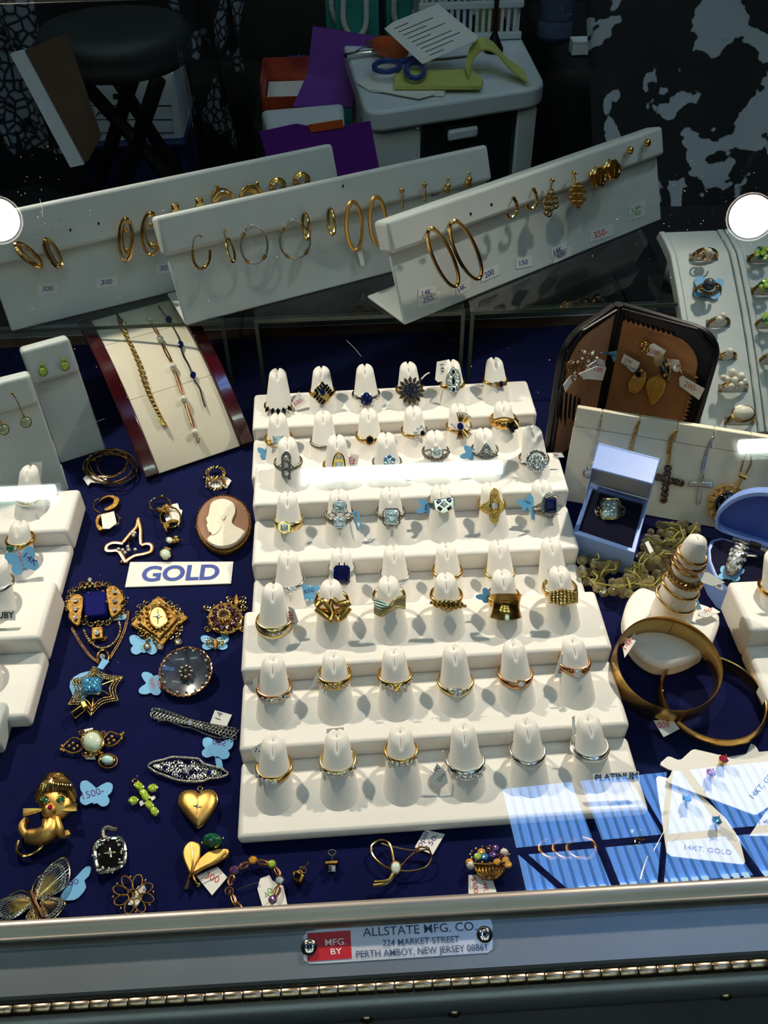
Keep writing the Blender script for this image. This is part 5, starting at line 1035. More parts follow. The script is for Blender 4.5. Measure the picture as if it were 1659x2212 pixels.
# leaf brooch with malachite
t, d = jewel('leaf_brooch', 'brushed gold leaf brooch with a green malachite bead and white tag', 'brooch', 440, 1850)
ptag(t, [(424, 1892), (470, 1872), (491, 1895), (458, 1934)], 'paper', w=.0012, words=[('300', (442, 1896), (470, 1908), 15, 'ink_red')])
for pts in ([(412, 1888), (398, 1862), (394, 1838), (404, 1820), (418, 1816), (434, 1826), (432, 1848), (422, 1870)], [(414, 1888), (428, 1858), (450, 1838), (478, 1832), (494, 1834), (490, 1850), (466, 1862), (438, 1874)]):
    d.plate('gold_satin', pts, .005, .002, 3, name='leaf', bevel=.0012)
for a, b in (((412, 1886), (412, 1822)), ((414, 1886), (488, 1838))): d.wire('gold', [a, ((a[0]+b[0])/2+4, (a[1]+b[1])/2+4), b], 1.4, w=.0056, name='vein')
d.wire('gold', [(412, 1884), (406, 1906), (402, 1922)], 3.4, w=.003, name='stem'); d.wire('gold', [(414, 1886), (420, 1902), (426, 1912)], 3.4, w=.003, name='stem'); d.bead('gold_pale', 402, 1918, 5); d.bead('gold_pale', 428, 1912, 6)
d.stone('malachite', 459, 1817, 22, 15, w=.005, cab=True, h=.005)
for x, y in ((436, 1822), (466, 1832), (482, 1812)): d.wire('gold', [(x, y, .002), (x, y-2, .007)], 2, sm=0)
d.end()
# wire flower brooch
t, d = jewel('flower_brooch', 'openwork gold wire flower brooch over a white tag', 'brooch', 288, 1932)
ptag(t, [(298, 1914), (312, 1912), (316, 1922), (296, 1958), (276, 1954)], 'paper', w=.0008)
for i in range(8):
    a = 2*math.pi*i/8+.3; cx, cy = 288+29*math.cos(a), 1932+27*math.sin(a); k = math.degrees(math.atan2(27*math.sin(a), 29*math.cos(a))); d.oval('gold_antique', cx, cy, 17, 10, 1.7, .0028, k, 20, 'petal_wire'); d.bead('gold_pale', 288+44*math.cos(a+.35), 1932+38*math.sin(a+.35), 3, .003)
d.bead('gold', 288, 1932, 6); d.bead('gold', 282, 1926, 4); d.bead('gold_pale', 306, 1934, 5)
d.end()
# butterfly brooch
t, d = jewel('butterfly_brooch', 'large filigree butterfly brooch in yellow and white gold wire', 'brooch', 75, 1930)
ptag(t, [(130, 1942), (142, 1918), (168, 1890), (186, 1872), (197, 1874), (192, 1892), (182, 1902), (186, 1916), (176, 1932), (160, 1944)], 'paper_blue', w=.001, words=[('500', (138, 1918), (171, 1908), 12, 'ink_purple')], sm=2)
W1 = [(76, 1938), (84, 1906), (98, 1882), (116, 1864), (138, 1853), (148, 1868), (150, 1892), (142, 1912), (126, 1926), (100, 1936)]; W2 = [(92, 1942), (116, 1940), (132, 1942), (140, 1954), (128, 1972), (110, 1986), (96, 1976)]
W3 = [(66, 1940), (44, 1934), (20, 1938), (0, 1946), (-16, 1962), (-14, 1982), (8, 1990), (32, 1982), (52, 1966), (66, 1956)]; W4 = [(74, 1958), (66, 1972), (56, 1988), (68, 1994), (84, 1990), (86, 1974)]
for Wp, root, tipm in ((W1, (80, 1940), 'silver'), (W2, (88, 1948), 'silver'), (W3, (68, 1948), 'silver'), (W4, (76, 1956), 'gold_pale')):
    d.wire('gold_pale', Wp, 1.8, True, .004, 4, name='wing_outline')
    for p in cat([Vector(q+(0,)) for q in Wp], 3):
        m_ = (root[0]+(p.x-root[0])*.62, root[1]+(p.y-root[1])*.62); d.wire('gold_pale', [root, m_], 1.3, w=.0046, sm=0, name='gold_veins'); d.wire(tipm, [m_, (p.x, p.y)], 1.1, w=.0044, sm=0, name='tip_veins'); d.oval(tipm, root[0]+(p.x-root[0])*.82, root[1]+(p.y-root[1])*.82, 4, 3.4, .8, .0048, 0, 8, 'tip_loops')
d.wire('gold_rose', [(66, 1926), (74, 1948), (88, 1974), (92, 1984)], 5.2, w=.005, n=10, sep=True, name='body'); d.wire('gold_pale', [(68, 1926), (74, 1908), (84, 1894), (98, 1886)], 1.4, w=.005, name='antenna'); d.wire('gold_pale', [(62, 1930), (46, 1924), (28, 1930), (20, 1934)], 1.4, w=.005, name='antenna'); d.end()
# wreath brooch
t, d = jewel('wreath_brooch', 'round wreath brooch of gold links and coloured gems with a tag', 'brooch', 548, 1920)
ptag(t, [(562, 1898), (582, 1890), (588, 1902), (612, 1914), (621, 1956), (568, 1962), (556, 1920)], 'paper', w=.0008, words=[('40', (578, 1942), (592, 1924), 14, 'ink_green')])
for i, (x, y, m_) in enumerate(((506, 1880, 'amethyst'), (546, 1858, 'citrine'), (587, 1866, 'peridot'), (604, 1902, 'aqua'), (589, 1943, 'amethyst'), (495, 1925, 'garnet'))): d.stone(m_, x, y, 8, 8, w=.004, name='gem'); d.oval('gold_antique', x, y, 8.6, 8.6, 1.2, .003)
for x, y, a in ((527, 1870, -28), (567, 1863, 12), (598, 1884, 60), (599, 1924, 110), (499, 1901, -70), (503, 1943, 70), (512, 1956, 40)):
    d.oval('gold_rose', x, y, 12, 6, 1.7, .003, a, 18, 'link'); d.oval('gold_rose', x, y, 12, 3, 1.2, .0036, a, 16, 'link')
d.wire('silver', [(512, 1922), (560, 1905)], 1.3, w=.002, sm=0, name='pin'); d.end()
# two small studs
t, d = jewel('stud_earring', 'small square dark stud earring tipped on its side by the wreath', 'earring', 646, 1886)
d.plate('gold_antique', [(632, 1882), (652, 1876), (658, 1892), (650, 1906), (632, 1898)], .005, .0005, name='setting', bevel=.0006); d.stone('dark_stone', 642, 1892, 7, 7, 's', 20, .0055); d.oval('gold', 654, 1880, 8, 6, 1.6, .005, 30); d.wire('gold', [(654, 1880), (668, 1862)], 1.4, w=.005, sm=0); d.end()
t, d = jewel('stud_earring', 'small square clear stud earring standing below the ring tray', 'earring', 716, 1862)
d.plate('gold_antique', [(702, 1860), (730, 1858), (730, 1865), (702, 1867)], .004, .0005, name='bar', bevel=.0004); d.stone('diamond', 717, 1876, 8, 7, 's', 0, .003); d.oval('silver', 717, 1842, 8, 6, 1.8, .003); d.wire('silver', [(717, 1846), (717, 1860)], 2.2, w=.003, sm=0); d.stone('dark_stone', 712, 1876, 4, 5, 's', 0, .004); d.end()
# loop brooch
t, d = jewel('ribbon_brooch', 'gold wire ribbon brooch with a white opal and opal price tag', 'brooch', 866, 1868)
ptag(t, [(896, 1830), (918, 1792), (961, 1802), (935, 1846)], 'paper', w=.0012, words=[('opal', (909, 1831), (926, 1800), 12, 'ink_purple'), ('150-', (928, 1834), (948, 1804), 11, 'ink_purple')])
d.wire('gold', [(852, 1874), (848, 1846), (840, 1822), (822, 1814), (804, 1826), (804, 1846), (822, 1866), (844, 1878)], 2.4, w=.004, flat=.6); d.wire('gold_pale', [(824, 1822), (860, 1832), (900, 1838), (926, 1836), (932, 1856), (918, 1874), (884, 1882), (858, 1880)], 1.8, w=.004); d.wire('gold', [(862, 1876), (880, 1856), (896, 1842), (916, 1836)], 1.6, w=.004)
d.wire('gold', [(852, 1880), (846, 1896), (830, 1908), (806, 1912)], 5, w=.004, flat=.35, name='ribbon_tail', sep=True); d.wire('gold', [(852, 1884), (838, 1900), (808, 1904)], 2.4, w=.005, flat=.5)
d.stone('opal', 855, 1875, 10, 13, w=.005, cab=True); d.oval('gold', 855, 1875, 11, 14, 1.5, .004); d.oval('gold', 914, 1840, 16, 10, 2, .005, 10, 20, 'wire', 150, 380); d.end()
# basket brooch
t, d = jewel('basket_brooch', 'gold flower basket brooch heaped with gems and two pearls', 'brooch', 1058, 1864)
ptag(t, [(1012, 1890), (1060, 1888), (1074, 1930), (1012, 1934)], 'paper', w=.0008, words=[('$400', (1018, 1896), (1024, 1930), 10, 'ink_red'), ('14K', (1040, 1900), (1046, 1928), 10, 'ink_red')])
d.plate('gold_antique', [(1022, 1866), (1094, 1862), (1092, 1880), (1074, 1896), (1050, 1898), (1032, 1886)], .003, .0006, 2, name='basket_back', bevel=.0004)
for i in range(9): x = 1026+i*8; d.wire('gold', [(x, 1866-abs(i-4)*.5, .004), (1058+(x-1058)*.86, 1882, .006), (1058+(x-1058)*.4, 1897, .003)], 2.4, name='basket_rib')
d.wire('gold', [(1022, 1866), (1058, 1868), (1094, 1862)], 2.6, w=.006)
for x, y, m_ in ((1040, 1840, 'citrine'), (1056, 1834, 'garnet'), (1070, 1832, 'amethyst'), (1032, 1850, 'peridot'), (1047, 1850, 'topaz'), (1064, 1846, 'amethyst'), (1080, 1850, 'garnet'), (1092, 1858, 'citrine'), (1074, 1862, 'citrine'), (1098, 1868, 'citrine'), (1014, 1862, 'citrine')): d.stone(m_, x, y, 8.5, 7.5, w=.006, name='gem')
for x, y in ((1089, 1842), (1016, 1869)): d.bead('pearl', x, y, 9.5, .005, 'pearl', True)
for i in range(16): a = 2*math.pi*i/16; d.bead('gold', 1058+42*math.cos(a), 1850+18*math.sin(a)-4, 3, .005)
d.end()
# ------------------------------------------------------------------ pendant board
A, B = P(1209, 1082, 0), P(1532, 1140, 0); e = (B-A).normalized(); nh = Vector((e.y, -e.x, 0)); k = math.radians(25); pn = nh*math.cos(k)+UP*math.sin(k); pv = pn.cross(e); LP = .172
PB = Surf(A, pn); HP = (PB.at(1237, 878)-A).dot(pv)
t = thing('pendant_board', 'leaning ivory board with slits from which chains and pendants hang', 'necklace display', A+e*LP/2)
def bx(u0, u1, v0, v1, w0, w1): return [A+e*u+pv*v+pn*w for w in (w0, w1) for u, v in ((u0, v0), (u1, v0), (u1, v1), (u0, v1))]
MB().hexa(bx(0, LP, .001, HP-.0136, -.008, 0)).build('board', 'ivory_pad', t, bevel=.0003)
us = [0]+[(PB.at(x, y)-A).dot(e) for x, y in ((1300, 892), (1382, 906), (1464, 922), (1543, 936), (1622, 952))]+[LP]
for a, b in zip(us, us[1:]): MB().hexa(bx(a+.0001, b-.0001, HP-.0135, HP, -.009, 0)).build('pad', 'ivory_pad', t, bevel=.0008, seg=2, smooth=60)
q = [A+e*u-nh*b+UP*z for z in (.0004, .003) for u, b in ((.01, .004), (LP-.01, .004), (LP-.01, .05), (.01, .05))]; MB().hexa(q).build('foot', 'ivory_pad', t, bevel=.0005)
def chain(d, pts, m, r=2.2, n=6, w=.0015, name='chain'):
    q = cat([Vector(tuple(p)+(0,)) for p in pts], n, False)
    for i, p in enumerate(q):
        f_ = q[min(i+1, len(q)-1)]-q[max(i-1, 0)]; a = math.degrees(math.atan2(f_.y, f_.x)); d.oval(m, p.x, p.y, r*1.3, r*(.8 if i % 2 else .35), r*.3, w, a, 8, name)
NG = 'necklaces on the pendant board'
def necklace(label, x, y): t = thing('necklace', label, 'necklace', PB.at(x, y), NG); return t, D(t, PB)
t, d = necklace('fine silver chain with a small round charm behind the open blue box', 1290, 950); chain(d, [(1299, 898), (1296, 930), (1282, 985), (1279, 1004)], 'silver', 2, 8); chain(d, [(1300, 898), (1292, 930), (1276, 985)], 'silver', 2, 8); d.bead('pearl', 1281, 1000, 4, .002); d.oval('silver', 1269, 1022, 8, 10, 2, .002); d.stone('diamond', 1269, 1022, 5.5, 6, w=.002); d.end()
t, d = necklace('gold rope chain whose pendant is hidden by the blue ring box', 1368, 945); chain(d, [(1381, 912), (1374, 930), (1366, 975), (1360, 1010)], 'gold', 2.8, 7); chain(d, [(1379, 912), (1368, 940), (1358, 980), (1352, 1010)], 'gold', 2.6, 7); d.end()
t, d = necklace('gold chain with a cross of dark red garnets', 1440, 1000); chain(d, [(1462, 932), (1454, 944), (1448, 970), (1446, 992)], 'gold', 3, 7); chain(d, [(1460, 932), (1446, 950), (1442, 980)], 'gold', 2.6, 7)
d.wire('gold', [(1446, 982), (1443, 1004)], 4, w=.002, sm=0, name='bail')
for i in range(7): d.stone('garnet', 1443-1.5*i, 1011+11.5*i, 7, 6.5, w=.003); d.oval('gold_antique', 1443-1.5*i, 1011+11.5*i, 7.4, 6.8, 1.2, .002)
for i in (-3, -2, -1, 1, 2, 3): d.stone('garnet', 1441+10*i, 1036+2.6*i, 6.5, 6.5, w=.003); d.oval('gold_antique', 1441+10*i, 1036+2.6*i, 7, 7, 1.2, .002)
d.end()
t, d = necklace('silver chain with a plain silver cross', 1516, 1040); chain(d, [(1541, 946), (1532, 960), (1524, 996), (1520, 1016)], 'silver', 3, 7); chain(d, [(1541, 946), (1528, 966), (1518, 1000), (1517, 1018)], 'silver', 3, 7)
d.plate('silver', [(1514, 1024), (1522, 1024), (1513, 1090), (1503, 1090)], .003, .001, name='upright', bevel=.0006); d.plate('silver', [(1487, 1040), (1541, 1042), (1540, 1054), (1486, 1050)], .0032, .001, name='crossbar', bevel=.0006); d.stone('amethyst', 1514, 1046, 4, 3); d.end()
t, d = necklace('gold chain with a round navy pendant haloed in citrines', 1575, 1060); chain(d, [(1621, 966), (1608, 990), (1600, 1018)], 'gold', 2.4, 8); chain(d, [(1621, 966), (1622, 1000), (1612, 1022)], 'gold', 2.4, 8); d.wire('gold', [(1597, 1026), (1612, 1032)], 5, w=.003, sm=0, name='bail'); d.wire('gold_satin', [(1602, 1032), (1592, 1054)], 4, w=.003, sm=0, name='bail')
d.stone('dark_stone', 1572, 1094, 27, 30, w=.004, cab=True, h=.003)
for i in range(16): a = 2*math.pi*i/16; d.stone('citrine', 1572+36*math.cos(a), 1092+38*math.sin(a), 8, 6, 's', math.degrees(a), .003); d.bead('gold_pale', 1572+41*math.cos(a+.2), 1092+43*math.sin(a+.2), 3, .003)
d.oval('gold', 1572, 1092, 29, 31, 2, .004); d.end()
# ------------------------------------------------------------------ leather earring wallet, standing open
sp = P(1283, 935, 0); HW = PY(1354, 656, sp.y).z; lo_ = P(1222, 735, HW); ro = P(1565, 725, HW)
t = thing('earring_wallet', 'open black leather wallet lined with tan suede, standing upright', 'wallet', (sp.x, sp.y, 0))
def leaf(o, thick, inset, m, name, w0, w1, z0=.0006, corner=.02, zig=0):
    o2 = Vector((o.x, o.y, 0)); s2 = Vector((sp.x, sp.y, 0)); e_ = (o2-s2); L_ = e_.length; e_.normalize(); n_ = Vector((e_.y, -e_.x, 0))
    if n_.y > 0: n_ = -n_
    h_ = HW-inset; L2 = L_-inset; pts = [(.002+inset*.3, z0+inset), (L2, z0+inset), (L2, h_-corner)]
    for i in range(1, 6): a = i/6*math.pi/2; pts.append((L2-corner*(1-math.cos(a)), h_-corner+corner*math.sin(a)))
    pts += [(L2-corner, h_), (.002+inset*.3, h_)]
    q = [s2+e_*u+UP*z+n_*w1 for u, z in pts]; return MB().prism(q, -n_*(w1-w0)).build(name, m, t, bevel=min(.001, (w1-w0)*.4)), e_, n_, L_
for o, nm in ((lo_, 'a'), (ro, 'b')):
    c_, e_, n_, L_ = leaf(o, .005, 0, 'black_leather', 'cover', -.005, 0)
    c2, _, _, _ = leaf(o, .001, .011 if nm == 'b' else .006, 'tan_suede', 'suede_lining', 0, .0012)
    s2 = Vector((sp.x, sp.y, 0))
    MB().tube([s2+e_*u+UP*z+n_*.001 for u, z in ((.004, .003), (.004, HW-.002), (L_-.018, HW-.001), (L_-.004, HW-.012), (L_-.002, HW-.02), (L_-.002, .003))], .0013, 6).build('rolled_edge', 'black_leather', t)
    if nm == 'b':
        for k_ in range(int((L_-.036)/.0036)):
            u = .006+k_*.0036; MB().prism([s2+e_*(u+x)+UP*z+n_*.0022 for x, z in ((0, HW-.0115), (.0018, HW-.0085), (.0036, HW-.0115))], -n_*.001).build('pinked_tooth', 'tan_suede', t, smooth=0)
        for k_ in range(int((HW-.06)/.0036)):
            z = .026+k_*.0036; MB().prism([s2+e_*u+UP*zz+n_*.0022 for u, zz in ((L_-.0115, z), (L_-.0085, z+.0018), (L_-.0115, z+.0036))], -n_*.001).build('pinked_tooth', 'tan_suede', t, smooth=0)
        WS = Surf(s2+n_*.0014, n_); WE = e_
    else: WL = Surf(s2+n_*.0014, n_)
MB().cyl((sp.x, sp.y, .001), (sp.x, sp.y, HW), .0035, n=10).build('spine', 'black_leather', t)
for x in range(6): d = D(t, WL); d.plate('black_leather', [(1205+x*9, 842+x*4), (1209+x*9, 840+x*4), (1204+x*9, 905+(x % 3)*8), (1201+x*9, 900)], .0006, .0002, name='cut_fringe')
WG = 'earrings pinned in the leather wallet'
t, d0 = None, None
t = thing('earring', 'cluster of seed pearl earrings with several tags on the narrow wallet leaf', 'earring', WL.at(1262, 795), WG); d = D(t, WL, 0, 0, .001)
rnd = random.Random(4)
for i in range(34): d.bead('pearl' if i % 3 else 'gold_antique', 1250+rnd.uniform(-18, 42)+i*.2, 800-rnd.uniform(-24, 34)-i*.3, rnd.uniform(2.5, 4.5), .004)
for i in range(7): spiral(d, 'gold_antique', 1246+rnd.uniform(-14, 18), 798+rnd.uniform(-16, 18), 11, 1.5, 1.3, i*50, .004)
d.end(); ptag(t, [(1262, 806), (1270, 790), (1292, 776), (1305, 778), (1309, 796), (1284, 800)], 'paper', WL, .006, [('Pea', (1281, 797), (1295, 776), 8, 'ink_purple')]); ptag(t, [(1250, 808), (1288, 792), (1310, 794), (1302, 822), (1262, 818)], 'paper', WL, .008, [('10K', (1283, 802), (1304, 805), 10, 'ink_red')]); ptag(t, [(1298, 762), (1312, 762), (1332, 758), (1334, 772), (1326, 782), (1318, 760)], 'paper_blue', WL, .005); ptag(t, [(1217, 832), (1232, 812), (1246, 812), (1222, 846)], 'paper', WL, .004)
t = thing('earring', 'gold knot earring with a red priced tag high on the wide wallet leaf', 'earring', WS.at(1390, 748), WG); d = D(t, WS, 0, 0, .001)
for x, y in ((1386, 744), (1392, 752), (1396, 742), (1388, 756), (1398, 756)): d.bead('gold', x, y, 6, .004)
d.end(); ptag(t, [(1403, 745), (1412, 742), (1438, 758), (1428, 776), (1396, 766)], 'paper', WS, .004, [('200', (1403, 762), (1424, 768), 10, 'ink_red')])
t = thing('earring', 'black and gold drop earring in the middle of the wide wallet leaf', 'earring', WS.at(1440, 790), WG); d = D(t, WS, 0, 0, .001); d.stone('onyx', 1436, 800, 10, 24, rot=-14, w=.004, cab=True)
for i in range(9): d.bead('gold_pale', 1444+4*math.sin(i/8*3.1), 776+i*5.4, 2.6, .005)
for x, y in ((1440, 788), (1436, 810)): d.bead('gold', x, y, 5, .006)
d.stone('crystal', 1422, 778, 13, 16, w=.004, cab=True); d.end()
t = thing('earring', 'pearl and gold stud with a hanging 200 price tag', 'earring', WS.at(1468, 800), WG); d = D(t, WS, 0, 0, .001); d.bead('pearl', 1462, 795, 9, .004, 'pearl', True); d.bead('gold', 1464, 790, 4, .007); d.bead('gold', 1472, 802, 5, .005); d.end(); ptag(t, [(1467, 816), (1474, 811), (1480, 816), (1522, 840), (1510, 864), (1468, 834)], 'paper', WS, .004, [('200-', (1477, 833), (1503, 846), 11, 'ink_red')]); ptag(t, [(1440, 776), (1466, 778), (1470, 792), (1448, 796)], 'paper', WS, .002)
t = thing('earring', 'pair of amber leaf earrings tagged 10K Garnet', 'earring', WS.at(1390, 830), WG); d = D(t, WS, 0, 0, .001)
for pts in ([(1378, 804), (1394, 806), (1392, 830), (1376, 850), (1358, 846), (1356, 828), (1366, 812)], [(1402, 818), (1424, 814), (1436, 824), (1432, 850), (1408, 878), (1400, 856), (1394, 836)]): d.plate('citrine', pts, .003, .001, 2, name='leaf', bevel=.0006)
d.stone('dark_stone', 1380, 806, 8, 10, w=.005); d.bead('gold', 1386, 800, 5, .006); d.end(); ptag(t, [(1341, 782), (1348, 765), (1382, 784), (1376, 802), (1366, 804)], 'paper', WS, .005, [('10K', (1349, 779), (1364, 788), 8, 'ink_black'), ('Garnet', (1344, 787), (1370, 802), 8, 'ink_black')])
# ------------------------------------------------------------------ slotted ring ramps at the back
beta = math.radians(31)
RA = P(1530, 940, .01); rdir = Vector((0, math.cos(beta), math.sin(beta))); rnn = Vector((0, -math.sin(beta), math.cos(beta))); RBS = Surf(RA, rnn)
def slot_board(label, xa, xb, lb_):
    t = thing('ring_ramp', label, 'ring display', (RA.x+(xa+xb)/2, RA.y, 0), 'slotted white ring ramps')
    L_ = .182; q0 = Vector((RA.x, RA.y, RA.z))
    def pt(x, v, w): v_ = v*L_; return Vector((x, 0, 0))+Vector((0, RA.y, RA.z))+rdir*v_+rnn*(w+.006*math.sin(math.pi*v)-.012*max(0, v-.85)/.15)
    x0, x1 = RA.x+xa, RA.x+xb
    for nm, a, b, top_, m in (('pad', x0, x1, 0, 'leatherette_cool'), ('edge_roll', x0-.005, x0-.0004, .0015, 'leatherette_cool'), ('edge_roll', x1+.0004, x1+.005, .0015, 'leatherette_cool')):
        MB().loft([[pt(x, i/12, top_) for i in range(13)]+[pt(x, i/12, -.008) for i in range(12, -1, -1)] for x in (a, b)]).build(nm, m, t, smooth=50, bevel=.0008)
    MB().hexa([Vector((x, y, z)) for z in (.0005, RA.z+rdir.z*L_-.022) for x, y in ((x0+.003, RA.y+rdir.y*L_-.012), (x1-.003, RA.y+rdir.y*L_-.012), (x1-.003, RA.y+rdir.y*L_-.006), (x0+.003, RA.y+rdir.y*L_-.006))]).build('prop', 'leatherette_cool', t)
    return t
ra = slot_board('white slotted ring ramp of pearl rings behind the wallet', -.005, .038, 0); rb2 = slot_board('white slotted ring ramp at the far corner with green stone rings', .049, .092, 0)
mat('slot_dark', C(120, 124, 122), 0.8, var=.1)
class RampS(Surf):
    def at(s, px, py, w=0.0):
        p = super().at(px, py, w); v = (p-RA).dot(rdir)/.182; v = max(0, min(1, v)); return p+rnn*(.006*math.sin(math.pi*v)-.012*max(0, v-.85)/.15)
RBS = RampS(RA, rnn)
def slotring(parent_t, label, x, y, wpx, m='gold'):
    d = D(parent_t, RBS); d.plate('slot_dark', [(x-wpx/2, y-4), (x+wpx/2, y-4), (x+wpx/2, y+12), (x-wpx/2, y+12)], .0003, .0001, name='slot')
    t = thing('ring', label, 'ring', RBS.at(x, y+8), 'rings in the slotted ramps'); d = D(t, RBS, x, y)
    c = RBS.at(x, y+6, 0); R_ = (wpx/2-3)/S(c); N = 20
    MB().tube([c+Vector((math.cos(math.pi*i/N)*R_, 0, 0))+(rnn*.75+rdir*.3).normalized()*math.sin(math.pi*i/N)*R_*.85 for i in range(N+1)], .0013, 8).build('band', m, t); d.w = R_*.72
    return t, d
t, d = slotring(ra, 'gold filigree ring with a small pearl, topmost in the pearl ramp', 1517, 556, 62); spiral(d, 'gold_rose', 8, 0, 16, 2); spiral(d, 'gold_rose', -4, 2, 14, 2, mir=-1); d.bead('pearl', 10, -6, 9, .003, 'pearl', True); d.end()
t, d = slotring(ra, 'ring with a large grey pearl over a blue tag, second in the pearl ramp', 1522, 632, 62, 'gold_antique'); ptag(t, [(a, b) for a, b in butterfly(1524, 630, 32, 10, .8)], 'paper_blue', RBS, .002); d.bead('mother_of_pearl_grey', 4, -10, 14, .004, 'pearl', True)
for i in range(9): a = math.pi*i/8; d.bead('gold_antique', 4+18*math.cos(a), -4+14*math.sin(a), 4.5, .002)
d.end()
t, d = slotring(ra, 'gold ring with two small white pearls, third in the pearl ramp', 1545, 702, 52, 'gold_antique'); d.bead('pearl', 2, -4, 8, .004, 'pearl', True); d.bead('pearl', 10, -12, 8, .004, 'pearl', True); d.end()
t, d = slotring(ra, 'gold ring with one pearl peeping out beside the wallet corner', 1566, 772, 40); d.bead('pearl', 4, -6, 9, .003, 'pearl', True); d.end()
t, d = slotring(ra, 'gold ring with a cluster of eight white pearls', 1580, 838, 64)
for x, y, r in ((-3, -28, 10), (16, -20, 10), (-14, -14, 8), (2, -12, 9), (-22, -18, 7), (16, -4, 7), (-4, 0, 7), (24, -10, 7)): d.bead('pearl', x, y, r, .004, 'pearl', True)
for x in (-26, -14, 8, 26): d.stone('diamond', x, 2, 3.5, 3.5, w=.003)
d.end()
t, d = slotring(ra, 'heavy gold ring with a domed oval mabe pearl, lowest in the pearl ramp', 1596, 906, 66); d.stone('pearl', 8, -12, 23, 15, w=.004, cab=True, h=.005); d.oval('gold', 8, -11, 24, 16, 2.6, .003); d.end()
for i, (x, y, r) in enumerate(((1640, 560, 22), (1645, 632, 18), (1652, 704, 20), (1662, 780, 16))):
    t, d = slotring(rb2, '%s ring with a green cluster in the far corner ramp' % ('topmost', 'second', 'third', 'fourth')[i], x, y, 62, 'gold_antique')
    for k_ in range(9): a = 2*math.pi*k_/9; d.stone('peridot' if (k_+i) % 3 else 'emerald', 4+r*.6*math.cos(a), -8+r*.5*math.sin(a), 6.5, 6, w=.003, name='stone')
    d.stone('peridot', 4, -8, 7, 7, w=.005); d.end()
# ------------------------------------------------------------------ blue ring box with an aquamarine ring
Q = [P(x, y, .022) for x, y in ((1275, 1045), (1402, 1080), (1372, 1195), (1238, 1150))]; cen = sum(Q, Vector())/4
t = thing('ring_box', 'open light blue ring box holding an aquamarine ring', 'ring box', (cen.x, cen.y, 0))
def ins(k_, z): return [Vector(((cen+(p-cen)*k_).x, (cen+(p-cen)*k_).y, z)) for p in Q]
o4, i4, ob, ib = ins(1, .022), ins(.86, .022), ins(1.0, .0004), ins(.86, .012)
v = ob+o4+i4+ib; f = [(3, 2, 1, 0)]+[(i, (i+1) % 4, 4+(i+1) % 4, 4+i) for i in range(4)]+[(4+i, 4+(i+1) % 4, 8+(i+1) % 4, 8+i) for i in range(4)]+[(8+i, 8+(i+1) % 4, 12+(i+1) % 4, 12+i) for i in range(4)]+[(12, 13, 14, 15)]
MB().add(v, f).build('box_base', 'box_blue', t, bevel=.0006); MB().hexa(ins(.85, .0125)+ins(.85, .0205)).build('velvet_pad', 'velvet_navy', t, bevel=.001)
zt = .058; fl, fr_ = P(1278, 1010, zt), P(1410, 1045, zt); bl_, br_ = Vector((Q[0].x, Q[0].y, zt)), Vector((Q[1].x, Q[1].y, zt)); back = (bl_-br_).normalized().cross(UP); back = back if back.y > 0 else -back
def wall(a, b, z0, z1, th, name, m='box_blue'):
    dd = (b-a).normalized().cross(UP)*th; q = [Vector((p.x, p.y, z)) for z in (z0, z1) for p in (a, b, b+dd, a+dd)]; return MB().hexa(q).build(name, m, t, bevel=.0004)
lid = MB().hexa([Vector((p.x, p.y, z)) for z in (zt-.0014, zt) for p in (fl, fr_, br_, bl_)]).build('lid_top', 'box_blue', t, bevel=.0005)
wall(bl_, br_, .0226, zt, -.0015, 'lid_back'); wall(Vector((fl.x, fl.y, 0)), bl_, .0226+.004, zt-.001, .0012, 'lid_side'); wall(br_, Vector((fr_.x, fr_.y, 0)), .0226+.004, zt-.001, .0012, 'lid_side')
off_ = (fl-bl_)*.12; wall(bl_+off_, br_+off_, .026, zt-.002, -.0008, 'lid_lining', 'satin_grey')
t2_ = thing('ring', 'silver ring with an octagonal aquamarine in the open blue box', 'ring', P(1318, 1110, .0205)); BS = Surf(P(1318, 1102, .0245), (0, -.35, .94)); d = D(t2_, BS, 1318, 1100)
d.stone('aqua', 0, 0, 17, 20, 'r', 0, .001, h=.006); d.wire('gold_pale', [(15, -22), (20, -16), (20, 16), (15, 21), (-15, 21), (-20, 16), (-20, -16), (-15, -22)], 2.6, True, .0008, 0, name='bezel')
for s_ in (-1, 1): d.oval('silver_dark', s_*26, 4, 6, 9, 1.8, -.001); d.bead('silver_dark', s_*27, 6, 4, 0)
d.end(); MB().tube([P(1318, 1102, .019)+Vector((math.cos(a/20*math.pi)*.0085, 0, math.sin(a/20*math.pi)*.0055)) for a in range(21)], .0011, 8).build('band', 'silver', t2_)
# ------------------------------------------------------------------ round blue ring box with a domed silver ring
DB = [(1558, 1160), (1536, 1166), (1528, 1184), (1530, 1210), (1542, 1240), (1562, 1268), (1592, 1288), (1640, 1282), (1690, 1262), (1716, 1232), (1712, 1208)]
t = thing('ring_box', 'round blue plastic ring box with its lid raised, holding a domed ring', 'ring box', P(1620, 1225, 0))
top_ = [P(x, y, .02) for x, y in DB]; cb = sum(top_, Vector())/len(top_)
MB().prism(top_, (0, 0, -.0196)).build('box_base', 'box_blue', t, bevel=.001); MB().prism([cb+(p-cb)*.9+UP*.0006 for p in top_], (0, 0, -.001)).build('velvet_pad', 'velvet_navy', t)
hA, hB = P(1562, 1158, .021), P(1712, 1206, .021); e_ = (hB-hA).normalized(); n_ = Vector((e_.y, -e_.x, 0)); n_ = (n_*math.cos(.35)+UP*math.sin(.35)).normalized(); LS = Surf(hA, n_)
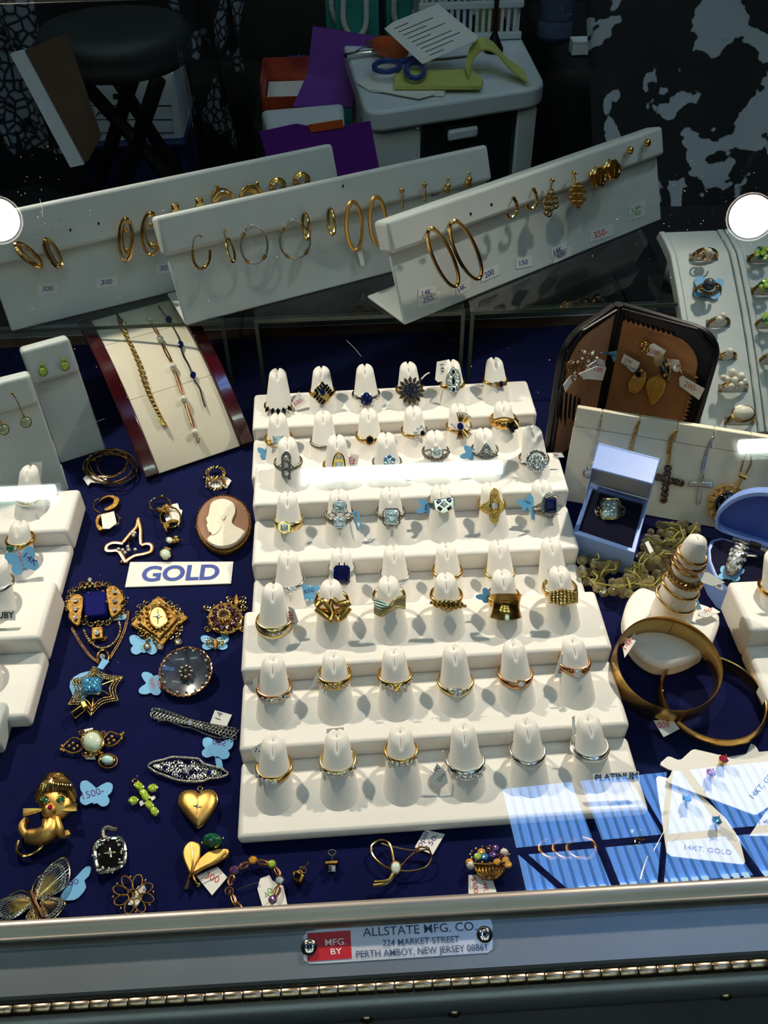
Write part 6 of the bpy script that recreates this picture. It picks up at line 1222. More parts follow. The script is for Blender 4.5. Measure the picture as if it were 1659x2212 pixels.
LO = [(1560, 1150), (1545, 1128), (1546, 1114), (1560, 1096), (1584, 1078), (1614, 1067), (1648, 1064), (1690, 1072), (1720, 1100), (1730, 1150), (1716, 1196)]
d = D(t, LS); lidp = d.plate('box_blue', LO, -.010, -.013, 2, name='lid', bevel=.0006)
rim = [LS.at(x, y, 0) for x, y in LO]; rimc = cat(rim, 3); inner = [LS.at(1640+(x-1640)*.93, 1140+(y-1140)*.9, 0) for x, y in LO]; innc = cat(inner, 3); n0 = len(rimc)
bk = [p-n_*.011 for p in rimc]; bki = [p-n_*.0098 for p in innc]; v = rimc+innc+bk+bki
MB().add(v, [(i, (i+1) % n0, n0+(i+1) % n0, n0+i) for i in range(n0)]+[(i, 2*n0+i, 2*n0+(i+1) % n0, (i+1) % n0) for i in range(n0)]+[(n0+i, n0+(i+1) % n0, 3*n0+(i+1) % n0, 3*n0+i) for i in range(n0)]).build('lid_rim', 'box_blue', t)
d.plate('box_blue_inside', [(1640+(x-1640)*.93, 1140+(y-1140)*.9) for x, y in LO], -.0092, -.0098, 2, name='lid_inside')
MB().tube([hA+e_*.006, hA+e_*.016], .0016, 8).build('hinge', 'steel', t); MB().tube([hA+e_*.024, hA+e_*.033], .0016, 8).build('hinge', 'steel', t); MB().tube([hA+e_*.0165+UP*.001, hA+e_*.0235+UP*.001], .0021, 8).build('hinge', 'bar_dark', t)
t2_ = thing('ring', 'domed silver ring pave set with square stones in the round box', 'ring', P(1600, 1215, .021)); ptag(t2_, butterfly(1578, 1240, 27, 14, .6), 'paper_blue', Surf((0, 0, .0212), UP), .0006, [('1000', (1570, 1247), (1596, 1240), 8, 'ink_red')])
c = P(1592, 1205, .026); ux = P(1616, 1196, .026)-c; uy = P(1600, 1170, .026)-c; MB().sph(c, 1, 20, 12, (ux, uy, Vector((0, 0, .006)))).build('dome', 'silver_dark', t2_)
for i in range(5):
    for j in range(6):
        u, v_ = -.7+.35*i, -.8+.32*j
        if u*u+v_*v_ > .95: continue
        z_ = math.sqrt(max(0, 1-u*u-v_*v_)); p = c+ux*u+uy*v_+Vector((0, 0, .006*z_)); nn = (ux.normalized()*u+uy.normalized()*v_+UP*(z_+.3)).normalized(); a_ = nn.orthogonal().normalized(); MB().gem(p, a_*.0014, nn.cross(a_)*.0014, nn, 's', .0007).build('stone', 'diamond', t2_, smooth=0)
MB().tube([P(1606, 1200, .0225)+Vector((math.cos(a/16*math.pi)*.007, -.002, math.sin(a/16*math.pi)*.003)) for a in range(17)], .0015, 8).build('band', 'silver', t2_)
# ------------------------------------------------------------------ upright ring cone with a stack of gold bands
c0 = P(1450, 1325, .012); t = thing('ring_cone', 'white leatherette ring cone on a rounded base, stacked with gold bands', 'ring display', (c0.x, c0.y, 0))
BO = [(1347, 1340), (1352, 1306), (1366, 1280), (1388, 1266), (1420, 1276), (1470, 1290), (1530, 1306), (1556, 1330), (1548, 1368), (1530, 1400), (1484, 1428), (1434, 1437), (1396, 1424), (1364, 1392)]
MB().prism(cat([P(x, y, .0125) for x, y in BO], 3), (0, 0, -.0122)).build('base', 'leatherette', t, bevel=.003, seg=3, smooth=60)
zc = .0774; ctop = Vector((c0.x+.0015, c0.y+.001, zc)); prof = [(.0128, .0125), (.0122, .018), (.0100, .040), (.0078, .062), (.0066, .0715), (.0054, .0755), (.0028, .0772), (.0004, .0772)]
MB().loft([[Vector((c0.x+(ctop.x-c0.x)*(z-.0125)/.065+r*math.cos(2*math.pi*k_/28), c0.y+.001*(z-.0125)/.065+r*math.sin(2*math.pi*k_/28), z)) for k_ in range(28)] for r, z in prof]).build('cone', 'leatherette', t, smooth=60)
MB().tube([Vector((ctop.x, ctop.y-.005, zc-.001)), Vector((ctop.x, ctop.y, zc-.0002)), Vector((ctop.x, ctop.y+.004, zc-.001))], .0004, 6).build('crease', 'satin_grey', t)
def conerad(z): 
    for (r0, z0), (r1, z1) in zip(prof, prof[1:]):
        if z0 <= z <= z1: return r0+(r1-r0)*(z-z0)/(z1-z0)
    return .01
for i, (py_, h_, m, lab) in enumerate(((1222, .0012, 'gold', 'thin gold band, topmost on the ring cone'), (1238, .0014, 'gold_rose', 'rounded gold band, second from the top of the ring cone'), (1250, .0012, 'gold', 'slim gold band just above the patterned band'), (1270, .0038, 'gold_antique', 'wide antique gold band with a knotwork pattern on the ring cone'), (1297, .0011, 'gold', 'slim gold band just below the patterned band'), (1326, .0012, 'gold_pale', 'thin pale gold band, lowest on the ring cone'))):
    best = min((abs(proj((c0.x, c0.y-conerad(z_/1000)-.0008, z_/1000))[1]-py_), z_/1000) for z_ in range(14, 76)); z = best[1]; r = conerad(z-h_*.8)+.0009
    cx_ = c0.x+.0015*(z-.0125)/.065; t2_ = thing('ring', lab, 'ring', (cx_, c0.y, z), 'bands on the ring cone'); N = 44; tl = .28
    def pt(a, rr, dz): x, y = rr*math.cos(a), rr*math.sin(a); return Vector((cx_+x, c0.y+y+.001, z+dz-tl*x))
    MB().loft([[pt(2*math.pi*k_/N, r+.0009*math.cos(2*math.pi*j/8), h_*math.sin(2*math.pi*j/8)) for j in range(8)] for k_ in range(N)], False, True).build('band', m, t2_, smooth=60)
    if i == 3:
        for k_ in range(14):
            a0 = math.pi+k_*math.pi/14
            MB().tube([pt(a0+.11+.1*math.cos(q_*.9), r+.0011, .0022*math.sin(q_*.9*1.5)) for q_ in range(9)], .0004, 5).build('knotwork', 'gold_pale', t2_)
    if i == 1: ptag(t2_, [(1508, 1222), (1520, 1232), (1560, 1262), (1562, 1276), (1548, 1270), (1512, 1236)], 'paper', Surf((0, c0.y, z), (0, -.5, .86)), 0.0, [('8', (1548, 1266), (1556, 1270), 7, 'ink_purple')]); ptag(t2_, [(1506, 1240), (1530, 1236), (1566, 1258), (1540, 1266), (1516, 1258)], 'paper', Surf((0, c0.y, z+.002), (0, -.4, .9)), 0.0)
    if i == 5: ptag(t2_, [(1508, 1322), (1540, 1312), (1556, 1322), (1526, 1334), (1508, 1330)], 'paper', Surf((0, 0, .0165), UP), 0.0, [('50', (1522, 1324), (1538, 1319), 8, 'ink_red')]); ptag(t2_, [(1498, 1284), (1506, 1290), (1516, 1316), (1506, 1318)], 'paper_blue', Surf((0, c0.y-.003, .02), (0, -.5, .86)), 0.0)
# ------------------------------------------------------------------ crystal bead necklace in a heap
t = thing('bead_necklace', 'heaped necklace of clear yellow crystal beads on gold thread', 'necklace', P(1370, 1220, 0)); rnd = random.Random(12)
poly = [(1252, 1196), (1268, 1172), (1300, 1186), (1340, 1206), (1374, 1206), (1388, 1160), (1420, 1134), (1470, 1128), (1506, 1134), (1506, 1160), (1478, 1190), (1452, 1216), (1436, 1258), (1400, 1276), (1360, 1298), (1310, 1286), (1268, 1262), (1250, 1226)]
def inside(x, y):
    r_ = False
    for (x0, y0), (x1, y1) in zip(poly, poly[1:]+poly[:1]):
        if (y0 > y) != (y1 > y) and x < (x1-x0)*(y-y0)/(y1-y0)+x0: r_ = not r_
    return r_
bmesh_ = None; cs = []
while len(cs) < 130:
    x, y = rnd.uniform(1250, 1508), rnd.uniform(1126, 1300)
    if inside(x, y) and min([(x-a)**2+(y-b)**2 for a, b, _ in cs]+[999]) > 60:
        cs.append((x, y, rnd.choice((.003, .0035, .006, .009))))
for x, y, z in cs:
    p = P(x, y, z)
    if bmesh_ is None:
        m_ = MB(); m_.sph(Vector((0, 0, 0)), .0031, 8, 6); o = m_.build('crystal_bead', 'crystal', None, smooth=0); bmesh_ = o.data; o.parent = t; o.location = p-t.location
    else: o = bpy.data.objects.new('crystal_bead', bmesh_); COL.objects.link(o); o.parent = t; o.location = p-t.location
    o.rotation_euler = (rnd.uniform(0, 3), rnd.uniform(0, 3), rnd.uniform(0, 3)); k_ = rnd.uniform(.8, 1.15); o.scale = (k_, k_, k_)
th = MB()
for i in range(110):
    a, b = rnd.choice(cs), rnd.choice(cs)
    if (a[0]-b[0])**2+(a[1]-b[1])**2 > 4200: continue
    th.tube(cat([P(a[0], a[1], a[2]+.002), P((a[0]+b[0])/2+rnd.uniform(-12, 12), (a[1]+b[1])/2+rnd.uniform(-12, 12), .012), P(b[0], b[1], b[2]+.002)], 6, False), .0005, 5)
th.build('gold_thread', 'thread_gold', t); ptag(t, [(1393, 1172), (1400, 1168), (1412, 1190), (1404, 1196)], 'paper', Surf((0, 0, .012), UP), 0.0)
# ------------------------------------------------------------------ two gold bangles
def bangle(label, px, py, zc_, R_, h_, th_, tilt, m, n=72, dome=0.0, slant=0.0):
    c = P(px, py, zc_); t = thing('bangle', label, 'bangle', (c.x, c.y, 0), 'gold bangles'); M_ = Matrix.Rotation(math.radians(tilt), 3, 'X'); rings = []
    for k_ in range(n):
        a = 2*math.pi*k_/n; o = Vector((math.cos(a), math.sin(a), 0)); pr = [(-th_, -.5), (-th_, .5), (-th_*.3, .56), (th_*.4+dome, .3), (th_*.6+dome*1.3, 0), (th_*.4+dome, -.3), (-th_*.3, -.56)]
        rings.append([c+M_ @ (o*(R_+r_)+UP*(z_*h_)) for r_, z_ in pr])
    MB().loft(rings, False, True).build('band', m, t, smooth=40)
    j = MB(); j.tube([c+M_ @ (Vector((math.cos(1.2), math.sin(1.2), 0))*(R_-th_*1.05)+UP*z_*h_) for z_ in (-.48, .48)], .0002, 5); j.build('hinge_line', 'gold_antique', t)
    return t, c, M_
t, c, M_ = bangle('wide gold bangle lying over a narrower one', 1437, 1446, .0165, .0300, .0165, .0011, 9, 'gold_bangle')
TG = Surf(c+Vector((-.022, -.004, 0)), (.75, -.2, .6)); ptag(t, [(1346, 1398), (1372, 1366), (1374, 1384), (1350, 1420)], 'paper', Surf(P(1360, 1394, .024), (.5, 0, .86)), 0.0, [('14K', (1352, 1404), (1370, 1379), 11, 'ink_red')])
t, c, M_ = bangle('narrow plain gold bangle partly under the wide one', 1538, 1512, .0044, .0292, .008, .0009, 0, 'gold_bangle', dome=.0006)
ptag(t, [(1412, 1556), (1452, 1554), (1468, 1574), (1434, 1592)], 'paper', Surf((0, 0, .0085), UP), 0.0, [('800', (1447, 1570), (1422, 1574), -14, 'ink_red')])
# ------------------------------------------------------------------ stepped tray cut by the picture edge, with one ring
W_ = .16; q = P(1645, 1480, .012); rt_ = tray('white stepped ring tray beside the bangles, cut by the picture edge', .2256+W_/2, .2740, 0, 2, .0395, .013, .012, W_, [-W_/2+.024], 'stepped ring trays')
R = Ring(rt_[1][0], 1290, 60, 'gold', 'gold ring with a hanging 350 price tag', 'on the tray beside the bangles', group=ER); R.tag([(-34, -56), (-8, -62), (-6, -30), (-14, -10), (-32, -14)], [('350', (-22, -16), (-14, -48), 9, 'ink_red')], w=.001)
# ------------------------------------------------------------------ earring cards
CG = 'white earring cards in the near corner'
def card(label, pts, w, words=(), m='paper'):
    t = thing('earring_card', label, 'earring card', P(pts[0][0], pts[0][1], w), CG); d = D(t, VEL); d.plate(m, pts, w+.0008, w, name='card', bevel=.0002)
    for (s_, a, b, h, ink) in words: text(s_, VEL, a, b, h, ink, t, w+.001, 0, .0)
    return t
def stud(tt, x, y, m, z, gm='gold'):
    t = thing('stud_earring', tt, 'earring', P(x, y+8, z), 'studs on the white cards'); c = P(x, y+10, z); MB().lathe(c, [(.0011, .0), (.0018, .0015), (.0023, .0048), (.002, .0048), (.0006, .003)], 12).build('basket', gm, t)
    MB().gem(c+UP*.005, Vector((.0023, 0, 0)), Vector((0, .0023, 0)), UP, 'o').build('stone', m, t, smooth=0)
    for k_ in range(4): a = math.pi/4+k_*math.pi/2; MB().tube([c+Vector((math.cos(a)*.0016, math.sin(a)*.0016, .001)), c+Vector((math.cos(a)*.0024, math.sin(a)*.0024, .0062))], .0004, 5).build('claw', gm, t)
card('white plastic earring card mostly hidden behind the ruby stud card', [(1540, 1640), (1612, 1628), (1622, 1606), (1632, 1610), (1640, 1624), (1760, 1612), (1760, 1690), (1660, 1720)], .0006)
card('white earring card with blue studs and gold lettering', [(1417, 1681), (1422, 1676), (1434, 1678), (1470, 1690), (1520, 1722), (1570, 1770), (1598, 1812), (1610, 1862), (1606, 1868), (1450, 1850), (1440, 1842)], .002, [('14KT. GOLD', (1478, 1834), (1580, 1846), 10, 'gold_pale')])
card('white earring card with ruby studs printed 14KT GOLD', [(1494, 1620), (1502, 1618), (1560, 1632), (1740, 1690), (1636, 1759), (1628, 1760), (1437, 1688), (1448, 1674), (1452, 1664), (1444, 1662), (1426, 1652), (1428, 1646), (1442, 1634), (1448, 1634), (1464, 1641), (1472, 1640)], .0042, [('14KT. GOLD', (1628, 1726), (1686, 1660), 13, 'ink_black')])
card('white earring card corner printed 14, under the skylight reflection', [(1618, 1806), (1662, 1742), (1760, 1740), (1760, 1806)], .003, [('14KT.', (1640, 1781), (1700, 1774), 10, 'gold_antique')])
stud('ruby stud earring on the white card, nearer the bangle', 1558, 1640, 'ruby', .0052); stud('ruby stud earring on the white card, nearer the PLATINUM sign', 1531, 1669, 'ruby', .0052); stud('blue topaz stud earring on the lower white card', 1479, 1724, 'topaz', .003, 'silver'); stud('blue topaz stud earring half under the ruby card', 1543, 1772, 'topaz', .003, 'silver')
for i in range(4):
    x = 1168+i*30; t, d = jewel('hoop_earring', '%s of four plain gold half hoops under the skylight reflection' % ORD[i], 'earring', x+12, 1840, 'gold half hoops near the frame'); d.wire('gold_rose', [(x+14+i*2, 1812), (x-2, 1826), (x+2, 1844), (x+20, 1854), (x+36, 1852)] if i < 3 else [(x, 1810), (x+22, 1818), (x+30, 1836), (x+20, 1850), (x+4, 1856)], 4, w=.004, flat=.6, name='hoop'); d.end()
t, d = jewel('pendant', 'gold pendant with a black oval stone in a clear plastic sleeve', 'pendant', 1382, 1810); d.stone('onyx', 1381, 1798, 13, 10, w=.005, cab=True); d.stone('diamond', 1366, 1796, 5, 5, w=.005); d.wire('gold', [(1372, 1810), (1388, 1814), (1396, 1808)], 2.4, w=.004); d.oval('gold', 1377, 1818, 5, 8, 1.6, .003); d.end()
fm = MB(); pts = []
for j in range(9):
    for i in range(9): x, y = 1352+i*9.5+(j-4)*2, 1812+j*11; pts.append(P(x, y, .003+.002*math.sin(i*1.7+j)+.0015*math.cos(j*2.1-i)))
fm.add(pts+[p-UP*.0006 for p in pts], [(j*9+i, j*9+i+1, (j+1)*9+i+1, (j+1)*9+i) for j in range(8) for i in range(8)]+[(81+j*9+i, 81+(j+1)*9+i, 81+(j+1)*9+i+1, 81+j*9+i+1) for j in range(8) for i in range(8)]); fm.build('plastic_sleeve', 'plastic_film', t)
d = D(t, VEL); d.wire('silver', [(1412, 1838, .004), (1428, 1808, .006), (1450, 1766, .008)], .45, sm=2, name='pin'); d.wire('gold_pale', [(1384, 1900), (1392, 1872), (1400, 1850)], 2.4, w=.005); d.end()
# ------------------------------------------------------------------ behind the showcase
def hz(px, py, y): return PY(px, py, y)
mat('vinyl_black', C(48, 52, 52), 0.5, var=.15, vscale=12); mat('metal_black', C(18, 18, 20), 0.45, .4, var=.1)
mat('card_white', C(228, 230, 232), 0.8, var=.06, vscale=8); mat('bin_blue', C(24, 34, 84), 0.6, var=.15); mat('foam_white', C(196, 198, 200), 0.8, var=.05); mat('board_brown', C(82, 58, 36), 0.8, var=.25, vscale=6)
mat('teal_bag', C(52, 158, 146), 0.45, var=.15, vscale=14); mat('rope_white', C(205, 208, 200), 0.7, var=.05); mat('purple_paper', C(105, 28, 150), 0.6, var=.1, vscale=5); mat('orange_red', C(190, 70, 28), 0.6, var2=C(140, 26, 22), vscale=18)
mat('plastic_white', C(220, 226, 228), 0.4, var=.05, vscale=5); mat('drawer_smoke', C(34, 38, 42), 0.12, var=.3, vscale=8, coat=.3); mat('yellow_pad', C(205, 205, 110), 0.7, var=.08); mat('scissor_blue', C(34, 62, 140), 0.35, var=.1); mat('pouch_orange', C(210, 92, 36), 0.5, var=.1); mat('blue_cloth', C(38, 58, 130), 0.8, var=.2)
mat('cloth_black', C(13, 13, 16), 0.9, var=.2, vscale=10); mat('cupboard_olive', C(42, 42, 34), 0.7, var=.1, vscale=4); mat('bottle_clear', C(120, 140, 180), 0.1, trans=.6, var=.05)
def patmat(name, dark, light, scale, lo, hi, cells=False):
    m = bpy.data.materials.new(name); m.use_nodes = True; nt = m.node_tree; b = nt.nodes['Principled BSDF']; b.inputs['Roughness'].default_value = .85
    g = nt.nodes.new('ShaderNodeNewGeometry'); r = nt.nodes.new('ShaderNodeValToRGB'); r.color_ramp.elements[0].position = lo; r.color_ramp.elements[1].position = hi; r.color_ramp.elements[0].color = dark; r.color_ramp.elements[1].color = light
    if cells:
        v = nt.nodes.new('ShaderNodeTexVoronoi'); v.feature = 'DISTANCE_TO_EDGE'; v.inputs['Scale'].default_value = scale; n2 = nt.nodes.new('ShaderNodeTexNoise'); n2.inputs['Scale'].default_value = 7
        nt.links.new(g.outputs['Position'], v.inputs['Vector']); nt.links.new(g.outputs['Position'], n2.inputs['Vector']); mm = nt.nodes.new('ShaderNodeMath'); mm.operation = 'MULTIPLY'; m2 = nt.nodes.new('ShaderNodeMath'); m2.operation = 'GREATER_THAN'; m2.inputs[1].default_value = .5
        nt.links.new(n2.outputs['Fac'], m2.inputs[0]); nt.links.new(v.outputs['Distance'], mm.inputs[0]); nt.links.new(m2.outputs[0], mm.inputs[1]); nt.links.new(mm.outputs[0], r.inputs['Fac'])
    else:
        n1 = nt.nodes.new('ShaderNodeTexNoise'); n1.inputs['Scale'].default_value = scale; n1.inputs['Detail'].default_value = 3; n1.inputs['Roughness'].default_value = .45; n1.inputs['Distortion'].default_value = .9
        n2 = nt.nodes.new('ShaderNodeTexNoise'); n2.inputs['Scale'].default_value = scale*6; n2.inputs['Detail'].default_value = 2; ad = nt.nodes.new('ShaderNodeMath'); ad.operation = 'MULTIPLY_ADD'; ad.inputs[1].default_value = .22
        nt.links.new(g.outputs['Position'], n1.inputs['Vector']); nt.links.new(g.outputs['Position'], n2.inputs['Vector']); nt.links.new(n2.outputs['Fac'], ad.inputs[0]); nt.links.new(n1.outputs['Fac'], ad.inputs[2]); nt.links.new(ad.outputs[0], r.inputs['Fac'])
    nt.links.new(r.outputs['Color'], b.inputs['Base Color']); MATS[name] = m
patmat('lace_print', C(14, 16, 26), C(150, 158, 172), 46, .04, .2, True); patmat('splatter_print', C(12, 12, 15), C(166, 172, 180), 6.6, .645, .653)
def drape(name, label, xs, z0, z1, y, m, amp=.03, waves=5, th=.006, catg='cloth'):
    t = thing(name, label, catg, ((xs[0]+xs[1])/2, y, z0)); N = 40; K = 10; mbd = MB(); pts = []
    for j in range(K+1):
        for i in range(N+1):
            u = i/N; v = j/K; pts.append(Vector((xs[0]+(xs[1]-xs[0])*u+.01*math.sin(v*7+u*9), y+amp*math.sin(u*waves*2*math.pi+.6*math.sin(v*3))*(1-.3*v)+.0*v, z0+(z1-z0)*v)))
    n = len(pts); W = N+1; f = [(j*W+i, j*W+i+1, (j+1)*W+i+1, (j+1)*W+i) for j in range(K) for i in range(N)]
    mbd.add(pts+[p+Vector((0, th, 0)) for p in pts], f+[tuple(n+k_ for k_ in reversed(q_)) for q_ in f]+[(i, n+i, n+i+1, i+1) for i in range(N)]+[(K*W+i, K*W+i+1, n+K*W+i+1, n+K*W+i) for i in range(N)]+[(j*W, (j+1)*W, n+(j+1)*W, n+j*W) for j in range(K)]+[(j*W+N, n+j*W+N, n+(j+1)*W+N, (j+1)*W+N) for j in range(K)]).build('cloth_sheet', m, t, smooth=80)
    return t
drape('backdrop_curtain', 'black floor length curtain closing off the back of the booth', (-2.4, 2.6), FZ+.002, 1.6, 2.9, 'cloth_black', .06, 12, catg='curtain')
# stool
yS = 1.75; c = hz(243, 62, yS); rS = 165/S(c); zs = c.z
t = thing('stool', 'round black vinyl folding stool with crossed legs', 'stool', (c.x, yS, FZ))
MB().lathe((c.x, yS, zs), [(.01, -.055), (rS*.9, -.055), (rS*.97, -.05), (rS, -.035), (rS*.985, -.028), (rS, -.022), (rS*.99, -.006), (rS*.93, .006), (rS*.7, .012), (.01, .014)], 48).build('seat', 'vinyl_black', t, smooth=60)
zl = zs-.06
for (xa_, ya_, xb_, yb_, dy) in ((162, 138, 300, 312, -.07), (334, 122, 268, 390, -.09), (228, 134, 378, 366, .08), (300, 128, 215, 390, .1)):
    a, b = hz(xa_, ya_, yS+dy), hz(xb_, yb_, yS+dy); a.z = min(a.z, zl+.004); e2 = a+(b-a)*((FZ+.014-a.z)/(b.z-a.z)); MB().tube([a, e2], .0135, 8).build('leg', 'metal_black', t)
MB().tube([hz(283, 292, yS-.1), hz(300, 292, yS+.1)], .008, 8).build('pivot_rod', 'metal_black', t)
# storage box on a blue bin behind the stool
yB = 2.1; a, b = hz(133, 168, yB), hz(372, 170, yB); lo2 = hz(165, 305, yB); x0, x1 = a.x, b.x; zt2, zb = a.z, lo2.z
t = thing('storage_box', 'white cardboard filing box full of teal bags behind the stool', 'box', ((x0+x1)/2, yB, zb))
for nm, cc, dd in (('front_panel', ((x0+x1)/2, yB, (zt2+zb)/2), (x1-x0, .006, zt2-zb)), ('back_panel', ((x0+x1)/2, yB+.3, (zt2+zb)/2), (x1-x0, .006, zt2-zb)), ('side_panel', (x0, yB+.15, (zt2+zb)/2), (.006, .294, zt2-zb)), ('side_panel', (x1, yB+.15, (zt2+zb)/2), (.006, .294, zt2-zb)), ('bottom_panel', ((x0+x1)/2, yB+.15, zb+.004), (x1-x0-.008, .29, .006))): MB().box(cc, dd).build(nm, 'card_white', t)
BF = Surf((0, yB-.0032, 0), (0, -1, 0)); d = D(t, BF); d.plate('metal_black', [(244, 203), (290, 203), (290, 214), (244, 214)], .001, .0002, 1, name='hand_hole')
d.wire('ink_black', [(160, 228), (370, 228), (374, 287), (168, 287)], 1.0, True, .0006, 0, name='printed_frame'); d.wire('ink_black', [(164, 258), (372, 258)], .8, w=.0006, sm=0, name='printed_frame'); d.end(); text('RAP   T', BF, (188, 254), (296, 246), 20, 'ink_black', t, .001, .1, -.01)
t = thing('teal_bag', 'teal plastic bag bulging from the white filing box', 'bag', ((x0+x1)/2, yB+.12, zt2-.05)); m_ = MB(); m_.sph(((x0+x1)/2, yB+.14, zt2-.02), 1, 18, 10, (Vector(((x1-x0)*.42, 0, 0)), Vector((0, .11, 0)), Vector((0, 0, .06)))); m_.build('bag_body', 'teal_bag', t)
t = thing('storage_bin', 'dark blue plastic bin under the white filing box', 'bin', ((x0+x1)/2, yB+.15, FZ)); MB().box(((x0+x1)/2, yB+.15, (zb+FZ)/2-.006), ((x1-x0)*1.02, .32, zb-FZ-.014)).build('bin_body', 'bin_blue', t, bevel=.01); MB().box(((x0+x1)/2, yB+.15, zb-.008), ((x1-x0)*1.08, .35, .014)).build('bin_lid', 'bin_blue', t, bevel=.004)
# leaning panel
t = thing('display_board', 'brown board with a white edge leaning near the stool', 'board', hz(100, 230, 1.5)); a0, a1 = hz(22, 118, 1.5), hz(152, 362, 1.38); w_ = Vector((.012, 0, 0))
q0 = [a0, a0+Vector((.022, 0, .004)), a1+Vector((.022, 0, .004)), a1]; MB().hexa(q0+[p+Vector((0, .012, 0)) for p in q0]).build('white_edge', 'foam_white', t); q0 = [a0+Vector((.0222, .004, .004)), a0+Vector((.062, .09, .0)), a1+Vector((.036, .06, .02)), a1+Vector((.0222, .004, .004))]; MB().hexa(q0+[p+Vector((.004, .012, 0)) for p in q0]).build('brown_face', 'board_brown', t)
# patterned scarves
p0 = hz(-30, 330, 1.95); p1 = hz(62, 10, 1.95); drape('scarf', 'lace patterned scarf hanging beside the leaning board', (p0.x, p1.x), p0.z, p1.z+.15, 1.95, 'lace_print', .02, 2, catg='scarf')
p0 = hz(422, 318, 2.25); p1 = hz(470, 0, 2.25); drape('scarf', 'lace patterned scarf bunched beside the stool', (p0.x, p1.x), p0.z, p1.z+.2, 2.25, 'lace_print', .02, 2, catg='scarf')
p0 = hz(476, 235, 2.2); p1 = hz(526, 0, 2.2); drape('scarf', 'shorter lace patterned scarf in front of the olive cupboard', (p0.x, p1.x), p0.z, p1.z+.2, 2.2, 'lace_print', .025, 2, catg='scarf')
a, b = hz(530, 155, 2.5), hz(690, 0, 2.5); t = thing('cupboard', 'dark olive cupboard panel behind the scarves', 'cupboard', ((a.x+b.x)/2, 2.6, FZ)); MB().box(((a.x+b.x)/2+.03, 2.6, (b.z+.25+FZ)/2), (b.x-a.x+.06, .2, b.z+.25-FZ-.004)).build('carcass', 'cupboard_olive', t, bevel=.004); MB().box(((a.x+b.x)/2+.03, 2.497, (b.z+.25+a.z)/2), (b.x-a.x+.03, .004, b.z+.22-a.z)).build('door', 'cupboard_olive', t, bevel=.002)
# drawer cart
ZT = -.10; tq = [P(x, y, ZT) for x, y in ((738, 88), (1122, 70), (1182, 186), (790, 246))]; y0 = min(p.y for p in tq)
t = thing('drawer_cart', 'white plastic drawer cart with smoky drawers, cluttered with stationery', 'drawer cart', ((tq[0].x+tq[2].x)/2, (tq[0].y+tq[2].y)/2, FZ))
rnd_top = []
for i in range(4):
    p, a, b = tq[i], tq[i-1], tq[(i+1) % 4]; e1, e2 = (a-p).normalized()*.04, (b-p).normalized()*.04
    for k_ in range(6): u = k_/5; rnd_top.append(p+e1*(1-u)**2+e2*u**2)
MB().prism(rnd_top, (0, 0, -.035)).build('top', 'plastic_white', t, bevel=.006, seg=3, smooth=60); cen = sum(tq, Vector())/4

fl, fr_ = tq[3], tq[2]; fe = (fr_-fl).normalized(); fb = Vector((-fe.y, fe.x, 0)); Lc = (fr_-fl).length
Dp = (tq[0]-tq[3]).length
def cpt(u, b): u /= Lc; b /= Dp; return (fl*(1-u)+fr_*u)*(1-b)+(tq[0]*(1-u)+tq[1]*u)*b
def cbox(u0, u1, b0, b1, z0, z1, m, nm, pa=t): return MB().hexa([Vector(cpt(u, bb).to_tuple()[:2]+(z,)) for z in (z0, z1) for u, bb in ((u0, b0), (u1, b0), (u1, b1), (u0, b1))]).build(nm, m, pa, bevel=.004)

for u0, u1, b0, b1 in ((.012, .10, .014, .05), (Lc-.05, Lc-.012, .014, .05), (.012, .05, Dp-.06, Dp-.02), (Lc-.05, Lc-.012, Dp-.06, Dp-.02)): cbox(u0, u1, b0, b1, FZ+.001, ZT-.036, 'plastic_white', 'corner_post')
cbox(.014, .02, .05, Dp-.06, FZ+.02, ZT-.036, 'plastic_white', 'side_panel'); cbox(Lc-.02, Lc-.014, .05, Dp-.06, FZ+.02, ZT-.036, 'plastic_white', 'side_panel')
for i in range(3):
    z1 = ZT-.04-i*.215; dr = cbox(.104, Lc-.054, .018, Dp-.06, z1-.15, z1, 'drawer_smoke', 'drawer'); cbox(.104, Lc-.054, .006, .018, z1-.20, z1-.153, 'plastic_white', 'shelf_band'); cbox(Lc*.45, Lc*.62, .004, .0178, z1-.03, z1-.012, 'plastic_white', 'drawer_handle', dr)
CT = Surf((0, 0, ZT+.0005), UP); GC = 'clutter on the drawer cart'
def cartitem(name, label, catg, x, y): t = thing(name, label, catg, P(x, y, ZT), GC); return t, D(t, CT)
t, d = cartitem('paper_pile', 'loose white papers under the yellow pad on the cart', 'paper', 860, 190); d.plate('paper', [(770, 178), (838, 150), (966, 190), (958, 206), (800, 196)], .003, .001, name='sheet'); d.plate('paper', [(800, 192), (900, 180), (960, 196), (905, 212)], .005, .0032, name='sheet'); d.end()
t, d = cartitem('invoice', 'printed white invoice sheet propped on the cart clutter', 'paper', 930, 90); IS = Surf(P(912, 138, ZT+.03), (-.05, -.45, .9)); d = D(t, IS); d.plate('paper', [(830, 62), (848, 48), (946, 8), (1034, 80), (1028, 88), (912, 138)], .001, 0, name='sheet')
for i in range(9): x_, y_ = 852+i*9.5, 62+i*7.2; L_ = (30, 74, 50, 80, 40, 76, 84, 60, 30)[i]; d.wire('ink_black', [(x_, y_), (x_+L_, y_-L_*.42)], .9, w=.0013, sm=0, name='printed_line')
d.end()
t, d = cartitem('notepad', 'yellow notepad lying flat on the cart', 'notepad', 930, 178); d.plate('yellow_pad', [(852, 164), (862, 150), (1020, 150), (1044, 172), (1040, 184), (852, 184)], .014, .0062, name='pad_pages', bevel=.001); d.plate('plastic_white', [(852, 166), (1042, 168), (1042, 186), (852, 186)], .006, .0055, name='pad_board'); d.end()
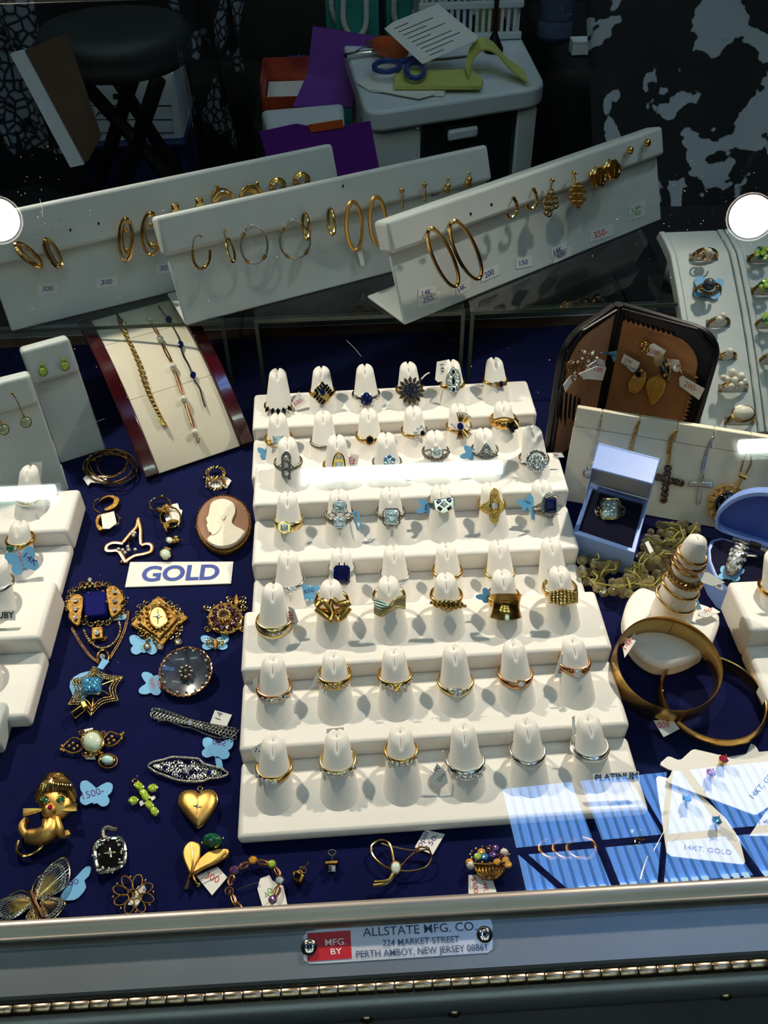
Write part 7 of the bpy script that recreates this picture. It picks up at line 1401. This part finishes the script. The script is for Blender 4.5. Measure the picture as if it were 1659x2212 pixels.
t, d = cartitem('notepad', 'curled yellow notepad sheet arching over the cart edge', 'notepad', 1080, 150)
cp = cat([P(x, y, ZT+z) for x, y, z in ((1012, 172, .018), (1022, 132, .03), (1044, 110, .045), (1072, 118, .035), (1100, 150, .02), (1142, 182, .006))], 6, False); wd = Vector((.0, .05, .004)); m_ = MB(); m_.loft([[p, p+wd, p+wd+UP*.003, p+UP*.003] for p in cp]); m_.build('sheet', 'yellow_pad', t, smooth=40)
t, d = cartitem('scissors', 'scissors with dark blue handles on the cart', 'scissors', 870, 145); d.oval('scissor_blue', 836, 143, 28, 12, 6, .02, -4, 24, 'handle', sep=True); d.oval('scissor_blue', 897, 152, 20, 17, 6, .024, 0, 24, 'handle', sep=True); d.wire('scissor_blue', [(862, 136), (890, 128), (910, 132)], 7, w=.022, name='shank'); d.wire('silver_dark', [(905, 130), (960, 128), (1010, 122)], 3, w=.02, sm=0, name='blade'); d.end()
t, d = cartitem('pouch', 'orange pouch lying beside the invoice', 'pouch', 840, 105); c = P(842, 103, ZT+.02); m_ = MB(); m_.sph(c, 1, 18, 10, (P(884, 110, ZT+.02)-c, (P(838, 92, ZT+.02)-c), Vector((0, 0, .018)))); m_.build('pouch_body', 'pouch_orange', t); d.bead('gold_antique', 795, 92, 5, .015); d.end()
t, d = cartitem('pen', 'chrome ballpoint pen on the cart corner', 'pen', 780, 118); d.wire('silver', [(748, 120), (770, 116), (812, 112)], 5, w=.008, sm=0, n=10, name='barrel'); d.wire('silver', [(768, 112), (786, 102), (806, 104)], 1.6, w=.014, name='clip'); d.bead('metal_black', 748, 120, 5, .008); d.end()
for i, (x, y) in enumerate(((1006, 66), (1066, 112))):
    t, d = cartitem('scale_stand', ('slim black rod stand at the back of the cart', 'slim black rod stand with a conical foot in front of the basket')[i], 'stand', x, y); c = P(x, y, ZT); MB().lathe(c, [(.018, .0006), (.018, .006), (.006, .03), (.0045, .035), (.0045, .30), (.001, .301)], 16).build('rod', 'metal_black', t)
# white basket on the cart
t = thing('basket', 'white slotted plastic basket at the back of the cart', 'basket', P(1010, 84, ZT), GC); ya = P(1010, 88, ZT).y; bl_, br_ = PY(920, 86, ya).x, PY(1108, 86, ya).x; hB = .12
for i in range(15):
    x = bl_+(br_-bl_)*i/14
    MB().box((x, ya, ZT+hB/2+.001), ((br_-bl_)*.035, .006, hB)).build('slat', 'plastic_white', t)
    MB().box((x, ya+.16, ZT+hB/2+.001), ((br_-bl_)*.035, .006, hB)).build('slat', 'plastic_white', t)
for z_ in (.006, .06, hB): MB().box(((bl_+br_)/2, ya-.001, ZT+z_+.002), (br_-bl_+.03, .012, .012)).build('band', 'plastic_white', t, bevel=.002); MB().box(((bl_+br_)/2, ya+.161, ZT+z_+.002), (br_-bl_+.03, .012, .012)).build('band', 'plastic_white', t, bevel=.002)
for x in (bl_-.008, br_+.008): MB().box((x, ya+.08, ZT+hB/2+.002), (.006, .15, hB)).build('end_wall', 'plastic_white', t)
for i, m_ in enumerate(('citrine', 'malachite', 'scissor_blue', 'yellow_pad', 'pouch_orange')):
    tt = thing('small_packet', 'small %s packet inside the white basket' % ('amber', 'dark green', 'dark blue', 'yellow', 'orange')[i], 'packet', (bl_+(br_-bl_)*(i+.6)/5.4, ya+.05, ZT+.001), GC); MB().box((bl_+(br_-bl_)*(i+.6)/5.4, ya+.05, ZT+.046), ((br_-bl_)*.13, .03, .09)).build('packet_body', m_, tt, bevel=.006)
# teal gift bags behind the cart
yT = 2.15
for i, (x, y, wd_, hh) in enumerate(((772, 78, 96, .22), (876, 66, 92, .26), (742, 50, 78, .24))):
    c = hz(x, y, yT+.14*(i > 1)); sc_ = S(c); wq = wd_/sc_; t = thing('gift_bag', ('teal gift bag with white rope handles, in front of the other bags', 'teal gift bag beside the white basket', 'teal gift bag at the back, nearest the purple folder')[i], 'bag', (c.x, c.y, FZ), 'teal gift bags')
    MB().hexa([Vector((c.x+sx*wq/2*k_, c.y+sy*.05*k_, z_)) for z_, k_ in ((FZ+.002, 1), (c.z+.10+.02*i, .94)) for sx, sy in ((-1, -1), (1, -1), (1, 1), (-1, 1))]).build('bag_body', 'teal_bag', t, bevel=.006)
    zz = c.z+.045
    for s_ in (-1,): MB().tube(cat([Vector((c.x-wq*.28, c.y-.049, zz+.045)), Vector((c.x-wq*.3, c.y-.06, zz)), Vector((c.x-wq*.1, c.y-.066, zz-.03)), Vector((c.x+wq*.16, c.y-.062, zz-.012)), Vector((c.x+wq*.2, c.y-.049, zz+.04))], 5, False), .006, 8).build('rope_handle', 'rope_white', t)
# boxes and folders between scarf and cart
yR = 2.0; a, b = hz(562, 168, yR), hz(705, 262, yR); t = thing('snack_box', 'red and orange printed carton standing open on a crate', 'box', ((a.x+b.x)/2, yR, b.z))
zt3, zb3 = a.z-.01, b.z; xa, xb = a.x, b.x
for nm, cc, dd in (('front_panel', ((xa+xb)/2, yR, (zt3+zb3)/2-.015), (xb-xa, .005, zt3-zb3-.03)), ('back_panel', ((xa+xb)/2, yR+.16, (zt3+zb3)/2), (xb-xa, .005, zt3-zb3)), ('side_panel', (xa, yR+.08, (zt3+zb3)/2), (.005, .155, zt3-zb3)), ('side_panel', (xb, yR+.08, (zt3+zb3)/2), (.005, .155, zt3-zb3)), ('bottom_panel', ((xa+xb)/2, yR+.08, zb3+.004), (xb-xa, .155, .005))): MB().box(cc, dd).build(nm, 'orange_red', t)
MB().box(((xa+xb)/2, yR+.08, zt3-.05), (xb-xa-.012, .145, .004)).build('white_filling', 'paper', t)
t = thing('crate', 'dark crate carrying the red carton', 'box', ((xa+xb)/2, yR+.08, FZ)); MB().box(((xa+xb)/2, yR+.08, (zb3+FZ)/2), (xb-xa+.05, .2, zb3-FZ-.004)).build('crate_body', 'cloth_black', t, bevel=.004)
t = thing('cloth_bundle', 'small blue folded cloth on top behind the red carton', 'cloth', (hz(640, 140, 2.25).x, 2.25, FZ)); c = hz(644, 140, 2.25); m_ = MB(); m_.sph(c, 1, 16, 8, (Vector((.055, 0, 0)), Vector((0, .04, 0)), Vector((0, 0, .018)))); m_.build('bundle', 'blue_cloth', t); MB().box((c.x, 2.27, (c.z-.016+FZ)/2), (.1, .07, c.z-.016-FZ-.002)).build('pedestal', 'cloth_black', t)
PF = Surf(hz(690, 150, 1.84), (-.2, -.85, .45)); t = thing('folder', 'bent purple folder standing behind the drawer cart', 'folder', hz(690, 220, 1.88)); d = D(t, PF); d.plate('purple_paper', [(676, 56), (812, 78), (770, 180), (664, 158)], .003, 0, name='upper_flap'); PF2 = Surf(PF.at(664, 158), (-.1, -.6, .8)); d = D(t, PF2); d.plate('purple_paper', [(664, 158), (770, 180), (760, 232), (632, 230)], .003, 0, name='lower_flap')
yV = 1.42; a, b = hz(553, 280, yV), hz(790, 400, yV); t = thing('tote_bag', 'grey tote bag holding purple paper beside the drawer cart', 'bag', ((a.x+b.x)/2, yV, FZ)); xa, xb = a.x, b.x-.03; MB().hexa([Vector((x, y, z)) for z in (FZ+.002, a.z-.012) for x, y in ((xa+.02, yV), (xb, yV-.02), (xb, yV+.14), (xa, yV+.12))]).build('bag_body', 'plastic_white', t, bevel=.008)
d = D(t, Surf((0, yV-.022, 0), (0, -1, .12))); d.plate('purple_paper', [(560, 285), (640, 268), (700, 280), (800, 262), (830, 420), (600, 420)], .004, 0, 1, name='purple_paper'); d.plate('pouch_orange', [(664, 270), (740, 258), (742, 276), (672, 286)], .006, .0042, name='orange_slip')
# side tables draped in black and the splattered cloth
a, b = hz(1178, 60, 1.95), hz(1700, 500, 1.4); t = thing('side_table', 'table draped in black cloth beside the drawer cart', 'table', (a.x+.35, 1.95, FZ)); MB().box((a.x+.36, 1.98, (a.z-.02+FZ)/2), (.7, .5, a.z-.02-FZ-.004)).build('draped_cloth', 'cloth_black', t, bevel=.02)
p = hz(1256, 66, 1.85); t = thing('small_box', 'tiny white box on the black draped table', 'box', (p.x, 1.85, a.z-.02)); MB().box((p.x, 1.85, a.z-.0085), (.034, .03, .02)).build('box_body', 'card_white', t, bevel=.001); MB().box((p.x, 1.85, a.z+.0045), (.035, .031, .005)).build('box_lid', 'card_white', t, bevel=.001)
p = hz(1215, 20, 1.9); t = thing('water_bottle', 'clear water bottle bottom on the black draped table', 'bottle', (p.x, 1.95, a.z-.02)); MB().lathe((p.x, 1.95, a.z-.0195), [(.03, 0), (.036, .008), (.036, .03), (.033, .036), (.036, .042), (.036, .16), (.014, .2), (.014, .215), (.001, .216)], 24).build('bottle_body', 'bottle_clear', t); MB().cyl((p.x, 1.95, a.z+.197), (p.x, 1.95, a.z+.215), .015).build('bottle_cap', 'card_white', t)
# splattered cloth hung over a screen at the corner
SPS = Surf(hz(1500, 300, 1.35), (-.25, -.72, .62)); t = thing('splatter_cloth', 'grey cloth splashed with black blots, draped at the far corner', 'cloth', hz(1450, 470, 1.35)); d = D(t, SPS)
rows = []; NX, NY = 24, 20
for j in range(NY+1):
    for i in range(NX+1):
        u, v = i/NX, j/NY; rows.append(SPS.at(1262+u*520+v*30, -60+v*620, .012*math.sin(u*9+v*2)+.006*math.sin(v*8+u*3)))
n = len(rows); W = NX+1; f = [(j*W+i, j*W+i+1, (j+1)*W+i+1, (j+1)*W+i) for j in range(NY) for i in range(NX)]
rim_ = [(i, n+i, n+i+1, i+1) for i in range(NX)]+[(NY*W+i, NY*W+i+1, n+NY*W+i+1, n+NY*W+i) for i in range(NX)]+[(j*W, (j+1)*W, n+(j+1)*W, n+j*W) for j in range(NY)]+[(j*W+NX, n+j*W+NX, n+(j+1)*W+NX, (j+1)*W+NX) for j in range(NY)]
MB().add(rows+[p-SPS.n*.004 for p in rows], f+[tuple(n+k_ for k_ in reversed(q_)) for q_ in f]+rim_).build('cloth_sheet', 'splatter_print', t, smooth=80)
# ------------------------------------------------------------------ all writing becomes flat print
tmp = []
for (body, surf, a, b, h, m, parent, wv, shear, bold, name) in TEXTQ:
    cu = bpy.data.curves.new('t', 'FONT'); cu.body = body; cu.offset = bold; cu.shear = shear; cu.resolution_u = 8 if h > 25 else 3
    o = bpy.data.objects.new('t', cu); COL.objects.link(o); tmp.append(o)
dg = bpy.context.evaluated_depsgraph_get(); dg.update()
for o, (body, surf, a, b, h, m, parent, wv, shear, bold, name) in zip(tmp, TEXTQ):
    me = bpy.data.meshes.new_from_object(o.evaluated_get(dg))
    xs = [v.co.x for v in me.vertices]; x0, x1 = min(xs), max(xs)
    A, B = surf.at(a[0], a[1], wv), surf.at(b[0], b[1], wv); ex = (B-A)/(x1-x0); dx, dy = b[0]-a[0], b[1]-a[1]; L = math.hypot(dx, dy)
    ey = (surf.at(a[0]+dy/L*h, a[1]-dx/L*h, wv)-A)/.70; off = rootloc(parent)
    for v in me.vertices: v.co = A+ex*(v.co.x-x0)+ey*v.co.y-off
    me.materials.clear(); me.materials.append(MATS[m])
    n = bpy.data.objects.new(name, me); COL.objects.link(n); n.parent = parent
for o in tmp:
    cu = o.data; bpy.data.objects.remove(o); bpy.data.curves.remove(cu)
